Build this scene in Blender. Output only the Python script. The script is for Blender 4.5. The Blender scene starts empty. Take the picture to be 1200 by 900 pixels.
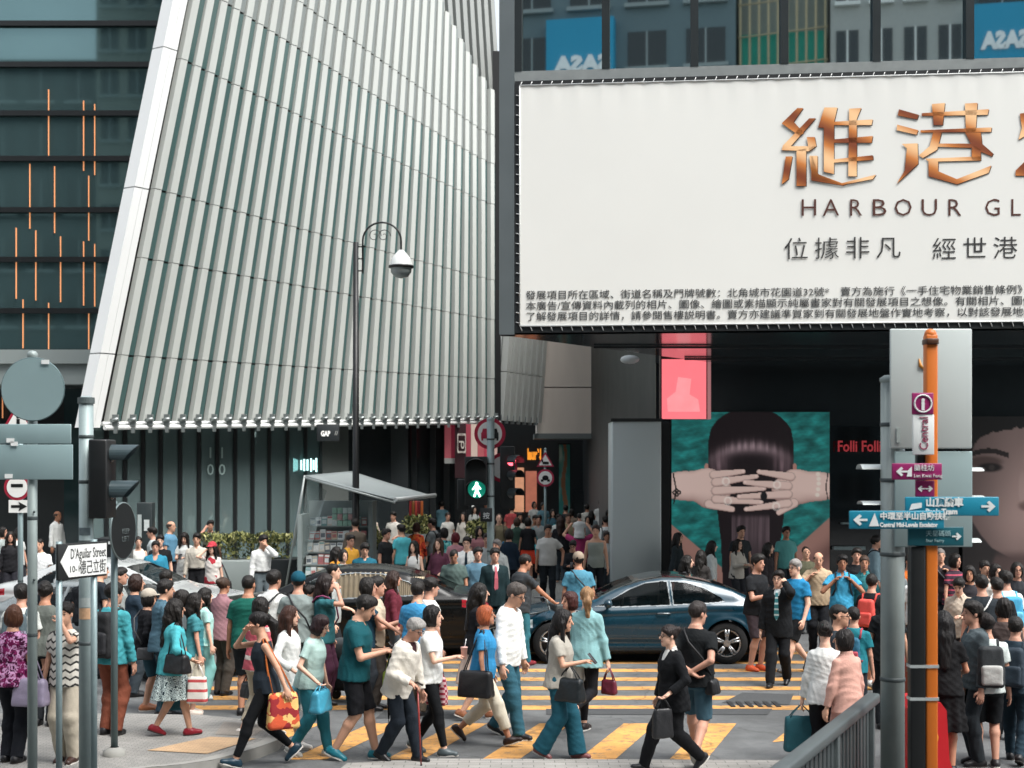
import bpy, bmesh, math, random
import numpy as np
from mathutils import Vector, Matrix, Euler
from mathutils.geometry import tessellate_polygon

random.seed(7)
R = math.radians
SC = bpy.context.scene
COL = SC.collection

# ---------------------------------------------------------------- camera
FPX = 1667.0          # focal length in pixels of the 1200 px wide photo
CH = 3.2              # camera height
VH = 543.0            # row of the horizon in the photo
cam = bpy.data.cameras.new('camera')
camo = bpy.data.objects.new('camera', cam)
COL.objects.link(camo)
camo.location = (0, 0, CH)
camo.rotation_euler = (R(90), 0, 0)
cam.sensor_width = 36.0
cam.lens = 36.0 * FPX / 1200.0
cam.shift_y = (VH - 450.0) / 1200.0
cam.clip_start = 0.1
cam.clip_end = 3000
cam.dof.use_dof = True
cam.dof.focus_distance = 18.5
cam.dof.aperture_fstop = 2.6
SC.camera = camo

# ---------------------------------------------------------------- sky and sun (soft, hazy daylight)
SUN_EL, SUN_AZ = 57.0, 132.0      # azimuth clockwise from +Y (the way the camera looks)
w = bpy.data.worlds.new('World')
SC.world = w
w.use_nodes = True
nt = w.node_tree
bg = nt.nodes['Background']
sky = nt.nodes.new('ShaderNodeTexSky')
sky.sky_type = 'NISHITA'
sky.sun_disc = False
sky.sun_elevation = R(SUN_EL)
sky.sun_rotation = R(SUN_AZ)
sky.dust_density = 4.0
sky.air_density = 1.2
hs = nt.nodes.new('ShaderNodeHueSaturation')
hs.inputs['Saturation'].default_value = 0.35
nt.links.new(sky.outputs[0], hs.inputs['Color'])
nt.links.new(hs.outputs[0], bg.inputs['Color'])
bg.inputs['Strength'].default_value = 0.15
sl = bpy.data.lights.new('sun', 'SUN')
sl.energy = 1.95
sl.angle = R(36)
sl.color = (1.0, 0.98, 0.955)
so = bpy.data.objects.new('sun', sl)
COL.objects.link(so)
d_ = Vector((math.sin(R(SUN_AZ)) * math.cos(R(SUN_EL)), math.cos(R(SUN_AZ)) * math.cos(R(SUN_EL)), math.sin(R(SUN_EL))))
so.rotation_euler = d_.to_track_quat('Z', 'Y').to_euler()
so.location = (-10, -20, 60)
SC.view_settings.view_transform = 'Standard'
SC.view_settings.look = 'None'
SC.view_settings.gamma = 1.0
SC.view_settings.exposure = 1.08
SC.cycles.max_bounces = 6
SC.cycles.use_denoising = True
# ---------------------------------------------------------------- helpers
def px(u, v, y):
    """photo pixel at depth y -> world point"""
    return Vector(((u - 600.0) * y / FPX, y, CH + (VH - v) * y / FPX))

def gp(u, v):
    """photo pixel on the ground -> world point"""
    y = FPX * CH / (v - VH)
    return Vector(((u - 600.0) * y / FPX, y, 0.0))

MATS = {}
def srgb(h):
    if isinstance(h, (tuple, list)): return tuple(h)
    h = h.lstrip('#')
    c = [int(h[i:i + 2], 16) / 255 for i in (0, 2, 4)]
    return tuple(x / 12.92 if x <= .04045 else ((x + .055) / 1.055) ** 2.4 for x in c)

def mat(col, rough=.6, metal=0., var=.12, vs=6., bump=0., bs=40., coat=0., spec=.5, emit=0., kind='plain', col2=None, col3=None, sc=1., stretch=(1, 1, 1)):
    col = srgb(col)
    key = (tuple(round(x, 3) for x in col), rough, metal, var, vs, bump, bs, coat, spec, emit, kind, str(col2), str(col3), sc, stretch)
    if key in MATS: return MATS[key]
    m = bpy.data.materials.new('paint')
    MATS[key] = m
    m.use_nodes = True
    n = m.node_tree.nodes; L = m.node_tree.links
    b = n['Principled BSDF']
    b.inputs['Roughness'].default_value = rough
    b.inputs['Metallic'].default_value = metal
    b.inputs['Specular IOR Level'].default_value = spec
    b.inputs['Coat Weight'].default_value = coat
    b.inputs['Coat Roughness'].default_value = .04
    tc = n.new('ShaderNodeTexCoord')
    mp = n.new('ShaderNodeMapping'); mp.inputs['Scale'].default_value = stretch
    L.new(tc.outputs['Object'], mp.inputs['Vector'])
    vec = mp.outputs[0]
    def math_(op, a, bb=None, c=None):
        q = n.new('ShaderNodeMath'); q.operation = op
        for i, x in enumerate((a, bb, c)):
            if x is None: continue
            if isinstance(x, (int, float)): q.inputs[i].default_value = x
            else: L.new(x, q.inputs[i])
        return q.outputs[0]
    def mix(fac, c1, c2):
        q = n.new('ShaderNodeMix'); q.data_type = 'RGBA'
        if isinstance(fac, (int, float)): q.inputs[0].default_value = fac
        else: L.new(fac, q.inputs[0])
        for i, x in ((6, c1), (7, c2)):
            if isinstance(x, tuple): q.inputs[i].default_value = (*x[:3], 1)
            else: L.new(x, q.inputs[i])
        return q.outputs[2]
    base = col
    c2 = srgb(col2) if col2 else None
    c3 = srgb(col3) if col3 else None
    if kind == 'floral':
        v = n.new('ShaderNodeTexVoronoi'); v.inputs['Scale'].default_value = 16 * sc
        nz = n.new('ShaderNodeTexNoise'); nz.inputs['Scale'].default_value = 14 * sc
        L.new(vec, nz.inputs['Vector'])
        wv = n.new('ShaderNodeVectorMath'); wv.operation = 'MULTIPLY_ADD'
        L.new(nz.outputs['Color'], wv.inputs[0]); wv.inputs[1].default_value = (.12, .12, .12); L.new(vec, wv.inputs[2])
        L.new(wv.outputs[0], v.inputs['Vector'])
        sp = n.new('ShaderNodeSeparateColor'); L.new(v.outputs['Color'], sp.inputs[0])
        a = mix(math_('GREATER_THAN', sp.outputs[0], .5), col, c2)
        base = mix(math_('GREATER_THAN', sp.outputs[1], .72), a, c3)
    elif kind == 'scribble':
        nz = n.new('ShaderNodeTexNoise'); nz.inputs['Scale'].default_value = 13 * sc; nz.inputs['Detail'].default_value = 1
        nz.inputs['Distortion'].default_value = 1.2
        L.new(vec, nz.inputs['Vector'])
        f = math_('FRACT', math_('MULTIPLY', nz.outputs[0], 9))
        base = mix(math_('GREATER_THAN', f, .55), col, c2)
    elif kind in ('hstripe', 'vstripe', 'chevron', 'check'):
        s = n.new('ShaderNodeSeparateXYZ'); L.new(vec, s.inputs[0])
        if kind == 'hstripe': f = math_('FRACT', math_('MULTIPLY', s.outputs[2], 12 * sc))
        elif kind == 'vstripe': f = math_('FRACT', math_('MULTIPLY', s.outputs[0], 14 * sc))
        elif kind == 'check':
            f1 = math_('GREATER_THAN', math_('FRACT', math_('MULTIPLY', s.outputs[0], 14 * sc)), .5)
            f2 = math_('GREATER_THAN', math_('FRACT', math_('MULTIPLY', s.outputs[2], 14 * sc)), .5)
            f = math_('ABSOLUTE', math_('SUBTRACT', f1, f2))
        else:
            t = math_('ABSOLUTE', math_('SUBTRACT', math_('FRACT', math_('MULTIPLY', s.outputs[0], 11 * sc)), .5))
            f = math_('FRACT', math_('MULTIPLY_ADD', t, .8, math_('MULTIPLY', s.outputs[2], 13 * sc)))
        base = mix(math_('GREATER_THAN', f, .7 if kind != 'check' else .5), col, c2)
    elif kind == 'attr':
        at = n.new('ShaderNodeAttribute'); at.attribute_name = 'Col'
        base = at.outputs['Color']
    if var:
        nz = n.new('ShaderNodeTexNoise'); nz.inputs['Scale'].default_value = vs; nz.inputs['Detail'].default_value = 5
        nz.inputs['Roughness'].default_value = .6
        L.new(vec, nz.inputs['Vector'])
        f = math_('MULTIPLY_ADD', nz.outputs[0], 2 * var, 1 - var)
        q = n.new('ShaderNodeVectorMath'); q.operation = 'SCALE'
        if isinstance(base, tuple): q.inputs[0].default_value = base[:3]
        else: L.new(base, q.inputs[0])
        L.new(f, q.inputs['Scale'])
        base = q.outputs[0]
        if rough > .15:
            rr = math_('MULTIPLY_ADD', nz.outputs[0], .16, rough - .08)
            L.new(rr, b.inputs['Roughness'])
    if isinstance(base, tuple): b.inputs['Base Color'].default_value = (*base[:3], 1)
    else: L.new(base, b.inputs['Base Color'])
    if emit:
        if isinstance(base, tuple): b.inputs['Emission Color'].default_value = (*base[:3], 1)
        else: L.new(base, b.inputs['Emission Color'])
        b.inputs['Emission Strength'].default_value = emit
    if bump:
        nz = n.new('ShaderNodeTexNoise'); nz.inputs['Scale'].default_value = bs; nz.inputs['Detail'].default_value = 3
        L.new(vec, nz.inputs['Vector'])
        bp = n.new('ShaderNodeBump'); bp.inputs['Strength'].default_value = bump; bp.inputs['Distance'].default_value = .01
        L.new(nz.outputs[0], bp.inputs['Height']); L.new(bp.outputs[0], b.inputs['Normal'])
    return m

def glassmat(col, rough=.03, alpha_like=0., spec=.8):
    """dark reflecting shop glass"""
    return mat(col, rough, 0., .05, 1.5, spec=spec, coat=1.)

def cloth(col, kind='plain', col2=None, col3=None, sc=1.):
    return mat(col, .85, 0, .16, 9., .35, 60., kind=kind, col2=col2, col3=col3, sc=sc, spec=.2)

def newmesh(name, V, F, mats, mi=None, smooth=False, parent=None):
    """V (n,3) array, F list of index tuples or (m,4) array"""
    me = bpy.data.meshes.new(name)
    V = np.asarray(V, dtype=np.float32).reshape(-1, 3)
    if isinstance(F, np.ndarray):
        k = F.shape[1]
        me.vertices.add(len(V)); me.vertices.foreach_set('co', V.ravel())
        me.loops.add(F.size); me.loops.foreach_set('vertex_index', F.ravel().astype(np.int32))
        me.polygons.add(len(F))
        me.polygons.foreach_set('loop_start', np.arange(0, F.size, k, dtype=np.int32))
        me.update(calc_edges=True)
    else:
        me.from_pydata(V.tolist(), [], F)
    for m in (mats if isinstance(mats, (list, tuple)) else [mats]): me.materials.append(m)
    if mi is not None and len(mi) == len(me.polygons):
        me.polygons.foreach_set('material_index', np.asarray(mi, dtype=np.int32))
    if smooth: me.polygons.foreach_set('use_smooth', np.ones(len(me.polygons), dtype=bool))
    me.update()
    o = bpy.data.objects.new(name, me)
    COL.objects.link(o)
    if parent is not None: o.parent = parent
    return o

class MB:
    """collects shapes; build() links them as ONE mesh object"""
    def __init__(s): s.V = []; s.F = []; s.M = []; s.S = []
    def add(s, V, F, m=0, smooth=False):
        o = len(s.V)
        s.V += [tuple(v) for v in V]
        s.F += [tuple(i + o for i in f) for f in F]
        s.M += [m] * len(F); s.S += [smooth] * len(F)
        return s
    def box(s, lo, hi, m=0, T=None):
        x0, y0, z0 = lo; x1, y1, z1 = hi
        V = [(x0, y0, z0), (x1, y0, z0), (x1, y1, z0), (x0, y1, z0), (x0, y0, z1), (x1, y0, z1), (x1, y1, z1), (x0, y1, z1)]
        if T is not None: V = [T @ Vector(v) for v in V]
        return s.add(V, [(0, 3, 2, 1), (4, 5, 6, 7), (0, 1, 5, 4), (1, 2, 6, 5), (2, 3, 7, 6), (3, 0, 4, 7)], m)
    def bbox(s, lo, hi, r, m=0, T=None):
        """box with chamfered edges"""
        bm = bmesh.new()
        bmesh.ops.create_cube(bm, size=1)
        for v in bm.verts:
            v.co = Vector([(lo[i] + hi[i]) / 2 + v.co[i] * (hi[i] - lo[i]) for i in range(3)])
        bmesh.ops.bevel(bm, geom=bm.edges[:], offset=r, segments=2, affect='EDGES', profile=.5)
        s.bm(bm, m, T, True); bm.free(); return s
    def bm(s, bm, m=0, T=None, smooth=False):
        bm.verts.index_update()
        V = [(T @ v.co) if T is not None else v.co.copy() for v in bm.verts]
        return s.add(V, [[v.index for v in f.verts] for f in bm.faces], m, smooth)
    def tube(s, pts, r, n=8, m=0, caps=True, smooth=True):
        pts = [Vector(p) for p in pts]
        rs = r if isinstance(r, (list, tuple)) else [r] * len(pts)
        V = []; F = []; ref = None
        for i, p in enumerate(pts):
            t = (pts[min(i + 1, len(pts) - 1)] - pts[max(i - 1, 0)]).normalized()
            if ref is None:
                ref = Vector((0, 0, 1)) if abs(t.z) < .9 else Vector((1, 0, 0))
            a = (ref - t * ref.dot(t)).normalized(); ref = a
            b = t.cross(a)
            for k in range(n):
                an = 2 * math.pi * k / n
                V.append(p + (a * math.cos(an) + b * math.sin(an)) * rs[i])
        for i in range(len(pts) - 1):
            for k in range(n):
                k2 = (k + 1) % n
                F.append((i * n + k, i * n + k2, (i + 1) * n + k2, (i + 1) * n + k))
        o = len(s.F)
        s.add(V, F, m, smooth)
        if caps:
            b = len(s.V) - len(V)
            s.F.append(tuple(b + k for k in reversed(range(n)))); s.M.append(m); s.S.append(False)
            e = b + (len(pts) - 1) * n
            s.F.append(tuple(e + k for k in range(n))); s.M.append(m); s.S.append(False)
        return s
    def cyl(s, a, b, r, n=16, m=0, r2=None): return s.tube([a, b], [r, r if r2 is None else r2], n, m)
    def ell(s, c, r, m=0, T=None, seg=10, ring=6):
        bm = bmesh.new(); bmesh.ops.create_uvsphere(bm, u_segments=seg, v_segments=ring, radius=1)
        for v in bm.verts: v.co = Vector((c[0] + v.co.x * r[0], c[1] + v.co.y * r[1], c[2] + v.co.z * r[2]))
        s.bm(bm, m, T, True); bm.free(); return s
    def prism(s, poly, y0, y1, m=0, T=None):
        """polygon in (x,z) extruded along y"""
        n = len(poly)
        V = [(p[0], y0, p[1]) for p in poly] + [(p[0], y1, p[1]) for p in poly]
        if T is not None: V = [T @ Vector(v) for v in V]
        F = [tuple(range(n)), tuple(reversed(range(n, 2 * n)))] + [(i, i + n, (i + 1) % n + n, (i + 1) % n) for i in range(n)]
        return s.add(V, F, m)
    def lathe(s, prof, c=(0, 0, 0), n=20, m=0, T=None):
        V = []; F = []
        for r_, z in prof:
            for k in range(n):
                a = 2 * math.pi * k / n
                V.append(Vector((c[0] + r_ * math.cos(a), c[1] + r_ * math.sin(a), c[2] + z)))
        if T is not None: V = [T @ v for v in V]
        for i in range(len(prof) - 1):
            for k in range(n):
                F.append((i * n + k, i * n + (k + 1) % n, (i + 1) * n + (k + 1) % n, (i + 1) * n + k))
        return s.add(V, F, m, True)
    def quad(s, a, b, c, d, m=0): return s.add([a, b, c, d], [(0, 1, 2, 3)], m)
    def build(s, name, mats, parent=None, loc=None):
        o = newmesh(name, [tuple(v) for v in s.V], s.F, mats, s.M, False, parent)
        if len(s.S) == len(o.data.polygons): o.data.polygons.foreach_set('use_smooth', s.S)
        if loc is not None: o.location = loc
        return o

def disc(mb, c, r, y0, y1, n=32, m=0, T=None):
    mb.prism([(c[0] + r * math.cos(-2 * math.pi * k / n), c[1] + r * math.sin(-2 * math.pi * k / n)) for k in range(n)], y0, y1, m, T)
    return mb

def tag(o, label, cat, group=None, kind=None):
    if kind: o['kind'] = kind
    if label: o['label'] = label
    if cat: o['category'] = cat
    if group: o['group'] = group
    return o

def thing(name, label, cat, loc=(0, 0, 0), rz=0., group=None):
    o = bpy.data.objects.new(name, None)
    COL.objects.link(o)
    o.empty_display_size = .2
    o.location = loc; o.rotation_euler = (0, 0, rz)
    return tag(o, label, cat, group)

def copy_tree(o, parent=None):
    c = o.copy(); COL.objects.link(c)
    if parent is not None: c.parent = parent
    for ch in list(o.children): copy_tree(ch, c)
    return c

def text(s, size, m, T, name='lettering', parent=None, align='LEFT', depth=.003, width=None, space=1., font=None, bold=0.):
    """lettering as a mesh standing in the x/z plane facing -y, then moved by T"""
    cu = bpy.data.curves.new(name, 'FONT')
    cu.body = s; cu.size = size; cu.align_x = align; cu.extrude = depth; cu.space_character = space
    cu.resolution_u = 2; cu.offset = bold
    t = bpy.data.objects.new(name, cu)
    COL.objects.link(t)
    bpy.context.view_layer.update()
    dg = bpy.context.evaluated_depsgraph_get()
    me = bpy.data.meshes.new_from_object(t.evaluated_get(dg))
    bpy.data.objects.remove(t); bpy.data.curves.remove(cu)
    n = len(me.vertices)
    A = np.zeros(n * 3, dtype=np.float32)
    me.vertices.foreach_get('co', A); A = A.reshape(-1, 3)
    if width and n:
        wv = A[:, 0].max() - A[:, 0].min()
        A[:, 0] = A[:, 0] * (width / max(wv, 1e-6))
    B = np.stack([A[:, 0], -A[:, 2], A[:, 1]], 1)
    M4 = np.array(T if T is not None else Matrix.Identity(4))
    B = B @ M4[:3, :3].T + M4[:3, 3]
    me.vertices.foreach_set('co', B.astype(np.float32).ravel())
    me.materials.clear(); me.materials.append(m)
    me.update()
    o = bpy.data.objects.new(name, me)
    COL.objects.link(o)
    if parent is not None: o.parent = parent
    return o

def TR(x=0, y=0, z=0, rz=0, rx=0, ry=0):
    return Matrix.Translation((x, y, z)) @ Matrix.Rotation(rz, 4, 'Z') @ Matrix.Rotation(ry, 4, 'Y') @ Matrix.Rotation(rx, 4, 'X')

# ---------------------------------------------------------------- implicit surfaces
class Field:
    def __init__(s, lo, hi, h):
        s.h = h; s.lo = np.array(lo, float)
        s.n = np.maximum(np.ceil((np.array(hi) - s.lo) / h).astype(int) + 1, 3)
        s.D = np.full(tuple(s.n), .25, dtype=np.float32)
    def sub(s, lo, hi, pad):
        a = np.clip(np.floor((np.array(lo) - pad - s.lo) / s.h).astype(int), 0, s.n)
        b = np.clip(np.ceil((np.array(hi) + pad - s.lo) / s.h).astype(int) + 1, 0, s.n)
        if (b <= a).any(): return None
        sl = tuple(slice(i, j) for i, j in zip(a, b))
        g = [(s.lo[k] + s.h * np.arange(a[k], b[k])).astype(np.float32) for k in range(3)]
        X = g[0][:, None, None]; Y = g[1][None, :, None]; Z = g[2][None, None, :]
        return sl, X, Y, Z
    def put(s, fn, lo, hi, k=.02, pad=.05, op='u'):
        q = s.sub(lo, hi, pad)
        if q is None: return
        sl, X, Y, Z = q
        d = fn(X, Y, Z)
        c = s.D[sl]
        if op == 'u':
            if k > 0:
                hh = np.maximum(k - np.abs(c - d), 0) / k
                s.D[sl] = np.minimum(c, d) - hh * hh * k * .25
            else: s.D[sl] = np.minimum(c, d)
        else:
            s.D[sl] = np.maximum(c, -d)
    def mesh(s, rough=0., seed=0):
        D = s.D
        if rough:
            rng = np.random.RandomState(seed)
            g = [(s.lo[k] + s.h * np.arange(s.n[k])).astype(np.float32) for k in range(3)]
            X = g[0][:, None, None]; Y = g[1][None, :, None]; Z = g[2][None, None, :]
            add = 0
            for lam, am in ((.30, .8), (.19, .6), (.13, .42), (.09, .22)):
                v = rng.normal(size=3); v[2] *= .8; v /= np.linalg.norm(v)
                kk = 2 * math.pi / lam * v
                v2 = rng.normal(size=3) * 8
                w_ = np.sin(kk[0] * X + kk[1] * Y + kk[2] * Z + rng.rand() * 6 + 1.7 * np.sin(v2[0] * X + v2[1] * Y + v2[2] * Z))
                add = add + am * (w_ if lam > .2 else 1.7 * (np.abs(w_) - .6))
            D = D + rough * add.astype(np.float32)
        D[0] = .2; D[-1] = .2; D[:, 0] = .2; D[:, -1] = .2; D[:, :, 0] = .2; D[:, :, -1] = .2
        ins = D < 0
        a = [slice(None, -1), slice(1, None)]
        cnt = np.zeros(tuple(s.n - 1), np.int8)
        for i in (0, 1):
            for j in (0, 1):
                for k in (0, 1): cnt += ins[a[i], a[j], a[k]]
        act = (cnt > 0) & (cnt < 8)
        C = np.argwhere(act)
        if len(C) == 0: return np.zeros((0, 3)), np.zeros((0, 4), int)
        idx = np.full(tuple(s.n - 1), -1, np.int32); idx[act] = np.arange(len(C))
        P = np.zeros((len(C), 3), np.float32); W = np.zeros(len(C), np.float32)
        for ax in range(3):
            o1, o2 = [q for q in range(3) if q != ax]
            for i in (0, 1):
                for j in (0, 1):
                    A = C.copy(); A[:, o1] += i; A[:, o2] += j
                    B = A.copy(); B[:, ax] += 1
                    da = D[A[:, 0], A[:, 1], A[:, 2]]; db = D[B[:, 0], B[:, 1], B[:, 2]]
                    m = (da < 0) != (db < 0)
                    t = da[m] / (da[m] - db[m])
                    q = A[m].astype(np.float32); q[:, ax] += t
                    P[m] += q; W[m] += 1
        P = P / W[:, None] * s.h + s.lo
        Q = []
        for ax in range(3):
            o1, o2 = [(1, 2), (2, 0), (0, 1)][ax]
            s0 = [slice(None)] * 3; s1 = [slice(None)] * 3
            s0[ax] = slice(None, -1); s1[ax] = slice(1, None)
            x = ins[tuple(s0)] != ins[tuple(s1)]
            E = np.argwhere(x)
            E = E[(E[:, o1] > 0) & (E[:, o2] > 0)]
            fl = ins[E[:, 0], E[:, 1], E[:, 2]]
            def ci(d1, d2):
                c = E.copy(); c[:, o1] -= d1; c[:, o2] -= d2
                c = np.minimum(c, s.n - 2)
                return idx[c[:, 0], c[:, 1], c[:, 2]]
            q = np.stack([ci(1, 1), ci(0, 1), ci(0, 0), ci(1, 0)], 1)
            q[~fl] = q[~fl][:, ::-1]
            Q.append(q)
        Q = np.concatenate(Q)
        return P, Q[(Q >= 0).all(1)]

def f_rc(a, b, ra, rb, cut0=False, cut1=False):
    a = np.array(a, np.float32); b = np.array(b, np.float32); ba = b - a; L2 = float(ba @ ba) + 1e-9; L = math.sqrt(L2)
    def fn(X, Y, Z):
        x = X - a[0]; y = Y - a[1]; z = Z - a[2]
        tt = (x * ba[0] + y * ba[1] + z * ba[2]) / L2
        t = np.clip(tt, 0, 1)
        d = np.sqrt((x - t * ba[0]) ** 2 + (y - t * ba[1]) ** 2 + (z - t * ba[2]) ** 2) - (ra + (rb - ra) * t)
        if cut1: d = np.maximum(d, (tt - 1) * L)
        if cut0: d = np.maximum(d, -tt * L)
        return d
    r = max(ra, rb)
    return fn, np.minimum(a, b) - r, np.maximum(a, b) + r

def f_el(c, r, M=None):
    """ellipsoid, M: 3x3 whose columns are its axes"""
    c = np.array(c, np.float32); r = np.array(r, np.float32)
    M = np.eye(3, dtype=np.float32) if M is None else np.array(M, np.float32)
    def fn(X, Y, Z):
        x = X - c[0]; y = Y - c[1]; z = Z - c[2]
        k0 = 0; k1 = 0
        for i in range(3):
            q = x * M[0, i] + y * M[1, i] + z * M[2, i]
            k0 = k0 + (q / r[i]) ** 2; k1 = k1 + (q / r[i] ** 2) ** 2
        k0 = np.sqrt(k0); k1 = np.sqrt(k1) + 1e-6
        return k0 * (k0 - 1) / k1
    return fn, c - r.max(), c + r.max()

def f_gen(o, M, tab, ext=0., cut_lo=True, cut_hi=True, fold=0., nf=9, ph=0.):
    """elliptical cylinder along M's third axis; tab rows (h, half width, half depth, depth offset)"""
    o = np.array(o, np.float32); M = np.array(M, np.float32); T = np.array(tab, np.float32)
    def fn(X, Y, Z):
        x = X - o[0]; y = Y - o[1]; z = Z - o[2]
        p = [x * M[0, i] + y * M[1, i] + z * M[2, i] for i in range(3)]
        h = p[2]
        a = np.interp(h, T[:, 0], T[:, 1]) + ext; b = np.interp(h, T[:, 0], T[:, 2]) + ext; f = np.interp(h, T[:, 0], T[:, 3])
        q = (p[1] - f)
        rr = np.sqrt((p[0] / a) ** 2 + (q / b) ** 2)
        d = (rr - 1) * np.minimum(a, b)
        if fold:
            lowness = np.clip((T[-1, 0] - h) / (T[-1, 0] - T[0, 0]), 0, 1)
            d = d + fold * lowness * np.sin(nf * np.arctan2(q, p[0]) + ph)
        lo_ = T[0, 0] - h; hi_ = h - T[-1, 0]
        if cut_lo: d = np.maximum(d, lo_)
        else: d = np.where(lo_ > 0, np.sqrt(np.maximum(d, 0) ** 2 + lo_ ** 2), d)
        if cut_hi: d = np.maximum(d, hi_)
        else: d = np.where(hi_ > 0, np.sqrt(np.maximum(d, 0) ** 2 + hi_ ** 2), d)
        return d.astype(np.float32)
    mx = max(T[:, 1].max(), T[:, 2].max()) + abs(T[:, 3]).max() + ext + fold
    ends = [o + M[:, 2] * T[0, 0], o + M[:, 2] * T[-1, 0]]
    return fn, np.minimum(*ends) - mx, np.maximum(*ends) + mx
# ---------------------------------------------------------------- people
SKINS = ['#c0907a', '#c99a80', '#b07e64', '#d6ab94', '#93664e', '#cc9c82']
def skinmat(i):
    return mat(SKINS[i % len(SKINS)], .55, 0, .08, 14, .1, 90, spec=.35)

def unit(v):
    v = np.array(v, float); return v / (np.linalg.norm(v) + 1e-9)

def ik(a, b, l1, l2, pole):
    """two-bone chain from a to b; returns middle joint and reached end"""
    a = np.array(a, float); b = np.array(b, float); d = b - a; L = np.linalg.norm(d)
    mx = (l1 + l2) * .998
    if L > mx: b = a + d / L * mx; d = b - a; L = mx
    x = (l1 * l1 - l2 * l2 + L * L) / (2 * L)
    hgt = math.sqrt(max(l1 * l1 - x * x, 0))
    u = d / L; p = np.array(pole, float); p = unit(p - u * (p @ u))
    return a + u * x + p * hgt, b

def P3(l, f, z): return np.array([l, -f, z], float)

TORSO_M = [(-.13, .150, .105, .0), (-.05, .166, .118, -.005), (.05, .160, .115, .0), (.14, .150, .108, .008), (.28, .163, .118, .01), (.37, .176, .118, .0), (.42, .160, .100, -.008), (.455, .125, .085, -.01), (.49, .082, .066, -.012), (.53, .058, .056, -.01)]
TORSO_F = [(-.13, .158, .112, -.005), (-.05, .172, .122, -.012), (.05, .150, .108, .0), (.14, .128, .094, .005), (.28, .142, .118, .014), (.36, .152, .108, .004), (.41, .138, .090, -.006), (.445, .105, .076, -.01), (.48, .068, .058, -.012), (.52, .050, .050, -.01)]

ARM = {   # hand target (out from the body's middle, forward, height) and elbow pole (out, forward, up)
    'd': ((.25, .05, .80), (.35, -1, 0)),
    'w': ((.24, .12, .84), (.4, -1, 0)),
    'f': ((.22, .30, .92), (.3, -1, -.3)),
    'b': ((.24, -.22, .86), (.3, -1, .2)),
    'p': ((.07, .30, 1.14), (.6, -.6, -1)),
    'P': ((.05, .27, 1.28), (.6, -.3, -1)),
    'e': ((.115, .075, 1.535), (.55, .35, -1)),
    'm': ((.03, .17, 1.50), (.8, .3, -1)),
    's': ((.14, .13, 1.30), (1, -.3, -.9)),
    'h': ((.00, -.17, .98), (1, -.4, 0)),
    'c': ((.16, .24, 1.02), (.5, -1, -.3)),
    'k': ((.24, .17, .98), (.5, -1, 0)),
    'x': ((-.04, .21, 1.06), (1, -.4, -.6)),
    'o': ((.20, .46, 1.02), (.4, -.3, -1)),
    'O': ((.16, .42, 1.22), (.4, -.3, -1)),
    'u': ((.22, .30, 1.62), (1, 0, -.6)),
    't': ((.30, .10, .92), (.8, -1, .2)),
}
LEG = {   # ankles of the left and right leg: (forward, height, toe pitch)
    'stand': ((.02, 0, 0), (-.02, 0, 0)),
    'rest': ((.08, 0, 0), (-.04, 0, 0)),
    'L': ((.33, .03, 18), (-.30, .10, -42)),
    'R': ((-.30, .10, -42), (.33, .03, 18)),
    'l': ((.20, .0, 4), (-.18, .04, -22)),
    'r': ((-.18, .04, -22), (.20, .0, 4)),
    'K': ((.10, 0, 0), (-.42, .26, -75)),
    'k': ((-.42, .26, -75), (.10, 0, 0)),
    'sit': ((.42, .0, 0), (.45, .0, 0)),
}
NPEOPLE = [0]

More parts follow.
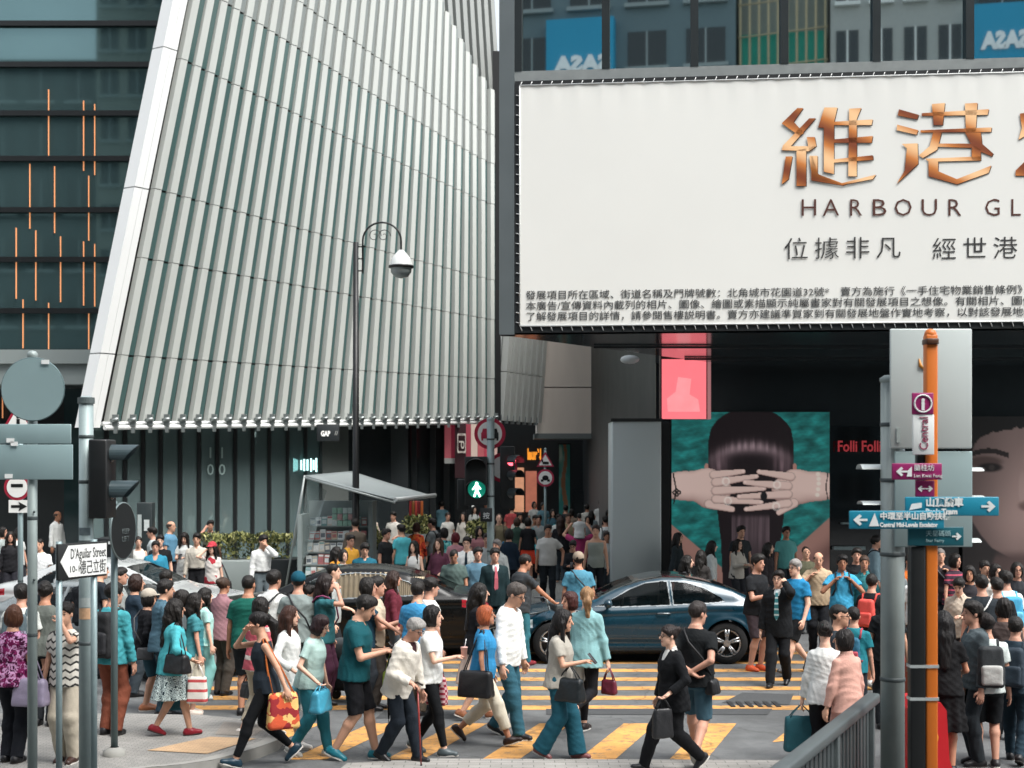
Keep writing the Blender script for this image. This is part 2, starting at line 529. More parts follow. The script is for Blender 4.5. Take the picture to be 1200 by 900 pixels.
def person(label, u, vt, vf=None, H=1.7, yaw=0, sex='m', g=1., legs='stand', arms='dd', lean=3, head=(0, 0), hair='short', hc='#16120f',
           top=('tee', '#888888'), bot=('trousers', '#222228'), shoes='#1a1a1c', skin=0, acc=(), glasses=False, cap=None, group=None, y=None, h=None, hz=0., z0=0., armfix=None, apart=1.):
    NPEOPLE[0] += 1
    rng = np.random.RandomState(NPEOPLE[0] * 17 + 3)
    s = H / 1.72
    fem = sex == 'f'
    # depth first guess, to choose the voxel size
    yy = y if y else (FPX * CH / (vf - VH) if vf else FPX * (CH - H) / max(vt - VH, 20))
    hvox = h or (.0105 if yy < 18.5 else .0125 if yy < 24 else .016 if yy < 33 else .019)
    C3 = lambda p: np.array(p) * s
    lp = LEG[legs]
    sit = legs == 'sit'
    th, shn, ank = .43, .42, .085
    spread = .085 if not fem else .075
    spread *= apart
    # pelvis height so that both legs reach
    pz = .93
    if sit: pz = .56
    else:
        for (f, z, _), sd in zip(lp, (1, -1)):
            dz = math.sqrt(max((th + shn - .012) ** 2 - f * f, .1)) + z + ank + .03
            pz = min(pz, dz)
    pel = P3(0, 0, pz)
    cl, sl_ = math.cos(R(lean)), math.sin(R(lean))
    left = np.array([1., 0, 0]); up = np.array([0., -sl_, cl]); fwd = np.array([0., -cl, -sl_])
    MT = np.stack([left, fwd, up], 1)
    def tw(l, f, hh): return pel + MT @ np.array([l, f, hh])
    tab = [list(r) for r in (TORSO_F if fem else TORSO_M)]
    for r in tab: r[1] *= g ** .8; r[2] *= g
    # height in arm table is given for an upright body 0.93 pelvis
    shw = (.172 if not fem else .150) * (1 + (g - 1) * .4)
    SH = [tw(sd * shw * .97, -.008, .408) for sd in (1, -1)]
    ul, fl = (.285, .245) if not fem else (.27, .232)
    EL = []; WR = []; HD = []
    for i, sd in enumerate((1, -1)):
        if armfix and i in armfix: tg, pole = armfix[i]
        else: tg, pole = ARM[arms[i]]
        l, f, z = tg
        t = pel + MT @ np.array([l * sd * (1 + (g - 1) * .5), f, z - .93])
        if arms[i] in 'dwbft': t = np.array([t[0], SH[i][1] - f if True else t[1], pz + (z - .93)])
        pv = pel * 0 + np.array([pole[0] * sd, -pole[1], pole[2]])
        e, wv = ik(SH[i], t, ul, fl, pv)
        EL.append(e); WR.append(wv); HD.append(unit(wv - e))
    HIP = [tw(sd * .085, 0, -.02) for sd in (1, -1)]
    KN = []; AN = []; TOE = []
    for i, sd in enumerate((1, -1)):
        f, z, tp = lp[i]
        a = P3(sd * spread, f, z + ank)
        k, a2 = ik(HIP[i], a, th, shn, (0.05 * sd, -1, .2 if not sit else 1))
        KN.append(k); AN.append(a2); TOE.append(R(tp))
    # head frame
    hy, hp = R(head[0]), R(head[1])
    neck0 = tw(0, -.01, .46)
    hup = np.array([0, -math.sin(hp + R(lean) * .4), math.cos(hp + R(lean) * .4)]); hf = np.array([0, -math.cos(hp + R(lean) * .4), -math.sin(hp + R(lean) * .4)])
    cz, sz = math.cos(hy), math.sin(hy)
    RZ = np.array([[cz, -sz, 0], [sz, cz, 0], [0, 0, 1]])
    hf = RZ @ hf; hl = RZ @ np.array([1., 0, 0]); hup = RZ @ hup
    MH = np.stack([hl, hf, hup], 1)
    HC = tw(0, .0, .527) + hup * .123 + hf * .022
    def hw(l, f, z): return HC + MH @ np.array([l, f, z])
    hs_ = .96 if fem else 1.0

    lo = np.array([-.75, -.85, -.02]); hi = np.array([.75, .75, 2.0])
    allp = np.array(SH + EL + WR + HIP + KN + AN + [HC] + [w_ + .2 * d for w_, d in zip(WR, HD)])
    lo = allp.min(0) - .30; hi = allp.max(0) + .30; lo[2] = -.03; hi[2] = allp[:, 2].max() + .2
    def F(l=lo, h_=hi, v=hvox): return Field(l, h_, v)
    tk, bk = top[0], bot[0]
    # --- skin
    B = F()
    B.put(*f_gen(pel, MT, tab, -.004), k=0)
    ra = (.045, .037, .026) if not fem else (.037, .031, .022)
    rl = (.083, .054, .036) if not fem else (.083, .050, .033)
    for i in (0, 1):
        B.put(*f_rc(SH[i], EL[i], ra[0] * g ** .5, ra[1]), k=.025)
        B.put(*f_rc(EL[i], WR[i], ra[1], ra[2]), k=.01)
        d = HD[i]
        B.put(*f_rc(WR[i], WR[i] + d * .02, ra[2], ra[2]), k=.008)
        hax = unit(np.cross(d, [0, 0, 1.]) if abs(d[2]) < .8 else np.array([0, -1., 0]) - d * d[1] * -1)
        MM = np.stack([hax, np.cross(d, hax), d], 1)
        B.put(*f_el(WR[i] + d * .055, (.042, .019, .055), MM), k=.015)
        B.put(*f_rc(HIP[i], KN[i], rl[0] * g ** .6, rl[1]), k=.03)
        mid = AN[i] * .3 + KN[i] * .7
        B.put(*f_rc(KN[i], mid + np.array([0, .012, 0]), rl[1], rl[1] + .002), k=.02)
        B.put(*f_rc(mid + np.array([0, .012, 0]), AN[i], rl[1] + .002, rl[2]), k=.02)
        tp = TOE[i]
        td = np.array([0, -math.cos(tp), math.sin(tp)]); tn = np.array([0, math.sin(tp), math.cos(tp)])
        B.put(*f_rc(AN[i] - tn * .04 - td * .02, AN[i] - tn * .055 + td * .11, .034, .022), k=.02)
    B.put(*f_rc(neck0, hw(0, -.02, -.06), .056 * hs_, .05 * hs_), k=.03)
    B.put(*f_el(hw(0, -.012, .03), np.array((.075, .096, .088)) * hs_, MH), k=.02)
    B.put(*f_el(hw(0, .022, -.045), np.array((.058, .070, .076)) * hs_, MH), k=.03)
    B.put(*f_rc(hw(0, .066, -.098), hw(0, .066, -.1), .02, .02), k=.03)
    B.put(*f_rc(hw(0, .088, .012), hw(0, .110, -.028), .008, .0125), k=.012)
    for sd in (1, -1):
        B.put(*f_el(hw(sd * .074 * hs_, -.008, -.01), (.011, .02, .031), MH), k=.008)
        B.put(*f_el(hw(sd * .034, .094, .004), (.018, .014, .011), MH), op='s')
    V, Q = B.mesh()
    mb = MB()
    # facial features and fingers join the same mesh
    mskin = skinmat(skin); mhair = mat(hc, .5, 0, .45, 45, .9, 90, stretch=(1, 1, .18), spec=.3)
    Hm = Matrix(np.vstack([np.hstack([MH * np.array([1, 1, 1]), HC[:, None]]), [[0, 0, 0, 1]]]).tolist())
    for sd in (1, -1):
        mb.ell((sd * .033, .079, .003), (.0115, .008, .0052), 1, Hm, 8, 6)
        mb.ell((sd * .034, .084, .024), (.018, .007, .0036), 2, Hm, 8, 6)
    mb.ell((0, .084, -.066), (.023, .010, .008), 3, Hm, 8, 6)
    for i, sd in enumerate((1, -1)):
        d = HD[i]
        hax = unit(np.cross(d, [0, 0, 1.]) if abs(d[2]) < .8 else np.array([0, -1., 0]) + d * d[1])
        nrm = np.cross(d, hax)
        inward = np.array([-sd, -.6, 0.]) if abs(d[2]) > .5 else np.array([0, 0, -1.])
        if nrm @ inward < 0: nrm = -nrm
        curl = .55 if arms[i] in 'dwbft' else .95
        base = WR[i] + d * .088
        for q, (off, ln) in enumerate(((-.032, .072), (-.011, .083), (.011, .078), (.031, .06))):
            b0 = base + hax * off * .95 - d * .012
            d1 = unit(d + nrm * .3 * curl + hax * off * 1.2); d2 = unit(d + nrm * 1.3 * curl); d3 = unit(d * .5 + nrm * 1.6 * curl)
            p1 = b0 + d1 * ln * .5; p2 = p1 + d2 * ln * .3; p3 = p2 + d3 * ln * .25
            mb.tube([b0, p1, p2, p3], [.0095, .0088, .0078, .006], 6, 0)
        tside = hax * (1 if (hax @ np.array([0, -1., .3])) > 0 else -1)
        t0 = WR[i] + d * .03 + tside * .026
        t1 = t0 + unit(d * .7 + tside * .8 + nrm * .3) * .042; t2 = t1 + unit(d + nrm * .6 * curl + tside * .1) * .032
        mb.tube([t0, t1, t2], [.014, .011, .007], 6, 0)
    n0 = len(V)
    FV = np.array([tuple(v) for v in mb.V])
    faces = [tuple(f) for f in Q] + [tuple(i + n0 for i in f) for f in mb.F]
    body = newmesh('person', np.concatenate([V, FV]) * s, faces, [mskin, mat('#100c0a', .2, var=0), mhair, mat('#8a4a44', .5, var=.05)],
                   [0] * len(Q) + mb.M, True)
    topz = [V[:, 2].max()]
    def child(nm, Fd, m, rough=0., parent=body):
        v, q = Fd.mesh(rough, NPEOPLE[0] * 5 + len(nm))
        if len(v) == 0: return None
        return newmesh(nm, v * s, q, [m], None, True, parent)
    # --- trousers / skirt
    bm_ = cloth(*bot[1:]) if len(bot) > 1 else None
    wl = tab[2][0]
    fx = .003 * (1 if not fem else .8)
    btab = [list(r) for r in tab if r[0] <= .05] + [[.085] + tab[2][1:]]
    if bk in ('trousers', 'leggings', 'shorts', 'wide', 'jeans', 'crop'):
        G = F()
        ex = {'leggings': .004}.get(bk, .007)
        G.put(*f_gen(pel, MT, btab, ex, cut_lo=False), k=0)
        for i in (0, 1):
            kr = {'leggings': .005, 'jeans': .018, 'wide': .03, 'shorts': .03, 'crop': .022}.get(bk, .024)
            if bk == 'shorts':
                G.put(*f_rc(HIP[i], KN[i] * 1.0, .098 * g ** .6, .085, cut1=True), k=.03)
            else:
                end = AN[i] + unit(AN[i] - KN[i]) * (.03 if bk != 'leggings' else -.03)
                if bk == 'crop': end = KN[i] * .25 + AN[i] * .75
                G.put(*f_rc(HIP[i], KN[i], (.083 + .012) * g ** .6 if bk != 'leggings' else .087, .056 + kr), k=.03)
                hem = {'leggings': .041, 'jeans': .055, 'wide': .105, 'crop': .068}.get(bk, .066)
                mid = AN[i] * .3 + KN[i] * .7 + np.array([0, .012, 0])
                G.put(*f_rc(KN[i], mid, .056 + kr, .058 + kr), k=.02)
                if bk == 'leggings':
                    G.put(*f_rc(mid, end, .060, hem, cut1=True), k=.02)
                else: G.put(*f_rc(KN[i], end, .056 + kr, hem, cut1=True), k=.02)
        child({'leggings': 'leggings', 'shorts': 'shorts', 'jeans': 'jeans'}.get(bk, 'trousers'), G, bm_, fx * 1.35 if bk != 'leggings' else .0015)
    elif bk in ('skirt', 'longskirt'):
        G = F()
        zb = .46 if bk == 'skirt' else .30
        zb = bot[5] if len(bot) > 5 else zb
        st = abs(lp[0][0] - lp[1][0]) * .25
        stab = [(zb - pz, .205 + st * .2, .155 + st, 0.), (-.25, .195, .15 + st * .5, 0.), (-.05, .18, .13, -.01), (.085, .152, .112, 0)]
        G.put(*f_gen(pel, np.stack([left, [0, -1., 0], [0, 0, 1.]], 1), stab, .006, fold=.016, nf=11, ph=rng.rand() * 6), k=0)
        child('skirt', G, bm_, .002)
    # --- top
    tm = cloth(*top[1:6]) if len(top) > 1 else None
    if tk != 'none':
        G = F()
        ex = {'tank': .007, 'jacket': .028, 'shirt': .02, 'suit': .026, 'polo': .018}.get(tk, .018)
        tucked = tk in ('tucked', 'tuckedtee')
        hem = (-.105 if tk in ('tee', 'polo', 'tank') else -.13) if not tucked else .03
        if tk in ('jacket',): hem = -.16
        if tk in ('suit',): hem = -.20
        if tk in ('dress', 'longdress'): hem = -.1
        if tk == 'crop': hem = .02
        ttab = [[hem, *tab[1][1:]]] if hem < -.05 else []
        ttab = [list(r) for r in ttab] + [list(r) for r in tab if r[0] > hem and (r[0] > -.05 or hem >= -.05)]
        if hem < 0 and tk not in ('tank', 'crop'):
            for r in ttab:
                if r[0] < .2: r[1] = max(r[1], tab[4][1] * .99) + (.011 if r[0] < .12 else .003); r[2] = max(r[2], tab[4][2] * .97) + (.022 if r[0] < .12 else .004)
        ttab = [r for r in ttab if r[0] < .5]
        if tk == 'tank': ttab = [[r[0], r[1] + (.02 if r[0] < .08 else 0), r[2] + (.02 if r[0] < .08 else 0), r[3]] for r in ttab if r[0] < .45]
        G.put(*f_gen(pel, MT, ttab, ex, cut_hi=False), k=0)
        if tk in ('dress', 'longdress'):
            zb = .45 if tk == 'dress' else .18
            st = abs(lp[0][0] - lp[1][0]) * .22
            G.put(*f_gen(pel, np.stack([left, [0, -1., 0], [0, 0, 1.]], 1), [(zb - pz, .22, .17 + st, 0.), (-.1, .19, .14, -.01), (.12, .14, .105, 0)], .004, fold=.012, nf=9), k=.03)
        for i in (0, 1):
            so_ = .013 if tk not in ('jacket', 'suit') else .02
            if tk in ('tank',):
                G.put(*f_rc(tw((1, -1)[i] * shw * .55, -.01, .40), tw((1, -1)[i] * shw * .5, -.012, .462), .035, .03), k=.02)
            elif tk in ('tee', 'polo', 'tuckedtee', 'dress', 'crop', 'longdress', 'sless'):
                e = SH[i] + (EL[i] - SH[i]) * (.62 if tk != 'sless' else .12)
                G.put(*f_rc(SH[i], e, (ra[0] + so_ - .002) * g ** .5, ra[0] + so_ + (.012 if not fem else .008), cut1=True), k=.035)
            else:
                G.put(*f_rc(SH[i], EL[i], (ra[0] + so_ - .002) * g ** .5, ra[1] + so_ + .006), k=.035)
                e = EL[i] + (WR[i] - EL[i]) * .94
                if tk == 'rolled': e = EL[i] + (WR[i] - EL[i]) * .25
                G.put(*f_rc(EL[i], e, ra[1] + so_ + .006, ra[2] + so_ + .008, cut1=True), k=.02)
        nk = tw(0, .015 if not fem else .02, .535)
        if tk in ('shirt', 'polo', 'tucked', 'jacket', 'suit', 'rolled'):
            G.put(*f_rc(tw(0, -.015, .46), tw(0, -.012, .525), .074, .064, cut1=True), k=.02)
            G.put(*f_rc(tw(0, -.012, .45), tw(0, .0, .6), .053, .06), op='s')
            G.put(*f_el(tw(0, .085, .50), (.035, .05, .06) if tk not in ('suit', 'jacket') else (.055, .07, .14), MT), op='s')
        else:
            G.put(*f_el(nk, (.085, .085, .055) if tk != 'tank' else (.085, .12, .085), MT), op='s')
        nm = {'suit': 'jacket', 'jacket': 'jacket', 'dress': 'dress', 'longdress': 'dress', 'tank': 'vest', 'polo': 'polo_shirt', 'tee': 'shirt'}.get(tk, 'shirt')
        child(nm, G, tm, .0052 if tk != 'tank' else .002)
        if tk in ('shirt', 'polo', 'tucked') and yy < 40:     # folded collar
            G = Field(tw(0, 0, .48) - .17, tw(0, 0, .48) + .17, min(hvox, .0105))
            for k_ in range(16):
                a0, a1 = [math.radians(28 + 304 * (k_ + e_) / 16) for e_ in (0, 1)]
                ring = lambda a_: tw(.070 * math.sin(a_), .066 * math.cos(a_) - .004, .488 - .020 * max(0, math.cos(a_)))
                G.put(*f_rc(ring(a0), ring(a1), .0135, .0135), k=.006)
            for sd in (1, -1):
                G.put(*f_rc(tw(sd * .035, .056, .468), tw(sd * .062, .098, .430), .016, .008), k=.01)
            child('collar', G, tm)
        if tk == 'tucked':
            m2 = MB(); n_ = 28
            m2.tube([tw((tab[2][1] + .018) * math.cos(a_), (tab[2][2] + .022) * math.sin(a_), .045) for a_ in np.linspace(0, 2 * math.pi, n_)], .017, 5, 0, False)
            newmesh('belt', np.array([tuple(v_) for v_ in m2.V]) * s, m2.F, [mat('#14110f', .4)], None, True, body)
        if tk in ('suit', 'jacket') and len(top) > 6:   # shirt front and tie inside the jacket
            G = F()
            G.put(*f_gen(pel, MT, [[hem + .1, *tab[1][1:]]] + [r for r in ttab if r[0] > hem + .1], .012, cut_hi=False), k=0)
            G.put(*f_rc(tw(0, -.015, .46), tw(0, -.008, .525), .068, .060, cut1=True), k=.02)
            G.put(*f_rc(tw(0, -.012, .45), tw(0, .0, .6), .05, .055), op='s')
            child('shirt_front', G, cloth(top[6]), .001)
    if 'tie' in dict((a[0], 1) for a in acc):
        a = [q for q in acc if q[0] == 'tie'][0]
        m2 = MB()
        pts = [tw(0, .105, .475), tw(0, .142, .40), tw(0, .166, .28), tw(0, .162, .12), tw(0, .160, .06)]
        for k_, (p_, w_) in enumerate(zip(pts, (.016, .02, .028, .035, .006))):
            m2.V += [tuple(p_ + left * w_), tuple(p_ - left * w_)]
        m2.V += [tuple(np.array(v) + fwd * -.012) for v in m2.V]
        for k_ in range(4):
            a0 = 2 * k_
            m2.F += [(a0, a0 + 1, a0 + 3, a0 + 2), (a0 + 10, a0 + 12, a0 + 13, a0 + 11), (a0, a0 + 2, a0 + 12, a0 + 10), (a0 + 1, a0 + 11, a0 + 13, a0 + 3)]
        m2.F += [(0, 10, 11, 1), (8, 9, 19, 18)]
        o = newmesh('tie', np.array(m2.V) * s, m2.F, [cloth(*a[1:])], None, False, body)
    # --- shoes
    if shoes and yy < 34:
        sm = mat(shoes, .4, 0, .1, 20, spec=.4)
        for i in (0, 1):
            tp = TOE[i]
            td = np.array([0, -math.cos(tp), math.sin(tp)]); tn = np.array([0, math.sin(tp), math.cos(tp)])
            G = Field(AN[i] - .26, AN[i] + .26, min(hvox, .011))
            c = AN[i] - tn * .045
            G.put(*f_rc(c - td * .045, c + td * .02, .044, .046), k=0)
            G.put(*f_rc(c + td * .02 - tn * .0, c + td * .125 - tn * .018, .046, .034), k=.03)
            G.put(*f_rc(c - td * .02, c - td * .02 + tn * .05, .042, .044, cut1=True), k=.02)
            bigM = np.stack([left, td, tn], 1)
            G.put(*f_el(c + tn * .10 + td * .05, (.028, .05, .045), bigM), op='s')
            z_ = -(.085 - .045)
            def sole(X, Y, Z, c=c, tn=tn): return ((X - c[0]) * tn[0] + (Y - c[1]) * tn[1] + (Z - c[2]) * tn[2]) + .039
            G.put(sole, AN[i] - .3, AN[i] + .3, op='s')
            so2 = child('shoe', G, sm)
            if so2 is not None and yy < 19:
                m2 = MB()
                pr = [(-.088, .0), (-.08, .03), (-.04, .044), (.03, .046), (.10, .040), (.145, .022), (.158, 0.)]
                ring = [(q[0], q[1]) for q in pr] + [(q[0], -q[1]) for q in reversed(pr[1:-1])]
                for zz in (-.040, -.026): m2.V += [tuple(c + td * q[0] + left * q[1] * .96 + tn * zz) for q in ring]
                nn = len(ring)
                m2.F = [tuple(range(nn)), tuple(reversed(range(nn, 2 * nn)))] + [(k_, k_ + nn, (k_ + 1) % nn + nn, (k_ + 1) % nn) for k_ in range(nn)]
                newmesh('sole', np.array(m2.V) * s, m2.F, [mat('#c9c6bf' if shoes not in ('#1a1a1c', '#7a1522') else '#26211e', .7)], None, False, so2)
    # --- hair
    if hair != 'none':
        G = F(HC - np.array([.28, .34, .75]), HC + np.array([.28, .34, .25]), min(hvox, .0125))
        e = np.array((.0865, .108, .099)) * hs_
        if hair == 'buzz': e = np.array((.079, .1, .092)) * hs_
        G.put(*f_el(hw(0, -.016, .032), e, MH), k=0)
        if hair in ('short',):
            G.put(*f_el(hw(.02, .02, .075), (.07, .075, .055), MH), k=.03)
        if hair in ('bob', 'long', 'wavy', 'half'):
            G.put(*f_el(hw(0, -.02, -.03), (.100, .1, .115), MH), k=.03)
        if hair in ('long', 'wavy'):
            b2 = tw(0, -.115, .20 if hair == 'long' else .30)
            G.put(*f_rc(hw(0, -.055, -.02), hw(0, -.08, -.14), .088, .085), k=.03)
            G.put(*f_rc(hw(0, -.08, -.14), b2, .085, .05), k=.03)
            for sd in (1, -1):
                G.put(*f_rc(hw(sd * .083, .01, -.03), tw(sd * .105, .07, .30), .032, .024), k=.03)
        if hair == 'pony':
            t0 = hw(0, -.125, .05); t1 = hw(0, -.165, -.05); t2 = hw(0, -.14, -.25); 
            G.put(*f_rc(hw(0, -.09, .05), t0, .03, .026), k=.03)
            G.put(*f_rc(t0, t1, .03, .045), k=.02); G.put(*f_rc(t1, t2, .045, .02), k=.03)
        if hair == 'bun':
            G.put(*f_el(hw(0, -.12, .055), (.048, .045, .045), MH), k=.02)
        if hair == 'highbun':
            G.put(*f_el(hw(0, -.06, .13), (.045, .045, .04), MH), k=.02)
        if hair in ('short', 'buzz', 'pony', 'bun', 'ring', 'highbun'):
            def cut(X, Y, Z):
                x = X - HC[0]; yv = Y - HC[1]; z = Z - HC[2]
                f = x * hf[0] + yv * hf[1] + z * hf[2]; zz = x * hup[0] + yv * hup[1] + z * hup[2]
                return zz - (-.035 + (1.05 if hair != 'ring' else 1.6) * f)
            if hair in ('pony',):
                def cut(X, Y, Z, c0=cut):
                    f = (X - HC[0]) * hf[0] + (Y - HC[1]) * hf[1] + (Z - HC[2]) * hf[2]
                    d = -c0(X, Y, Z)
                    return np.where(f < -.1, -1., d)
                G.put(lambda X, Y, Z: -np.maximum(cut(X, Y, Z), -9), HC - .8, HC + .3, op='x') if False else None
                sl = G.sub(HC - .8, HC + .3, 0)
                G.D[sl[0]] = np.maximum(G.D[sl[0]], cut(*sl[1:]))
            else:
                sl = G.sub(HC - .8, HC + .3, 0)
                G.D[sl[0]] = np.maximum(G.D[sl[0]], -cut(*sl[1:]))
            if hair == 'ring':
                def cut2(X, Y, Z):
                    return ((X - HC[0]) * hup[0] + (Y - HC[1]) * hup[1] + (Z - HC[2]) * hup[2]) - .055
                sl = G.sub(HC - .8, HC + .3, 0)
                G.D[sl[0]] = np.maximum(G.D[sl[0]], cut2(*sl[1:]))
        else:
            G.put(*f_el(hw(.006, .108, -.055), (.066, .085, .125), MH), op='s')
            if hair in ('bob', 'half'):
                sl = G.sub(HC - .8, HC + .3, 0); lim = -.125
                G.D[sl[0]] = np.maximum(G.D[sl[0]], lim - ((sl[1] - HC[0]) * hup[0] + (sl[2] - HC[1]) * hup[1] + (sl[3] - HC[2]) * hup[2]))
        sl = G.sub(HC - .8, HC + .4, 0)
        x_ = sl[1] - HC[0]; y_ = sl[2] - HC[1]; z_ = sl[3] - HC[2]
        th_ = np.arctan2(x_, y_ + .03)
        if hair in ('short', 'buzz', 'ring'):
            G.D[sl[0]] += (.0035 if hair == 'short' else .0015) * np.sin(th_ * 11 + 30 * z_ + 4 * np.sin(45 * z_ + 3 * th_)) * np.sin(70 * x_ + 9 * np.sin(50 * y_))
        else: G.D[sl[0]] += .0036 * np.sin(th_ * 19 + 5 * np.sin(9 * z_ + NPEOPLE[0])) + .002 * np.sin(th_ * 33 + 6 * z_)
        v, q = G.mesh(.0045, NPEOPLE[0])
        newmesh('hair', v * s, q, [mhair], None, True, body)
        topz.append(v[:, 2].max())
    if cap:
        G = F(HC - .3, HC + .3, min(hvox, .0125))
        G.put(*f_el(hw(0, -.014, .045), (.094, .114, .098), MH), k=0)
        sl = G.sub(HC - .3, HC + .3, 0)
        zz = (sl[1] - HC[0]) * hup[0] + (sl[2] - HC[1]) * hup[1] + (sl[3] - HC[2]) * hup[2]
        ff = (sl[1] - HC[0]) * hf[0] + (sl[2] - HC[1]) * hf[1] + (sl[3] - HC[2]) * hf[2]
        G.D[sl[0]] = np.maximum(G.D[sl[0]], (.022 + .15 * ff) - zz)
        G.put(*f_el(hw(0, .12, .045), (.075, .085, .011), MH), k=.012)
        v, q = G.mesh(); newmesh('cap', v * s, q, [cloth(cap)], None, True, body); topz.append(v[:, 2].max())
    if glasses:
        m2 = MB()
        for sd in (1, -1):
            m2.tube([hw(sd * .034 + .022 * math.cos(t), .097, .002 + .017 * math.sin(t)) for t in np.linspace(0, 2 * math.pi, 11)], .0032, 5, 0, False)
            m2.tube([hw(sd * .056, .094, .006), hw(sd * .079, .0, .004)], .003, 5)
        m2.tube([hw(-.012, .101, .004), hw(.012, .101, .004)], .003, 5)
        newmesh('glasses', np.array([tuple(v) for v in m2.V]) * s, m2.F, [mat('#0c0c0d', .3)], None, True, body)
    # --- place
    tz = max(topz) * s
    if y: Y = y
    elif vf: Y = FPX * (CH - z0) / (vf - VH)
    else:
        Y = FPX * (CH - z0 - tz) / (vt - VH)
        if Y > 30.5 and not z0: z0 = KERB; Y = max(FPX * (CH - z0 - tz) / (vt - VH), 30.5)
    sc = (CH - (vt - VH) * Y / FPX - z0) / tz if (y or vf) else 1.
    ya = R(yaw)
    rot = Matrix.Rotation(ya, 4, 'Z')
    hc_ = rot @ Vector(HC * s * sc)
    Yh = Y
    X = (u - 600.) * Yh / FPX - hc_.x
    body.location = (X, Y, z0)
    body.rotation_euler = (0, 0, ya)
    body.scale = (sc, sc, sc)
    tag(body, label, 'person', group)
    K = dict(s=s, sc=sc, body=body, M=Matrix.Translation((X, Y, z0)) @ rot @ Matrix.Scale(sc, 4), WR=WR, HD=HD, EL=EL, SH=SH, tw=tw, MT=MT, hw=hw, pel=pel, HC=HC, tab=tab, yaw=ya, Y=Y, X=X)
    for a in acc:
        if a[0] in ACC: ACC[a[0]](K, *a[1:])
    PLACED.append((label, round(X, 2), round(Y, 2), round(sc * H, 2)))
    return K
PLACED = []
KERB = .12

def put_in(K, o):
    """o was built in the person's own unscaled frame: move it to the world as a thing of its own"""
    o.matrix_world = K['M'] @ Matrix.Scale(K['s'], 4)
    return o

def hand(K, i, d=.10): return K['WR'][i] + K['HD'][i] * d

def a_phone(K, i, label, col='#0d0e10', ear=False):
    p = hand(K, i, .11)
    mb = MB()
    if ear: T = Matrix.Translation(Vector(p) + Vector((0, 0, .01))) @ Matrix.Rotation(R(25), 4, 'X')
    else: T = Matrix.Translation(Vector(p) + Vector((0, 0, .02))) @ Matrix.Rotation(R(-40), 4, 'X')
    if ear: mb.bbox((-.006, -.036, -.07), (.006, .036, .07), .004, 0, T)
    else: mb.bbox((-.037, -.006, -.072), (.037, .006, .072), .004, 0, T)
    tag(put_in(K, mb.build('phone', [mat(col, .25, var=.03)])), label, 'phone')

def bagshape(mb, c, wx, dy, hz, m=0, taper=.9, M=None, sag=.1, seed=0):
    """soft bag hanging from its top centre c"""
    rng = np.random.RandomState(seed)
    G = Field((-wx, -dy * 1.6, -hz * 1.25), (wx, dy * 1.6, hz * .3), max(.010, min(wx, hz) / 14))
    def fn(X, Y, Z):
        t = np.clip(-Z / hz, 0, 1)
        a = wx * .5 * (taper + (1 - taper) * t); b = dy * .5 * (.45 + .75 * np.sqrt(t))
        qx = np.abs(X) - a + .03; qy = np.abs(Y) - b + .03; qz = np.abs(Z + hz / 2) - hz / 2 + .03
        return (np.sqrt(np.maximum(qx, 0) ** 2 + np.maximum(qy, 0) ** 2 + np.maximum(qz, 0) ** 2) + np.minimum(np.maximum(qx, np.maximum(qy, qz)), 0) - .03).astype(np.float32)
    G.put(fn, (-wx, -dy * 1.6, -hz * 1.25), (wx, dy * 1.6, hz * .2), k=0)
    v, q = G.mesh(.004, seed)
    T = np.array(M if M is not None else Matrix.Identity(4))
    v = v @ T[:3, :3].T + T[:3, 3] + np.array(c)
    mb.add(v, q, m, True)

def a_bag(K, where, label, cat, size, col, strap=None, kind='plain', col2=None, col3=None, sc=1., rz=0., leather=True):
    """where: ('hand', i) / ('elbow', i) / ('shoulder', i, drop, forward)"""
    wx, dy, hz = size
    seed = len(label)
    M = Matrix.Rotation(R(rz), 4, 'Z')
    if where[0] in ('hand', 'elbow'):
        p = hand(K, where[1], .10) if where[0] == 'hand' else K['EL'][where[1]] * .65 + K['WR'][where[1]] * .35 - np.array([0, 0, .03])
        drop = where[2] if len(where) > 2 else .14
        c = p - np.array([0, 0, drop])
        anch = [p]
    else:
        i = where[1]; sd = (1, -1)[i]
        sh = K['tw'](sd * .125, -.005, .475)
        fw = where[3] if len(where) > 3 else 0.
        out = where[4] if len(where) > 4 else .235
        c = np.array([sd * out, -fw, sh[2] - where[2]])
        anch = [sh]
    mb = MB()
    bagshape(mb, c, wx, dy, hz, 0, M=M, seed=seed)
    dx = np.array(M @ Vector((wx * .33, 0, 0)))
    for off in ((-1, 1) if where[0] != 'cross' else (0,)):
        oy = np.array(M @ Vector((0, dy * .22 * off, 0)))
        a0 = c - dx + oy - np.array([0, 0, .02]); a1 = c + dx + oy - np.array([0, 0, .02])
        tp = anch[0] + oy * .3 + np.array([0, 0, .012])
        mb.tube([a0, (a0 * .55 + tp * .45) - dx * .12, tp - dx * .10, tp + dx * .10, (a1 * .55 + tp * .45) + dx * .12, a1], .008 if leather else .006, 6, 1)
    m0 = mat(col, .42 if leather else .8, 0, .12, 12, .25, 50, kind=kind, col2=col2, col3=col3, sc=sc)
    tag(put_in(K, mb.build({'backpack': 'backpack'}.get(cat, cat.replace(' ', '_')), [m0, mat(strap or col, .6)])), label, cat)

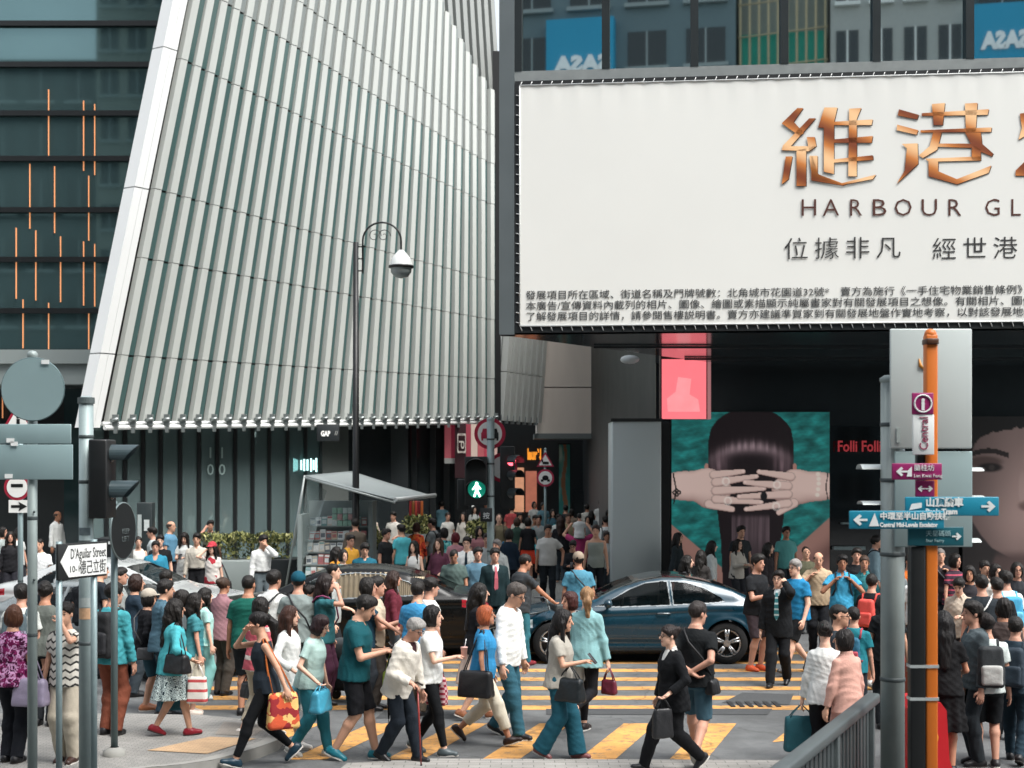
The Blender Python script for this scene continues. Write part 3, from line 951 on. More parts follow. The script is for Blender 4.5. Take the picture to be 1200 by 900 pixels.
def a_backpack(K, label, col, col2=None, big=1.):
    tw = K['tw']; mb = MB()
    MT = K['MT']
    T = Matrix(np.vstack([np.hstack([MT * np.array([1, -1, 1]), tw(0, -.20, .20)[:, None]]), [[0, 0, 0, 1]]]).tolist())
    G = Field((-.25, -.2, -.32), (.25, .2, .32), .0125)
    def fn(X, Y, Z):
        a = .15 * big * (1 - .16 * np.clip((Z + .05) / .3, 0, 1)); b = .075 * big
        qx = np.abs(X) - a + .05; qy = np.abs(Y) - b + .05; qz = np.abs(Z) - .23 * big + .05
        return (np.sqrt(np.maximum(qx, 0) ** 2 + np.maximum(qy, 0) ** 2 + np.maximum(qz, 0) ** 2) + np.minimum(np.maximum(qx, np.maximum(qy, qz)), 0) - .05).astype(np.float32)
    G.put(fn, (-.25, -.2, -.32), (.25, .2, .32), k=0)
    v, q = G.mesh(.004, len(label))
    T4 = np.array(T)
    mb.add(v @ T4[:3, :3].T + T4[:3, 3], q, 0, True)
    o1 = mb.build('backpack', [mat(col, .75, 0, .15, 15, .3, 70)])
    mb = MB()
    G = Field((-.2, -.12, -.2), (.2, .12, .2), .0125)
    def fn2(X, Y, Z):
        qx = np.abs(X) - .115 * big + .03; qy = np.abs(Y) - .04 + .03; qz = np.abs(Z) - .11 * big + .03
        return (np.sqrt(np.maximum(qx, 0) ** 2 + np.maximum(qy, 0) ** 2 + np.maximum(qz, 0) ** 2) + np.minimum(np.maximum(qx, np.maximum(qy, qz)), 0) - .03).astype(np.float32)
    G.put(fn2, (-.2, -.12, -.2), (.2, .12, .2), k=0)
    v, q = G.mesh(.003, 3); v = v + np.array([0, .075 * big, -.09])
    mb.add(v @ T4[:3, :3].T + T4[:3, 3], q, 0, True)
    mb.build('front_pocket', [mat(col2 or col, .75, 0, .15, 15, .3, 70)], o1)
    mb = MB()
    for sd in (1, -1):
        x = sd * .105
        mb.tube([tw(x * .9, -.13, .36), tw(x, -.075, .475), tw(x, .03, .485), tw(x * 1.05, .125, .38), tw(x * 1.1, .155, .25), tw(x * 1.5, .06, .12), tw(x * 1.1, -.13, .05)], .016, 6, 0)
    mb.build('strap', [mat(col2 if (col2 and big < 1) else col, .8)], o1)
    tag(put_in(K, o1), label, 'backpack')

def a_crossbag(K, label, col, i=0, size=(.24, .09, .18), sd2=-1, back=0.):
    tw = K['tw']; mb = MB()
    sd = (1, -1)[i]
    c = tw(sd * .20, -.03 - back, -.02)
    bagshape(mb, c, *size, 0, M=Matrix.Rotation(R(80), 4, 'Z'), seed=len(label))
    def loop(f):
        return [tw(sd * .185, f * .5, .02), tw(sd * .12, f * 1.25, .2), tw(-sd * .03, f * 1.22, .36), tw(-sd * .105, f * .55, .475)]
    fr = loop(.135); bk = loop(-.145)
    mb.tube(fr + [tw(-sd * .115, -.005, .495)] + bk[::-1], .012, 6, 1)
    tag(put_in(K, mb.build('shoulder_bag', [mat(col, .5, 0, .1, 12, .2, 50), mat(col, .6)])), label, 'bag')

def a_cup(K, i, label):
    p = Vector(hand(K, i, .10)) + Vector((0, -.02, -.03))
    mb = MB(); T = Matrix.Translation(p)
    mb.lathe([(0, 0), (.028, 0), (.038, .12), (.040, .12), (.040, .13), (0, .132)], (0, 0, 0), 14, 0, T)
    o = mb.build('cup', [mat('#d9a9a0', .4)])
    m2 = MB().tube([p + Vector((.01, 0, .1)), p + Vector((.02, -.02, .22))], .004, 6); m2.build('straw', [mat('#e8e8e8', .4)], o)
    tag(put_in(K, o), label, 'cup')

def a_cane(K, i, label):
    p = Vector(hand(K, i, .09)); mb = MB()
    ft = Vector((p.x, p.y - .05, 0.005)) 
    mb.tube([p + Vector((0, .0, .02)), ft], [.011, .009], 8)
    o = mb.build('walking_cane', [mat('#8c2f2a', .4)])
    MB().tube([p + Vector((0, .06, .03)), p + Vector((0, .0, .045)), p + Vector((0, -.07, .02))], .013, 8).build('handle', [mat('#20140f', .4)], o)
    MB().cyl(ft + Vector((0, 0, .03)), ft, .013, 8).build('rubber_tip', [mat('#111111', .8)], o)
    tag(put_in(K, o), label, 'cane')

def a_umbrella(K, i, label, col='#111114'):
    p = Vector(hand(K, i, .09)); mb = MB()
    mb.tube([p + Vector((0, .0, -.06)), p + Vector((0, .01, -.16)), p + Vector((0, .02, -.4)), p + Vector((0, .03, -.7))], [.018, .038, .03, .008], 8)
    o = mb.build('umbrella', [cloth(col)])
    MB().tube([p + Vector((0, .0, .05)), p + Vector((0, 0, -.07))], .012, 8).build('handle', [mat('#0c0c0c', .4)], o)
    MB().tube([p + Vector((0, .03, -.69)), p + Vector((0, .032, -.74))], .004, 6).build('tip', [mat('#777777', .3, 1)], o)
    tag(put_in(K, o), label, 'umbrella')

def a_paper(K, i, label, col='#dedcd6'):
    p = Vector(hand(K, i, .14))
    mb = MB(); mb.bbox((-.10, -.005, -.12), (.10, .005, .14), .002, 0, Matrix.Translation(p) @ Matrix.Rotation(R(-30), 4, 'X'))
    tag(put_in(K, mb.build('booklet', [mat(col, .7, var=.2, vs=20)])), label, 'booklet')

def a_print(K, s_, col, size=.05, h=.30, back=False, dx=0.):
    """lettering printed on the shirt"""
    tw = K['tw']
    f = (.163 if not back else -.16) * (K['tab'][4][2] / .118)
    T = Matrix.Translation(Vector(tw(dx, f, h))) @ Matrix.Rotation(R(180) if back else 0, 4, 'Z')
    o = text(s_, size, mat(col, .8, var=.05), T, 'print', None, 'CENTER', .012)
    o.data.transform(Matrix.Scale(K['s'], 4)); o.parent = K['body']

ACC = dict(phone=a_phone, bag=a_bag, backpack=a_backpack, crossbag=a_crossbag, cup=a_cup, cane=a_cane, umbrella=a_umbrella, paper=a_paper)
# ---------------------------------------------------------------- ground
def sheet(name, pts, z, m, label=None):
    o = newmesh(name, [(p[0], p[1], z) for p in pts], [tuple(range(len(pts)))], [m])
    o['kind'] = 'structure'
    return o

asph = mat('#626464', .85, 0, .22, 1.3, .6, 120)
n = asph.node_tree.nodes; L = asph.node_tree.links
def enrich(m, cr=.25, st=.35, sp=.16):
    n = m.node_tree.nodes; L = m.node_tree.links; b = n['Principled BSDF']; src = b.inputs['Base Color'].links[0].from_socket
    tc = n.new('ShaderNodeTexCoord')
    def nz(sc, det, lo, hi, a, c):
        q = n.new('ShaderNodeTexNoise'); q.inputs['Scale'].default_value = sc; q.inputs['Detail'].default_value = det; q.inputs['Roughness'].default_value = .65; L.new(tc.outputs['Object'], q.inputs['Vector'])
        r = n.new('ShaderNodeMapRange'); r.inputs[1].default_value = lo; r.inputs[2].default_value = hi; r.inputs[3].default_value = a; r.inputs[4].default_value = c; L.new(q.outputs[0], r.inputs[0]); return r.outputs[0]
    f = [nz(.35, 6, .35, .65, 1 - st, 1 + st * .5), nz(2.1, 8, .42, .62, 1 - st * .5, 1 + st * .3), nz(160, 2, .3, .7, 1 - sp, 1 + sp)]
    v = n.new('ShaderNodeTexVoronoi'); v.feature = 'DISTANCE_TO_EDGE'; v.inputs['Scale'].default_value = .55
    w_ = n.new('ShaderNodeTexNoise'); w_.inputs['Scale'].default_value = 1.4; w_.inputs['Detail'].default_value = 7; L.new(tc.outputs['Object'], w_.inputs['Vector'])
    va = n.new('ShaderNodeVectorMath'); va.operation = 'ADD'; L.new(tc.outputs['Object'], va.inputs[0]); L.new(w_.outputs['Color'], va.inputs[1]); L.new(va.outputs[0], v.inputs['Vector'])
    r = n.new('ShaderNodeMapRange'); r.inputs[1].default_value = .004; r.inputs[2].default_value = .014; r.inputs[3].default_value = 1 - cr; r.inputs[4].default_value = 1.; L.new(v.outputs['Distance'], r.inputs[0]); f.append(r.outputs[0])
    cur = src
    for q in f:
        s_ = n.new('ShaderNodeVectorMath'); s_.operation = 'SCALE'; L.new(cur, s_.inputs[0]); L.new(q, s_.inputs['Scale']); cur = s_.outputs[0]
    L.new(cur, b.inputs['Base Color'])
enrich(asph)
def sheetgrid(name, x0, x1, y0, y1, z, m):
    o = newmesh(name, [(x0, y0, z), (x1, y0, z), (x1, y1, z), (x0, y1, z)], [(0, 1, 2, 3)], [m]); o['kind'] = 'structure'; return o
sheetgrid('ground', -400, 400, -120, 900, -.004, mat('#4b4d4e', .9))
sheetgrid('road', -60, 60, 1, 31, 0., asph)

def brickmat(c1, c2, mort, sx=5., rough=.85):
    m = mat(c1, rough, 0, .1, 3.3)
    m = m.copy(); N = m.node_tree.nodes; K = m.node_tree.links
    br = N.new('ShaderNodeTexBrick')
    br.inputs['Scale'].default_value = sx; br.inputs['Color1'].default_value = (*srgb(c1), 1); br.inputs['Color2'].default_value = (*srgb(c2), 1)
    br.inputs['Mortar'].default_value = (*srgb(mort), 1); br.inputs['Mortar Size'].default_value = .012
    tc = N.new('ShaderNodeTexCoord'); K.new(tc.outputs['Object'], br.inputs['Vector'])
    nz = N.new('ShaderNodeTexNoise'); nz.inputs['Scale'].default_value = 1.7; nz.inputs['Detail'].default_value = 6
    K.new(tc.outputs['Object'], nz.inputs['Vector'])
    mu = N.new('ShaderNodeMath'); mu.operation = 'MULTIPLY_ADD'; mu.inputs[1].default_value = .7; mu.inputs[2].default_value = .62
    K.new(nz.outputs[0], mu.inputs[0])
    sc_ = N.new('ShaderNodeVectorMath'); sc_.operation = 'SCALE'
    K.new(br.outputs['Color'], sc_.inputs[0]); K.new(mu.outputs[0], sc_.inputs['Scale'])
    b = N['Principled BSDF']
    K.new(sc_.outputs[0], b.inputs['Base Color'])
    bp = N.new('ShaderNodeBump'); bp.inputs['Strength'].default_value = .3; bp.inputs['Distance'].default_value = .01; bp.invert = True
    K.new(br.outputs['Fac'], bp.inputs['Height']); K.new(bp.outputs[0], b.inputs['Normal'])
    return m

def raised(name, pts, z, mtop, mside, kind='structure'):
    n_ = len(pts)
    V = [(p[0], p[1], z) for p in pts] + [(p[0], p[1], -.02) for p in pts]
    F = [tuple(range(n_))] + [(i, i + n_, (i + 1) % n_ + n_, (i + 1) % n_) for i in range(n_)]
    o = newmesh(name, V, F, [mtop, mside], [0] + [1] * n_)
    o['kind'] = kind
    return o
pave = brickmat('#8d8b86', '#7f7e7a', '#4e4e4c')
kerbm = mat('#8b8a85', .8, 0, .18, 5, .3, 60)
def gz(u, v, z):
    y = FPX * (CH - z) / (v - VH); return ((u - 600) * y / FPX, y)
# the corner pavement on the left, with its rounded kerb
cpts = [gz(u, v, KERB) for u, v in ((-330, 836), (150, 836), (240, 838), (292, 843), (322, 850), (334, 858), (326, 867), (305, 875), (275, 884), (248, 891), (213, 896), (179, 899), (120, 906), (40, 916), (-330, 945))]
raised('pavement', cpts[::-1], KERB, pave, kerbm)
cx_ = sum(p[0] for p in cpts) / len(cpts); cy_ = sum(p[1] for p in cpts) / len(cpts)
seg = cpts[3:13]
mb = MB()
for a, b in zip(seg, seg[1:]):
    ia = (a[0] - .16 * (1 if True else 0), a[1] + (.0)); ib = (b[0] - .16, b[1])
    mb.add([(a[0], a[1], KERB + .004), (b[0], b[1], KERB + .004), (ib[0], ib[1], KERB + .004), (ia[0], ia[1], KERB + .004)], [(0, 1, 2, 3)])
o = mb.build('kerb', [kerbm]); o['kind'] = 'structure'
sheet('tactile_paving', [gz(u, v, KERB) for u, v in ((172, 880), (243, 884), (300, 866), (246, 864))], KERB + .008, brickmat('#b89a78', '#ab8f70', '#7d6a55', 6.))
sheet('light_paving', [gz(u, v, KERB) for u, v in ((252, 861), (296, 863), (318, 850), (262, 846))], KERB + .006, brickmat('#8f8880', '#857f77', '#55504a', 7.))
# near kerb strip under the camera, and the far pavement
raised('near_pavement', [(-6, 13.2), (2.0, 13.2), (2.0, 15.3), (-.75, 15.33), (-3.0, 15.0), (-6, 14.2)][::-1] if False else [(-2.2, 12.0), (2.9, 12.0), (2.9, 15.25), (-.9, 15.33), (-1.75, 15.1)], .02, brickmat('#9a9893', '#8f8d88', '#6b6a66', 2.2), kerbm)
raised('far_pavement', [(-60, 30.5), (60, 30.5), (60, 110), (-60, 110)], KERB, brickmat('#8f908c', '#84867f', '#5c5d59', 3.), kerbm)

# yellow crossing bars: worn paint
yel = mat('#cf9852', .75, 0, .2, 4, .2, 80)
yw = yel.copy(); N = yw.node_tree.nodes; K_ = yw.node_tree.links
enrich(yw, .45, .25)
b = N['Principled BSDF']; src = b.inputs['Base Color'].links[0].from_socket
nz = N.new('ShaderNodeTexNoise'); nz.inputs['Scale'].default_value = 7; nz.inputs['Detail'].default_value = 8; nz.inputs['Roughness'].default_value = .75
tc = N.new('ShaderNodeTexCoord'); K_.new(tc.outputs['Object'], nz.inputs['Vector'])
mr = N.new('ShaderNodeMapRange'); mr.inputs[1].default_value = .51; mr.inputs[2].default_value = .66
K_.new(nz.outputs[0], mr.inputs[0])
mx = N.new('ShaderNodeMix'); mx.data_type = 'RGBA'; K_.new(mr.outputs[0], mx.inputs[0]); K_.new(src, mx.inputs[6]); mx.inputs[7].default_value = (.12, .11, .09, 1)
K_.new(mx.outputs[2], b.inputs['Base Color'])
def bar(pts):
    o = sheet('crossing_bar', pts, .004, yw); return o
for yb in (23.95, 22.85, 21.95, 21.05, 20.2, 19.38, 18.6):
    bar([(-4.3, yb - .14), (5.6, yb - .14), (5.6, yb + .18), (-4.3, yb + .18)])
dx_ = math.tan(R(18)) 
for ut in (825, 731, 632, 533, 434, 340):
    p = gp(ut, 848)
    x0, y0 = p.x, p.y; y1 = 15.36
    xs = (y0 - y1) * .31
    bar([(x0 - xs, y1), (x0 - xs + .40, y1), (x0 + .40, y0), (x0, y0)])
sheet('road_marking', [tuple(gp(u, v))[:2] for u, v in ((905, 870), (925, 868), (935, 858), (918, 860))], .004, yw)
# repaired patches in the asphalt
patchm = mat('#3f4142', .9, 0, .3, 6, .5, 90)
for q in (((640, 838), (900, 838), (905, 831), (640, 831)), ((846, 824), (925, 826), (930, 814), (870, 812)), ((440, 842), (560, 842), (560, 834), (450, 834))):
    sheet('road_patch', [tuple(gp(*p))[:2] for p in q], .006, patchm)
mb = MB(); cpt = gp(885, 826)
for k in range(6):
    mb.box((cpt.x - .35 + k * .12, cpt.y - .2, .008), (cpt.x - .29 + k * .12, cpt.y + .2, .014))
o = mb.build('drain_grate', [mat('#1d1e1f', .7)]); tag(o, 'dark iron drain grate let into the asphalt by the crossing', 'drain')

# ---------------------------------------------------------------- louvred tower on the left
A = np.array([-10.45, 36.0]); Bp = np.array([-.62, 51.0])
dirw = (Bp - A); LW = np.linalg.norm(dirw); dirw = dirw / LW; nrm = np.array([dirw[1], -dirw[0]])
finm = mat('#b9bdb8', .5, 0, .12, 1.6, .04, 8, stretch=(1, 1, .12))
fing = mat('#7d8482', .5, 0, .07, .9, .04, 8)
whitem = mat('#e6e8e6', .35, 0, .03, 1)
teal = mat('#4a6361', .12, .1, .12, .8, spec=.5)
dark = mat('#0b0d0e', .6, 0, .1, 2)
steel = mat('#8a9190', .35, .6, .1, 4)
tower = thing('louvred_tower', 'leaning pale grey tower of slanted vertical louvres over teal glass', 'tower', (-5, 45, 0))
tower_inv = Matrix.Translation((-5, 45, 0)).inverted()
def under(o, par):
    o.parent = par
    o.matrix_parent_inverse = par.matrix_world.inverted() if par.type != 'EMPTY' or True else o.matrix_parent_inverse
    return o
bpy.context.view_layer.update()
def lean(sx):   # sideways lean of the fin per metre of height
    return max(0.0, .205 * (1 - sx / .93)) if sx < .93 else 0.
RL = [4.17, 5.96, 8.44, 10.19, 13.5, 15.4, 16.7, 25.]
RRt = [4.73, 6.23, 8.34, 9.75, 12.44, 13.88, 14.9, 16.4]
def rowz(sx): return [a + (b_ - a) * sx for a, b_ in zip(RL, RRt)]
def topz(sx):
    return 16.4 + (1 - sx) * 9.5
def finpt(sx, z, out, along=0.):
    zb = RL[0] + (RRt[0] - RL[0]) * sx
    q = A + dirw * (sx * LW + along) + nrm * out
    return (q[0] + lean(sx) * (z - zb), q[1], z)
NF = 31
fw = LW / NF
gl = MB(); seams = MB()
for i in range(NF):
    s0 = (i + .5) / NF; sA = i / NF; sB = (i + 1) / NF
    rz_ = rowz(s0); rz_[-1] = topz(s0)
    mb = MB()
    for k in range(len(rz_) - 1):
        z0, z1 = rz_[k], rz_[k + 1] - .014
        solid = k >= 5
        wd = fw * .43
        a0 = -wd / 2
        P = []
        for z in (z0, z1):
            o_ = .10 + (.004 if z == z0 else -.004)
            P += [finpt(s0, z, -.05, a0), finpt(s0, z, o_, a0 + .02), finpt(s0, z, o_, a0 + wd), finpt(s0, z, -.05, a0 + wd)]
        mb.add(P, [(0, 1, 5, 4), (1, 2, 6, 5), (2, 3, 7, 6), (3, 0, 4, 7), (0, 3, 2, 1), (4, 5, 6, 7)], 0)
    fo = mb.build('fin', [finm], tower); fo.matrix_parent_inverse = tower_inv
    # bracket at the foot of each fin
    m2 = MB()
    bpnt = Vector(finpt(s0, rz_[0] + .12, .25, 0))
    m2.box((bpnt.x - .07, bpnt.y - .07, bpnt.z - .16), (bpnt.x + .07, bpnt.y + .05, bpnt.z + .14))
    m2.cyl(bpnt + Vector((-.1, -.1, -.02)), bpnt + Vector((.1, -.1, .02)), .05, 8)
    m2.box((bpnt.x - .03, bpnt.y - .1, bpnt.z - .34), (bpnt.x + .05, bpnt.y, bpnt.z - .2))
    m2.build('bracket', [steel], fo)
    # glazing strip behind and dark joint
    for k in range(len(rz_) - 1):
        z0, z1 = rz_[k] + .015, rz_[k + 1] - .035
        m_ = 0 if k < 5 else 2
        gl.add([finpt(s0, z0, -.02, wd / 2), finpt(s0, z0, -.02, fw / 2 + (fw - wd) / 2 - .06), finpt(s0, z1, -.02, fw / 2 + (fw - wd) / 2 - .06), finpt(s0, z1, -.02, wd / 2)], [(0, 1, 2, 3)], m_)
gl.build('glazing', [teal, dark, fing], tower).matrix_parent_inverse = tower_inv
mb = MB()
for i in range(NF):
    sA, sB = i / NF, (i + 1) / NF
    mb.add([finpt(sA, rowz(sA)[0], -.08), finpt(sB, rowz(sB)[0], -.08), finpt(sB, topz(sB), -.08), finpt(sA, topz(sA), -.08)], [(0, 1, 2, 3)])
mb.build('backing_wall', [dark], tower).matrix_parent_inverse = tower_inv
# white corner frame: two flat strips at the left edge
for off, wd in ((-.50, .25), (-.24, .20)):
    mb = MB()
    for z0, z1 in ((4.1, 5.94), (5.97, 10.1), (10.13, 13.6), (13.63, 25.)):
        P = []
        for z in (z0, z1):
            P += [finpt(0, z, -.3, off), finpt(0, z, .10, off), finpt(0, z, .10, off + wd), finpt(0, z, -.3, off + wd)]
        mb.add(P, [(0, 1, 5, 4), (1, 2, 6, 5), (2, 3, 7, 6), (3, 0, 4, 7), (0, 3, 2, 1), (4, 5, 6, 7)])
    mb.build('corner_frame', [whitem], tower).matrix_parent_inverse = tower_inv
# foot rail
mb = MB(); mb.tube([finpt(0, 4.1, .22), finpt(1, 4.66, .22)], .06, 8)
mb.tube([finpt(0, 4.2, .1), finpt(1, 4.76, .1)], .05, 8)
mb.build('foot_rail', [whitem], tower).matrix_parent_inverse = tower_inv
mb = MB(); mb.add([finpt(0, 4.2, .1), finpt(1, 4.76, .1), finpt(1, 4.76, -9), finpt(0, 4.2, -9)], [(0, 1, 2, 3)])
mb.build('soffit', [mat('#23282a', .5)], tower).matrix_parent_inverse = tower_inv
# shop glazing below the louvres
shopglass = mat('#8ba1a2', .03, .6, .2, .5, spec=.6)
def low(sx, z, out): 
    q = A + dirw * (sx * LW) + nrm * out
    return (q[0], q[1], z)
edges = [0.02, .055, .09, .125, .16, .20, .24, .28, .32, .36, .40, .445, .49, .53]
gz_ = MB(); fr = MB()
for a, b_ in zip(edges, edges[1:]):
    gz_.add([low(a, KERB, -.9), low(b_, KERB, -.9), low(b_, 4.9, -.9), low(a, 4.9, -.9)], [(0, 1, 2, 3)])
gz_.build('shop_window', [shopglass], tower).matrix_parent_inverse = tower_inv
for a in edges:
    m2 = MB(); q = low(a, 0, -.86)
    m2.box((q[0] - .045, q[1] - .06, KERB), (q[0] + .045, q[1] + .06, 4.75))
    m2.build('mullion', [mat('#14181a', .5)], tower).matrix_parent_inverse = tower_inv
mb = MB()
mb.add([low(.53, KERB, -.8), low(.60, KERB, -.8), low(.60, 4.9, -.8), low(.53, 4.9, -.8)], [(0, 1, 2, 3)])
mb.build('stone_pier', [mat('#5d6361', .6)], tower).matrix_parent_inverse = tower_inv
shopdark = mat('#2c3234', .2, 0, .3, 1.2, spec=.5)
mb = MB()
mb.add([low(.60, KERB, -1.0), low(1.0, KERB, -1.0), low(1.0, 5.0, -1.0), low(.60, 5.0, -1.0)], [(0, 1, 2, 3)])
mb.build('dark_shopfront', [shopdark], tower).matrix_parent_inverse = tower_inv
for a, w_ in ((.745, .05), (.80, .012), (.86, .012), (.905, .012), (.95, .03)):
    m2 = MB(); q = low(a, 0, -.9); m2.box((q[0] - w_ * 8, q[1] - .08, KERB), (q[0] + w_ * 8, q[1], 4.7))
    m2.build('pilaster', [mat('#2b3032' if w_ > .03 else '#212527', .4)], tower).matrix_parent_inverse = tower_inv
# second, shorter louvred face past the corner and the upper storey of fins
A2 = np.array([-.55, 51.2]); B2 = np.array([1.0, 55.]); d2 = (B2 - A2); L2_ = np.linalg.norm(d2); d2 = d2 / L2_; n2 = np.array([d2[1], -d2[0]])
for i in range(7):
    c = A2 + d2 * (i + .5) / 7 * L2_
    mb = MB(); w2 = L2_ / 7 * .6
    ln2 = .07
    for z0, z1 in ((4.75, 6.5), (6.53, 9.2), (9.23, 13.), (13.03, 19)):
        P = []
        for z in (z0, z1):
            for al, ou in ((-w2 / 2, -.1), (-w2 / 2 + .02, .2), (w2 / 2, .2), (w2 / 2, -.1)):
                q = c + d2 * al + n2 * ou; P.append((q[0] + ln2 * (z - 4.75), q[1], z))
        mb.add(P, [(0, 1, 5, 4), (1, 2, 6, 5), (2, 3, 7, 6), (3, 0, 4, 7), (0, 3, 2, 1), (4, 5, 6, 7)])
    fo = mb.build('fin', [finm], tower); fo.matrix_parent_inverse = tower_inv
    m2 = MB(); m2.box((c[0] - .06, c[1] - .35, 4.65), (c[0] + .08, c[1] - .2, 4.95)); m2.build('bracket', [steel], fo)
mb = MB(); mb.add([(A2[0], A2[1] + .1, 4.7), (B2[0], B2[1] + .1, 4.7), (B2[0] + 1, B2[1] + .1, 19), (A2[0] + 1, A2[1] + .1, 19)], [(0, 1, 2, 3)])
mb.box((A2[0] - .15, A2[1] - .15, 4.3), (A2[0] + .15, A2[1], 18))
mb.build('backing_wall', [dark], tower).matrix_parent_inverse = tower_inv
up = MB(); upb = MB()
for i in range(26):
    q = A + dirw * ((.45 + .026 * i) * LW) - nrm * .9
    mb = up
    P = []
    for z in (13., 30.):
        for al, ou in ((-.13, -.05), (-.13, .14), (.13, .14), (.13, -.05)):
            w3 = q + dirw * al + nrm * ou
            P.append((w3[0] + (z - 13) * (-.06), w3[1], z))
    mb.add(P, [(0, 1, 5, 4), (1, 2, 6, 5), (2, 3, 7, 6), (3, 0, 4, 7)])
up.build('upper_louvres', [mat('#8b8f8c', .5, 0, .08, 1)], tower).matrix_parent_inverse = tower_inv
q0 = A + dirw * (.2 * LW) - nrm * 1.0; q1 = A + dirw * (1.13 * LW) - nrm * 1.0
upb.add([(q0[0], q0[1], 12), (q1[0], q1[1], 12), (q1[0] - 1., q1[1], 30), (q0[0] - 1., q0[1], 30)], [(0, 1, 2, 3)])
upb.build('upper_wall', [mat('#4a504f', .5)], tower).matrix_parent_inverse = tower_inv

# ---------------------------------------------------------------- dark glass building at far left
gb = thing('glass_building', 'dark glass building with thin amber light strips behind its panes', 'building', (-16, 42, 0))
gi = Matrix.Translation((-16, 42, 0)).inverted()
def pt(o, par, inv): o.parent = par; o.matrix_parent_inverse = inv; return o
fglass = mat('#5d787a', .03, .7, .25, .15, spec=.5)
rows_v = [-120, -70, -20, 28, 76, 133, 186, 246, 304, 364, 412]
def ZG(v): return CH + (VH - v) * 42 / FPX
for va, vb in zip(rows_v, rows_v[1:]):
    tl = random.uniform(-.004, .004)
    mb = MB().box((-36, 42.0 + tl, ZG(vb)), (-8.2, 42.06 + tl, ZG(va) + .0))
    pt(mb.build('window_band', [fglass]), gb, gi)
for vv in rows_v[1:]:
    mb = MB().box((-36, 41.86, ZG(vv) - .09), (-8.3, 42.02, ZG(vv) + .06))
    pt(mb.build('transom', [mat('#0c1011', .4)]), gb, gi)
led = mat('#d08a5c', .5, var=0, emit=.5)
for u, va, vb in ((57, 105, 185), (98, 118, 200), (111, 122, 205), (35, 192, 268), (64, 195, 273), (104, 206, 282), (19, 267, 350), (42, 270, 352), (71, 277, 354), (98, 283, 358), (111, 286, 359), (27, 351, 408), (57, 355, 410), (104, 362, 418), (3, 455, 490), (-20, 150, 230), (-45, 240, 320)):
    a = px(u, va, 41.97); b_ = px(u, vb, 41.97)
    mb = MB().box((a.x - .012, 41.95, b_.z), (a.x + .012, 41.99, a.z))
    pt(mb.build('light_strip', [led]), gb, gi)
mb = MB().box((-36, 40.0, ZG(452) - .1), (-10.2, 41.8, ZG(416))); mb.box((-36, 39.85, ZG(432)), (-10.3, 40.0, ZG(418))); mb.box((-36, 39.9, ZG(455)), (-10.1, 40., ZG(447)))
pt(mb.build('canopy', [mat('#8f9896', .4, .2, .06, 1)]), gb, gi)
mb = MB().box((-36, 42.1, KERB), (-12.8, 42.3, 6.2))
pt(mb.build('entrance_wall', [mat('#2a3032', .35, 0, .3, .7)]), gb, gi)
mb = MB().box((-13.1, 41.6, KERB), (-11.8, 41.7, 6)).box((-11.7, 41.6, KERB), (-10.6, 41.7, 6))
pt(mb.build('entrance_glass', [mat('#31494a', .05, 0, .2, .6, spec=.8)]), gb, gi)

# ---------------------------------------------------------------- corner building on the right with the hoarding
cb = thing('corner_building', 'dark corner building with overhanging upper floor of tall reflecting windows', 'building', (5, 34, 0))
ci = Matrix.Translation((5, 34, 0)).inverted()
fa = Vector((.11, 26.0, 0)); fd = Vector((8.92, -.9, 0)).normalized(); fn_ = Vector((fd.y, -fd.x, 0)); fang = math.atan2(fd.y, fd.x)
def FR(a, z, out=0.): return fa + fd * a + fn_ * out + Vector((0, 0, z))     # a along the front, out towards the viewer
def frbox(mb, a0, a1, z0, z1, o0, o1, m=0):
    P = [FR(a, z, o) for z in (z0, z1) for a, o in ((a0, o0), (a1, o0), (a1, o1), (a0, o1))]
    mb.add(P, [(0, 1, 2, 3), (4, 7, 6, 5), (0, 4, 5, 1), (1, 5, 6, 2), (2, 6, 7, 3), (3, 7, 4, 0)], m); return mb
metal = mat('#6b7375', .4, .5, .08, 1.2)
dmetal = mat('#2d3335', .4, .5, .1, 1.5)
pt(frbox(MB(), -.34, -.06, 5.55, 14.4, -.3, .06).build('corner_post', [metal]), cb, ci)
pt(frbox(MB(), -.06, 13, 10.13, 10.36, -.3, .02).build('sill', [mat('#9a9f9e', .35, .5)]), cb, ci)
wglass = mat('#d3e0e0', .02, 1., .06, .3)
ms = [0.0, 1.6, 3.2, 4.8, 6.42, 8.04, 9.65, 11.3, 13.]
for a0, a1 in zip(ms, ms[1:]):
    for z0, z1 in ((10.36, 14.1),):
        w_ = frbox(MB(), a0 + .07, a1 - .07, z0, z1, -.16, -.12).build('window', [wglass]); pt(w_, cb, ci)
        w_.rotation_euler = (0, 0, 0)
for a in ms:
    pt(frbox(MB(), a - .07, a + .07, 10.36, 14.1, -.2, .03).build('mullion', [dmetal]), cb, ci)
for z in (14.1,):
    pt(frbox(MB(), 0, 13, z, z + .3, -.18, .01).build('transom', [dmetal]), cb, ci)
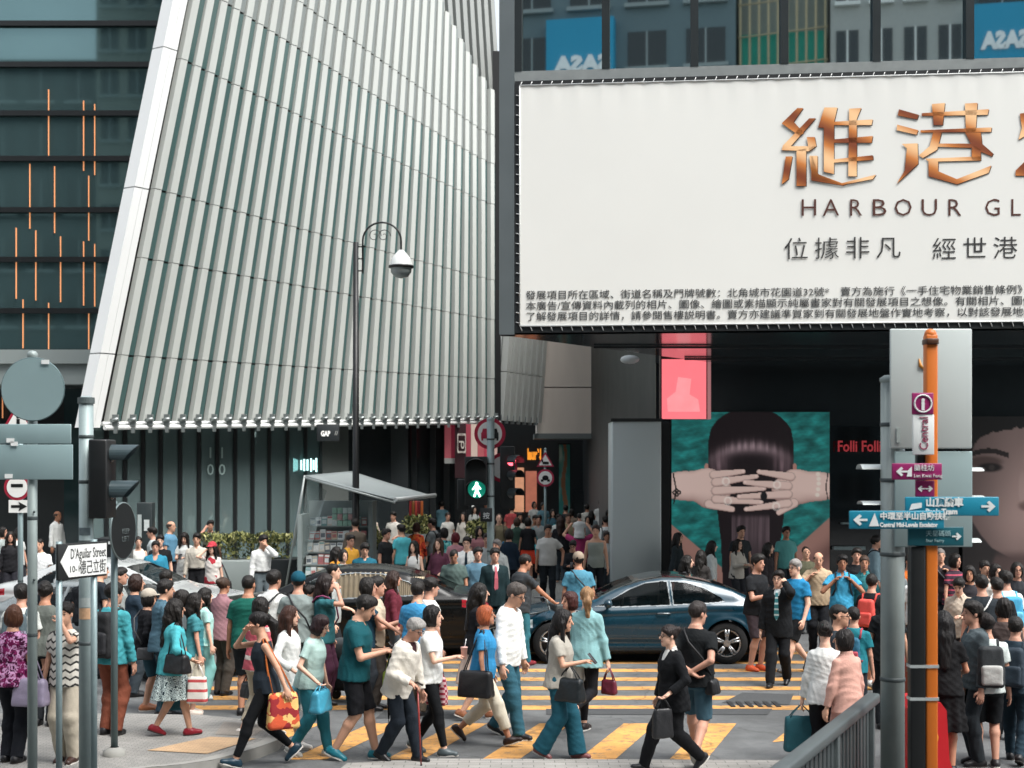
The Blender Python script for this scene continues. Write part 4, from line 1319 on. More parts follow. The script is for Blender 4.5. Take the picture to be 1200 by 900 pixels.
# soffit and flanks of the overhang
sl_ = Vector((5.3, 33.9, 0)); 
e0 = FR(-.34, 5.55); e1 = FR(13, 5.55)
mb = MB()
mb.add([e0, e1, (14, 34.1, 5.55), (5.3, 34.1, 5.55)], [(0, 1, 2, 3)])
pt(mb.build('soffit', [mat('#39474b', .12, .3, .15, .8)]), cb, ci)
mb = MB()
mb.add([e0, (5.3, 34.1, 5.55), (5.3, 34.1, 14.4), (e0.x, e0.y, 14.4)], [(0, 1, 2, 3)])
mb.add([e0 + Vector((0, 0, 8.85)), e1 + Vector((0, 0, 8.85)), (14, 34.1, 14.4), (5.3, 34.1, 14.4)], [(0, 1, 2, 3)])
mb.add([FR(13, 5.55, -.3), FR(13, 14.4, -.3), FR(-.1, 14.4, -.3), FR(-.1, 5.55, -.3)], [(0, 1, 2, 3)])
pt(mb.build('flank_wall', [mat('#262c2e', .4)]), cb, ci)
for q in range(2):
    mb = MB(); t = .3 + q * .4
    p_ = Vector(e0).lerp(Vector((5.3, 34.1, 5.55)), t)
    mb.box((p_.x + .2, p_.y - .03, 5.50), (12, p_.y + .03, 5.545)); pt(mb.build('soffit_rib', [mat('#1f2629', .4)]), cb, ci)
mb = MB(); pl = px(738, 420, 31.5); mb.ell((pl.x, 31.5, 5.5), (.22, .22, .1), 0); pt(mb.build('ceiling_lamp', [mat('#c9cfcf', .4)]), cb, ci)
# ground floor
black = mat('#24292b', .12, 0, .4, .6, spec=.6)
mb = MB().box((3.45, 34.1, KERB), (18, 34.4, 5.6)); pt(mb.build('shop_wall', [black]), cb, ci)
mb = MB(); mb.add([(3.45, 34.2, KERB), (2.95, 62, KERB), (2.95, 62, 13), (3.45, 34.2, 14.4)], [(0, 1, 2, 3)])
mb.add([(3.45, 34.2, 5.6), (5.3, 34.15, 5.6), (5.3, 34.15, 14.4), (3.45, 34.2, 14.4)], [(0, 1, 2, 3)])
pt(mb.build('side_wall', [mat('#272d2f', .5, 0, .3, .7)]), cb, ci)
for u0, u1, v0, v1 in ((960, 1040, 500, 690), (1045, 1130, 400, 690)):
    a = px(u0, v0, 34.08); b_ = px(u1, v1, 34.08)
    mb = MB().box((a.x, 34.04, max(b_.z, KERB)), (b_.x, 34.08, a.z)); pt(mb.build('shop_window', [mat('#101416', .05, 0, .2, .5, spec=.7)]), cb, ci)
for u0, u1, v0, v1 in ((1008, 1040, 598, 604), (975, 1012, 640, 644), (985, 1040, 612, 614)):
    a = px(u0, v0, 34.0); b_ = px(u1, v1, 34.0)
    mb = MB().box((a.x, 33.8, b_.z), (b_.x, 34.0, a.z)); pt(mb.build('display_shelf', [mat('#7f8f90', .3)]), cb, ci)

def board_T(u, v, y=None, rz=0., base=None): 
    return None
# hoarding
hb = thing('hoarding', 'wide white advertising hoarding with copper characters laced over black frame', 'billboard', FR(6, 5.6, .05))
hi_ = Matrix.Translation(FR(6, 5.6, .05)).inverted()
bpy.context.view_layer.update()
pt(frbox(MB(), -.05, 13, 5.58, 10.17, -.02, .06).build('frame', [mat('#15191b', .5)]), hb, hi_)
# slightly billowing cloth with vertical tension folds
nx, nz_ = 160, 30
V = []; 
for j in range(nz_ + 1):
    for i in range(nx + 1):
        a = .04 + i / nx * 12.9; z = 5.70 + j / nz_ * 4.38
        t_ = max(0, (z - 9.2) / .9)
        o_ = .085 + .006 * math.sin(a * 13) * t_ ** 2 + .004 * math.sin(a * 29 + 1) * t_ ** 2 + .006 * math.sin(a * .9) * math.sin((z - 5.7) / 4.38 * math.pi)
        V.append(FR(a, z, o_))
F = [(j * (nx + 1) + i, j * (nx + 1) + i + 1, (j + 1) * (nx + 1) + i + 1, (j + 1) * (nx + 1) + i) for j in range(nz_) for i in range(nx)]
pt(newmesh('cloth_panel', V, F, [mat('#d9dad5', .6, 0, .035, .5)], None, True), hb, hi_)
mb = MB()
for k in range(70):
    a = .05 + k * .185
    for z, dz in ((5.70, -.09), (10.08, .07)):
        mb.tube([FR(a, z, .09), FR(a + .03, z + dz, .07)], .008, 4)
for k in range(24):
    z = 5.75 + k * .18
    mb.tube([FR(.06, z, .09), FR(-.03, z + .02, .075)], .008, 4)
mb.tube([FR(.04, 5.70, .09), FR(12.9, 5.70, .09)], .014, 6); mb.tube([FR(.04, 10.08, .095), FR(12.9, 10.08, .095)], .012, 6); mb.tube([FR(.04, 5.70, .09), FR(.04, 10.08, .09)], .012, 6)
pt(mb.build('lacing', [mat('#cfd2d0', .5)]), hb, hi_)
def on_board(u, v):
    """photo pixel -> (along, height) on the front plane"""
    d = Vector(((u - 600) / FPX, 1, (VH - v) / FPX)); o = Vector((0, 0, CH))
    t = (FR(0, 0, .1) - o).dot(fn_) / d.dot(fn_)
    p = o + d * t; return (p - fa).dot(fd), p.z
def bT(u, v, out=.097):
    a, z = on_board(u, v); p = FR(a, z, out)
    return Matrix.Translation(p) @ Matrix.Rotation(fang, 4, 'Z'), a
ink = mat('#3b3d3e', .6, var=0)
def btext(s_, u0, u1, v, hpx, m, bold=0., space=1.):
    T, a0 = bT(u0, v); a1 = on_board(u1, v)[0]
    o = text(s_, hpx / FPX * 26, m, T, 'lettering', None, 'LEFT', .002, a1 - a0, space, bold=bold)
    pt(o, hb, hi_)
btext('發展項目所在區域、街道名稱及門牌號數：北角城市花園道32號*　賣方為施行《一手住宅物業銷售條例》', 616, 1198, 350, 11, ink, 0.0)
btext('本廣告/宣傳資料內載列的相片、圖像、繪圖或素描顯示純屬畫家對有關發展項目之想像。有關相片、圖像', 616, 1211, 362.5, 11, ink, 0.0)
btext('了解發展項目的詳情，請參閱售樓説明書。賣方亦建議準買家到有關發展地盤作實地考察，以對該發展地盤', 616, 1211, 375, 11, ink, 0.0)
btext('位據非凡', 918, 1054, 302, 27, mat('#2c2c2c', .6, var=0), -.0025, 1.38)
btext('經世港', 1092, 1191, 302, 27, mat('#2c2c2c', .6, var=0), -.0025, 1.38)
maroon = mat('#4d2a22', .5, var=0)
for ch, u0, u1 in (('H', 937, 954), ('A', 964, 983), ('R', 994, 1008), ('B', 1020, 1036), ('O', 1047, 1067), ('U', 1078, 1096), ('R', 1109, 1124), ('G', 1153, 1170), ('L', 1183, 1194), ('O', 1203, 1223), ('R', 1236, 1252)):
    btext(ch, u0, u1, 253, 28, maroon, -.003)
# the two big copper characters, stroke by stroke (crop pixels, 3 per photo pixel, origin 880,100)
cop = mat('#b5673a', .4)
cop = cop.copy(); cop.name = 'copper_print'; N = cop.node_tree.nodes; K_ = cop.node_tree.links; b = N['Principled BSDF']
tc = N.new('ShaderNodeTexCoord'); sp = N.new('ShaderNodeSeparateXYZ'); K_.new(tc.outputs['Object'], sp.inputs[0])
def mm(op, a, bb, c=None):
    q = N.new('ShaderNodeMath'); q.operation = op
    for i, x in enumerate((a, bb, c)):
        if x is None: continue
        if isinstance(x, (int, float)): q.inputs[i].default_value = x
        else: K_.new(x, q.inputs[i])
    return q.outputs[0]
ph = mm('ADD', mm('MULTIPLY', sp.outputs[2], 6.2), mm('MULTIPLY', sp.outputs[0], 3.1))
fac = mm('MULTIPLY_ADD', mm('SINE', ph, 0), .5, .5)
rp = N.new('ShaderNodeValToRGB'); K_.new(fac, rp.inputs[0])
el = rp.color_ramp.elements; el[0].color = (*srgb('#7a3d22'), 1); el[1].color = (*srgb('#f0c493'), 1)
e2 = el.new(.45); e2.color = (*srgb('#c47a3e'), 1)
K_.new(rp.outputs[0], b.inputs['Base Color'])
STR = [
 [(163, 80), (184, 80), (150, 128), (186, 168), (170, 178), (108, 134)], [(205, 116), (228, 116), (140, 214), (230, 214), (224, 182), (196, 182), (204, 232), (108, 228), (112, 212)],
 [(160, 228), (194, 222), (194, 354), (160, 354)], [(122, 250), (146, 250), (132, 330), (108, 348)], [(205, 248), (216, 248), (236, 312), (322, 350), (440, 314), (428, 330), (322, 350), (215, 330)], [(212, 248), (234, 248), (234, 312), (320, 344), (438, 314), (322, 352), (212, 334)],
 [(258, 78), (304, 78), (292, 130), (292, 312), (256, 304), (256, 150), (236, 148)], [(345, 82), (388, 80), (372, 118), (372, 320), (342, 320)], [(292, 128), (428, 120), (424, 140), (292, 140)], [(292, 190), (428, 178), (424, 202), (292, 202)], [(292, 260), (428, 246), (430, 262), (292, 272)],
 [(520, 84), (590, 104), (584, 120), (516, 106)], [(514, 138), (588, 158), (582, 174), (512, 158)], [(530, 206), (586, 204), (588, 276), (512, 346), (540, 300), (548, 222)],
 [(636, 66), (682, 62), (674, 140), (642, 140)], [(752, 64), (796, 62), (790, 165), (756, 165)], [(600, 98), (836, 84), (832, 104), (600, 108)], [(596, 158), (846, 148), (844, 164), (596, 166)],
 [(640, 166), (670, 166), (655, 226), (604, 256), (590, 246), (628, 214)], [(752, 166), (808, 166), (812, 205), (852, 240), (846, 250), (790, 226), (770, 200)], [(660, 205), (776, 205), (808, 226), (808, 264), (776, 262), (776, 220), (655, 216)], [(612, 258), (808, 250), (808, 264), (658, 268), (658, 302), (724, 330), (845, 282), (835, 308), (724, 348), (624, 320), (624, 268)],
 [(945, 100), (968, 96), (990, 160), (960, 180), (940, 192), (952, 150)], [(930, 300), (960, 270), (1000, 262), (1000, 320), (960, 318), (930, 318)],
]
mb = MB(); mo = MB()
for S in STR:
    P = [on_board(880 + x / 3.0, 100 + y / 3.0) for x, y in S]
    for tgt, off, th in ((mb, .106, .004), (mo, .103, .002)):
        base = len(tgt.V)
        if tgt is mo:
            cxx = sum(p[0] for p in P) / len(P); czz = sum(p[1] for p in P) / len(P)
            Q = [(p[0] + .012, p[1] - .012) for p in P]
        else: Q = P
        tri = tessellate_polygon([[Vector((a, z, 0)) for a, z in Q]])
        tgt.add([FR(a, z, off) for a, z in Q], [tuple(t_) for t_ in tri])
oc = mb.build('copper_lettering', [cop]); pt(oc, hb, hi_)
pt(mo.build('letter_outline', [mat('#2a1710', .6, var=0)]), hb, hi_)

# pink lit display hanging at the corner
a = px(774, 421, 33.0); b_ = px(829, 491, 33.0)
t = thing('lit_display', 'glowing pink display panel under the overhang showing a pale figure', 'display', (a.x, 33, b_.z))
ti = Matrix.Translation((a.x, 33, b_.z)).inverted()
pt(MB().box((a.x, 33.0, b_.z), (b_.x, 33.3, a.z + 1.2)).build('case', [mat('#3a1519', .4)]), t, ti)
pt(MB().box((a.x + .03, 32.97, b_.z), (b_.x - .03, 33.0, a.z)).build('screen', [mat('#ee747c', .4, var=.1, vs=1.5, emit=.5)]), t, ti)
mb = MB()
c = px(800, 452, 32.95); mb.prism([(c.x - .34, c.z - .60), (c.x + .40, c.z - .60), (c.x + .36, c.z - .32), (c.x + .16, c.z - .2), (c.x + .2, c.z + .16), (c.x - .1, c.z + .2), (c.x - .16, c.z - .14), (c.x - .36, c.z - .3)], 32.95, 32.965)
pt(mb.build('figure_print', [mat('#f28f93', .5, var=.2, vs=3, emit=.5)]), t, ti)
pt(MB().box((b_.x, 32.98, b_.z), (b_.x + .08, 33.3, a.z)).build('edge_light', [mat('#c98a8c', .5, var=0, emit=.2)]), t, ti)

# grey hoarding panel that stands in front of the corner
a = px(717, 493, 31.0); b_ = px(775, 493, 31.0)
t = thing('grey_pillar', 'tall plain grey clad pillar behind the dark blue coupe', 'pillar', ((a.x + b_.x) / 2, 31.3, KERB))
ti = Matrix.Translation(((a.x + b_.x) / 2, 31.3, KERB)).inverted()
pt(MB().bbox((a.x, 31.0, KERB), (b_.x, 32.2, a.z), .03).build('cladding', [mat('#c3cccb', .4, .1, .05, .7)]), t, ti)
pt(MB().box((a.x - .02, 30.98, a.z - .02), (b_.x + .02, 32.2, a.z + .05)).build('cap_trim', [mat('#1d2122', .5)]), t, ti)
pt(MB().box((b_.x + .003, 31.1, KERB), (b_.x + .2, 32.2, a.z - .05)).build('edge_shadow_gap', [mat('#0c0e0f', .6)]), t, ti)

# ---- printed posters: vertex-coloured prints on real panels
def paint_panel(name, x0, x1, z0, z1, y, colfn, nx, nz_, par, inv, m=None, emit=0.):
    U, Vv = np.meshgrid(np.linspace(0, 1, nx), np.linspace(0, 1, nz_))
    C = colfn(U, Vv)                       # u to the right, v downwards, sRGB 0..1
    X = x0 + U * (x1 - x0); Z = z1 - Vv * (z1 - z0)
    V = np.stack([X, np.full_like(X, y), Z], -1).reshape(-1, 3)
    i = (np.arange(nz_ - 1)[:, None] * nx + np.arange(nx - 1)[None]).ravel()
    F = np.stack([i, i + nx, i + nx + 1, i + 1], 1)
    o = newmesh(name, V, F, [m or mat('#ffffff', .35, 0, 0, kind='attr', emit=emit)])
    ca = o.data.color_attributes.new('Col', 'FLOAT_COLOR', 'POINT')
    C = np.clip(C.reshape(-1, 3), 0, 1); Lc = np.where(C <= .04045, C / 12.92, ((C + .055) / 1.055) ** 2.4)
    ca.data.foreach_set('color', np.concatenate([Lc, np.ones((len(Lc), 1))], 1).astype(np.float32).ravel())
    return pt(o, par, inv)
def hexc(h): h = h.lstrip('#'); return np.array([int(h[i:i + 2], 16) / 255 for i in (0, 2, 4)])
def fbm(X, Y, seed, n_=5, lac=2., st=1.):
    rng = np.random.RandomState(seed); o_ = 0; am = 1.; f = 1.
    for k in range(n_):
        for q in range(3):
            th = rng.rand() * 6.28; p_ = rng.rand() * 6.28
            o_ = o_ + am * np.sin(f * (np.cos(th) * X + np.sin(th) * Y * st) + p_ + 1.3 * np.sin(f * .7 * (np.sin(th) * X - np.cos(th) * Y) + p_ * 2))
        am *= .6; f *= lac
    return o_ / 4
def lerpc(C, c2, w_): return C * (1 - w_[..., None]) + np.asarray(c2) * w_[..., None]
def sm(x, a, b_): t_ = np.clip((x - a) / (b_ - a), 0, 1); return t_ * t_ * (3 - 2 * t_)
def cap(X, Y, p, q, r0, r1):
    p = np.array(p, float); q = np.array(q, float); d = q - p; t_ = np.clip(((X - p[0]) * d[0] + (Y - p[1]) * d[1]) / (d @ d + 1e-6), 0, 1)
    dd = np.hypot(X - p[0] - t_ * d[0], Y - p[1] - t_ * d[1]); return dd - (r0 + (r1 - r0) * t_), t_
def poster_hair(U, Vv):
    X = 27 + U * 793; Y = 10 + Vv * 954
    C = np.zeros(U.shape + (3,)) + hexc('#1f6663')
    wv = fbm(X / 26, Y / 12, 3, 5, 1.9)
    C = C * (1 + .28 * wv)[..., None] + np.array([.0, .03, .03]) * np.maximum(wv, 0)[..., None]
    # shoulders
    for sgn, pts in ((1, ((-60, 700), (330, 1080))), (-1, ((900, 670), (520, 1060)))):
        d, t_ = cap(X, Y, pts[0], pts[1], 130, 150)
        C = lerpc(C, hexc('#8f6b62') * (1.) , sm(-d, 0, 6)); C = lerpc(C, hexc('#5f4440'), sm(-d, 40, 150) * .8 * (d < 0))
    # neck and hanging hair
    w_ = np.interp(Y, [0, 60, 180, 320, 430, 540, 700, 960], [150, 195, 216, 212, 195, 168, 150, 140])
    cxh = 425 + 0 * Y
    top = (np.hypot((X - 425) / 217, (Y - 170) / 185) < 1) | (Y > 170)
    hairm = (np.abs(X - cxh) < w_) & top
    st_ = fbm(X / 5.5 + .5 * np.sin(Y / 90), Y / 160, 9, 4, 1.8)
    hc_ = np.zeros_like(C) + hexc('#1c1518')
    rel = (X - 425) / np.maximum(w_, 1)
    band = np.exp(-((Y - 195 - 60 * rel ** 2 * 1.2 + 5 * st_) / 34) ** 2) * (1 - .75 * rel ** 2)
    hc_ = lerpc(hc_, hexc('#a08a90'), np.clip(band * (.8 + .22 * st_), 0, 1))
    b2 = np.exp(-((Y - 262 - 50 * rel ** 2) / 60) ** 2) * np.exp(-((np.abs(rel) - .75) / .22) ** 2)
    hc_ = lerpc(hc_, hexc('#7c666c'), np.clip(b2 * (.7 + .4 * st_), 0, 1))
    b3 = sm(Y, 545, 580) * (np.abs(X - 425) < 95) * (1 - sm(Y, 650, 800) * .5)
    hc_ = lerpc(hc_, hexc('#5c4d52'), np.clip(b3 * (.75 + .4 * st_), 0, 1))
    C = np.where(hairm[..., None], hc_, C)
    for ex in (203, 645):
        d = np.hypot((X - ex) / 12, (Y - 305) / 26) - 1; C = lerpc(C, hexc('#a77a70'), sm(-d, 0, .2) * (~hairm))
    sk = hexc('#cfb4ab'); skd = hexc('#7d5d58')
    def limb(C, p, q, r0, r1, sh=.0):
        d, t_ = cap(X, Y, p, q, r0, r1); r_ = (r0 + (r1 - r0) * t_)
        z = np.clip(-d / r_, 0, 1)
        lit = np.clip(.35 + .9 * np.sqrt(np.clip(1 - (1 - z) ** 2, 0, 1)) - sh - .25 * np.clip((Y - (p[1] + (q[1] - p[1]) * t_)) / r_, -1, 1), 0, 1)
        col = skd * (1 - lit[..., None]) + sk * lit[..., None]
        return np.where((d < 0)[..., None], col, np.where((d < 3)[..., None], C * .75 + col * .1, C))
    # left arm and hand, then right
    def union(C, caps):
        d = None
        for p, q, r0, r1 in caps:
            e, _ = cap(X, Y, p, q, r0, r1)
            if d is None: d = e
            else: h_ = np.maximum(40 - np.abs(d - e), 0) / 40; d = np.minimum(d, e) - h_ * h_ * 10
        z = np.clip(-d / 60, 0, 1); lit = np.clip(.30 + .75 * np.sqrt(np.clip(1 - (1 - z) ** 2, 0, 1)) - .22 * (Y - 415) / 90 + .03 * fbm(X / 40, Y / 40, 4, 3), 0, 1)
        return np.where((d < 0)[..., None], skd * (1 - lit[..., None]) + sk * lit[..., None], C)
    C = union(C, [((-40, 400), (90, 402), 66, 68), ((90, 402), (205, 408), 68, 88), ((205, 400), (262, 425), 84, 66), ((200, 490), (250, 508), 26, 22)])
    C = limb(C, (215, 500), (330, 527), 23, 15)
    C = union(C, [((900, 405), (760, 405), 66, 68), ((760, 405), (650, 412), 68, 88), ((650, 405), (595, 428), 84, 66)])
    C = limb(C, (640, 495), (565, 546), 24, 13)
    for p, q, r0, r1 in (((240, 344), (386, 326), 22, 12), ((250, 384), (452, 352), 23, 12), ((250, 430), (490, 416), 23, 12), ((250, 474), (476, 490), 22, 12),
                         ((625, 354), (466, 328), 22, 12), ((610, 404), (396, 384), 23, 12), ((610, 448), (366, 460), 23, 12), ((610, 496), (402, 527), 22, 12)):
        C = limb(C, p, q, r0, r1)
        d, _ = cap(X, Y, (q[0], q[1] - 3), (q[0] + (8 if q[0] < 425 and r0 != 25.5 else -8) * 0, q[1] - 3), 9, 9); C = lerpc(C, hexc('#e6cdc6'), sm(-d, 0, 4) * .55)
    for rx, ry in ((300, 378), (310, 482), (556, 396), (552, 512)):
        g1 = np.hypot((X - rx) / 20, (Y - ry) / 24); rg = np.exp(-((g1 - .8) / .22) ** 2) * (.6 + .4 * np.sin(X * .9) * np.sin(Y * .8)); C = lerpc(C, hexc('#e8e2da'), np.clip(rg, 0, 1))
    g1 = np.hypot((X - 490) / 18, (Y - 458) / 28); C = lerpc(C, hexc('#18181b'), sm(1 - g1, 0, .2))
    d = np.abs(X - 42 - 6 * np.sin(Y / 30)) ; C = lerpc(C, hexc('#1c1a1b'), (d < 4) * ((Y > 335) & (Y < 500)) * 1.)
    for ox, oy in ((52, 428), (52, 448), (42, 438), (63, 438)):
        g1 = np.hypot(X - ox, Y - oy); C = lerpc(C, hexc('#141314'), (np.abs(g1 - 8) < 4) * 1.)
    for k, yy_ in enumerate((340, 365, 390, 420, 450)):
        g1 = np.hypot(X - 762 - 4 * np.sin(k), Y - yy_); C = lerpc(C, hexc('#d8cfc4'), sm(14 - g1, 0, 6) * .8)
    d = np.abs(X - 806 + 4 * np.sin(Y / 20)); C = lerpc(C, hexc('#3a2f2e'), (d < 3) * ((Y > 330) & (Y < 475)) * 1.)
    return C * .97
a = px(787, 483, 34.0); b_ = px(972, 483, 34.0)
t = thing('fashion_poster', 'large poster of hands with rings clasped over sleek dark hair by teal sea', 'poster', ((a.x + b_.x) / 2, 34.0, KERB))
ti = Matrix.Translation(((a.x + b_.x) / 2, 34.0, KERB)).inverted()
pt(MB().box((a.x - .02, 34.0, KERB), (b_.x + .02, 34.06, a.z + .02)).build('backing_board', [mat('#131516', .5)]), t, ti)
paint_panel('print', a.x, b_.x, KERB + .02, a.z, 33.99, poster_hair, 210, 250, t, ti, emit=.28)  # emission added to brighten the print beneath the overhang

def poster_face(U, Vv):
    X = U * 200; Y = Vv * 220          # photo pixels from 1128, 488
    C = np.zeros(U.shape + (3,)) + hexc('#2a2425')
    C = C * (1 + .3 * fbm(X / 30, Y / 30, 5, 3))[..., None]
    # face: big oval, its left edge in view
    fx = np.interp(Y, [0, 22, 60, 100, 130, 150, 165, 180, 230], [80, 18, 6, 4, 10, 22, 34, 60, 66])
    face = sm(X - fx, -1.5, 1.5) * (Y < 178)
    shade = np.clip(.55 + .4 * np.exp(-((X - 62) / 42) ** 2) - .35 * sm(Y, 120, 185), 0, 1)
    col = hexc('#3c2f2f') * (1 - shade[..., None]) + hexc('#9b837e') * shade[..., None]
    C = C * (1 - face[..., None]) + col * face[..., None]
    neck = sm(X - 40 + .25 * (Y - 165), -3, 3) * sm(Y, 165, 180)
    C = lerpc(C, hexc('#4a3a39'), neck)
    hl = np.interp(X, [0, 20, 45, 80, 120, 200], [60, 26, 18, 13, 12, 12])
    st_ = fbm(X / 3, Y / 9, 8, 3)
    C = np.where((Y < hl + 3 * st_)[..., None], hexc('#0e0c0d') * (1 + .6 * np.maximum(st_, 0))[..., None], C)
    def blob(C, x, y, rx, ry, c, w_=1., rot=0.):
        xx = (X - x) * math.cos(rot) + (Y - y) * math.sin(rot); yy_ = -(X - x) * math.sin(rot) + (Y - y) * math.cos(rot)
        return lerpc(C, hexc(c), sm(1 - np.hypot(xx / rx, yy_ / ry), 0, .5) * w_)
    for ex in (30, 122):
        C = blob(C, ex - 4, 57, 26, 9, '#4a3835', .7)
        br = np.abs(Y - (50 - 7 * np.sin((X - ex + 26) / 52 * 3.14)) ) < 3.2
        C = lerpc(C, hexc('#1a1213'), br * (np.abs(X - ex) < 24) * .9)
        C = blob(C, ex + 2, 64, 18, 7, '#171011', 1.); C = blob(C, ex + 4, 64, 5, 5, '#4a4240', .8); C = blob(C, ex - 8, 66, 6, 3, '#a59a96', .7); 
    C = blob(C, 78, 112, 16, 9, '#4a3533', .7); C = blob(C, 70, 90, 6, 26, '#b09a94', .35); C = blob(C, 98, 140, 26, 8, '#5b2f31', .8); 
    return C * .93
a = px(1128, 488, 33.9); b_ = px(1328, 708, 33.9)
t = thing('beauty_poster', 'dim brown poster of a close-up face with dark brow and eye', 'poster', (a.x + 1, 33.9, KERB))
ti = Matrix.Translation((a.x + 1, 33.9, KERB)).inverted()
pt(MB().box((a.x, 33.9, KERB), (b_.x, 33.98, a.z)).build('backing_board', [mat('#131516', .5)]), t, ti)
paint_panel('print', a.x, b_.x, KERB + .02, a.z, 33.89, poster_face, 140, 150, t, ti, emit=.04)  # slight added glow lifts this shaded print too

def wtext(s_, u0, u1, v, hpx, y, m, label=None, cat='sign', bold=0., par=None, inv=None, depth=.01, name='lettering'):
    """lettering standing on a wall that faces the viewer at depth y"""
    p0 = px(u0, v, y); p1 = px(u1, v, y)
    o = text(s_, hpx / FPX * y, m, Matrix.Translation(p0), name, None, 'LEFT', depth, p1.x - p0.x, bold=bold)
    if par is not None: pt(o, par, inv)
    elif label: tag(o, label, cat)
    return o
red = mat('#a63238', .5, var=.05, emit=.25)
o = wtext('Folli Follie', 981, 1039, 529, 18, 33.8, red, 'red script shop name on dark glass beside the hair poster', bold=.006, name='shop_sign')
o = wtext('NO MATTER WHAT', 1143, 1166, 421, 6, 33.8, mat('#9aa0a0', .5), 'small white words high on the black shopfront, left column', name='wall_lettering')
o = wtext('VERTIGO', 1176, 1194, 423, 6, 33.8, mat('#9aa0a0', .5), 'small white words high on the black shopfront, right column', name='wall_lettering')

# ---------------------------------------------------------------- street behind: beige block and shops
t = thing('beige_building', 'plain beige concrete block with stained flat wall beyond the louvres', 'building', (2, 56, 0))
ti = Matrix.Translation((2, 56, 0)).inverted()
bge = mat('#d6ccc0', .7, 0, .16, .7, .1, 10, stretch=(1.5, 1, .35))
a = px(629, 508, 55.2); b_ = px(704, 508, 55.2)
pt(MB().box((a.x, 55.2, a.z), (b_.x, 58, px(0, 454, 55.2).z - .02)).build('lower_wall', [bge]), t, ti)
pt(MB().box((a.x, 55.2, px(0, 454, 55.2).z + .02), (b_.x, 58, 22)).build('upper_wall', [bge]), t, ti)
pt(MB().box((a.x - .1, 55.1, a.z - .2), (b_.x, 58, a.z)).build('ledge', [mat('#6b7270', .5)]), t, ti)
t = thing('street_shops', 'row of dark shopfronts down the side street under the louvres', 'shop row', (1, 60, 0))
ti = Matrix.Translation((1, 60, 0)).inverted()
pt(MB().box((-1.6, 60, KERB), (5, 61, 7)).build('wall', [mat('#2c3133', .35, 0, .3, .8)]), t, ti)
for u0, u1, v0, v1, c, e in ((601, 614, 548, 600, '#d79a78', .35), (616, 629, 552, 600, '#b9705a', .3), (588, 598, 556, 596, '#31605e', .1), (524, 533, 560, 600, '#5d7f7d', .12), (536, 548, 585, 600, '#9fb3ad', .2), (672, 690, 575, 600, '#2c3234', 0)):
    a = px(u0, v0, 59.6); b_ = px(u1, v1, 59.6)
    if u0 < 560: a = px(u0, v0, 52.2); b_ = px(u1, v1, 52.2)
    pt(MB().box((a.x, a.y, b_.z), (b_.x, a.y + .1, a.z)).build('shop_window', [mat(c, .3, 0, .3, 3, emit=e)]), t, ti)
a = px(655, 521, 58); b_ = px(668, 605, 58)
t2 = thing('banner', 'narrow teal and orange banner hanging in the dark side street', 'banner', (a.x, 58, b_.z)); ti2 = Matrix.Translation((a.x, 58, b_.z)).inverted()
paint_panel('print', a.x, b_.x, b_.z, a.z, 58., lambda U, V_: lerpc(lerpc(np.zeros(U.shape + (3,)) + hexc('#3f8f86'), hexc('#b8d0c0'), np.clip(fbm(U * 4, V_ * 9, 2, 3), 0, 1)), hexc('#b8643c'), (np.abs(U - .5 - .12 * np.sin(V_ * 9)) < .12 + .1 * V_) * .8), 14, 60, t2, ti2)
pt(MB().box((a.x - .03, 58.01, b_.z), (b_.x + .03, 58.06, a.z + .05)).build('backing_board', [dark]), t2, ti2)
wtext('laurèl', 618, 634, 538, 17, 57, mat('#e08a2c', .5, var=0, emit=.6), 'orange lit shop name over the side street shops', bold=.03, name='shop_sign')
# red striped shop sign and GAP sign under the louvres
a = px(521, 497, 49.0); b_ = px(583, 537, 49.0)
t2 = thing('striped_sign', 'red and pink striped shop sign under the louvres by the round sign', 'sign', (a.x, 49, b_.z)); ti2 = Matrix.Translation((a.x, 49, b_.z)).inverted()
for k, c in enumerate(('#a4525a', '#7c1f33', '#c9a69c', '#9a3f4d', '#c7b3a6', '#b05a5f', '#a93a4b', '#c9a69c')):
    x0 = a.x + (b_.x - a.x) * k / 8
    pt(MB().box((x0, 49, b_.z), (x0 + (b_.x - a.x) / 8 - .01, 49.2, a.z)).build('stripe_panel', [mat(c, .5, emit=.15)]), t2, ti2)
pt(MB().box((a.x, 48.9, b_.z - .18), (b_.x, 49.2, b_.z)).build('ledge', [mat('#a8aaa6', .5)]), t2, ti2)
pt(MB().box((px(533, 0, 48.7).x, 48.7, px(0, 560, 48.7).z), (px(546, 0, 48.7).x, 48.85, a.z)).build('hanging_banner', [mat('#3a1c22', .5)]), t2, ti2)
wtext('ᗯ', 535, 545, 526, 24, 48.6, mat('#d8cfc4', .6), par=t2, inv=ti2)
a = px(371, 497, 42.5); b_ = px(397, 517, 42.5)
t2 = thing('hanging_sign', 'small dark hanging shop sign with white letters under the louvres', 'sign', (a.x, 42.5, b_.z)); ti2 = Matrix.Translation((a.x, 42.5, b_.z)).inverted()
pt(MB().bbox((a.x, 42.5, b_.z), (b_.x, 42.7, a.z), .02).build('panel', [mat('#2b3033', .5)]), t2, ti2)
wtext('GAP', 376, 387, 511, 8.5, 42.48, mat('#e4e4e0', .5, emit=.2), par=t2, inv=ti2, bold=.01)
wtext('//', 392, 396, 510, 7, 42.48, mat('#bdbdb8', .5), par=t2, inv=ti2)
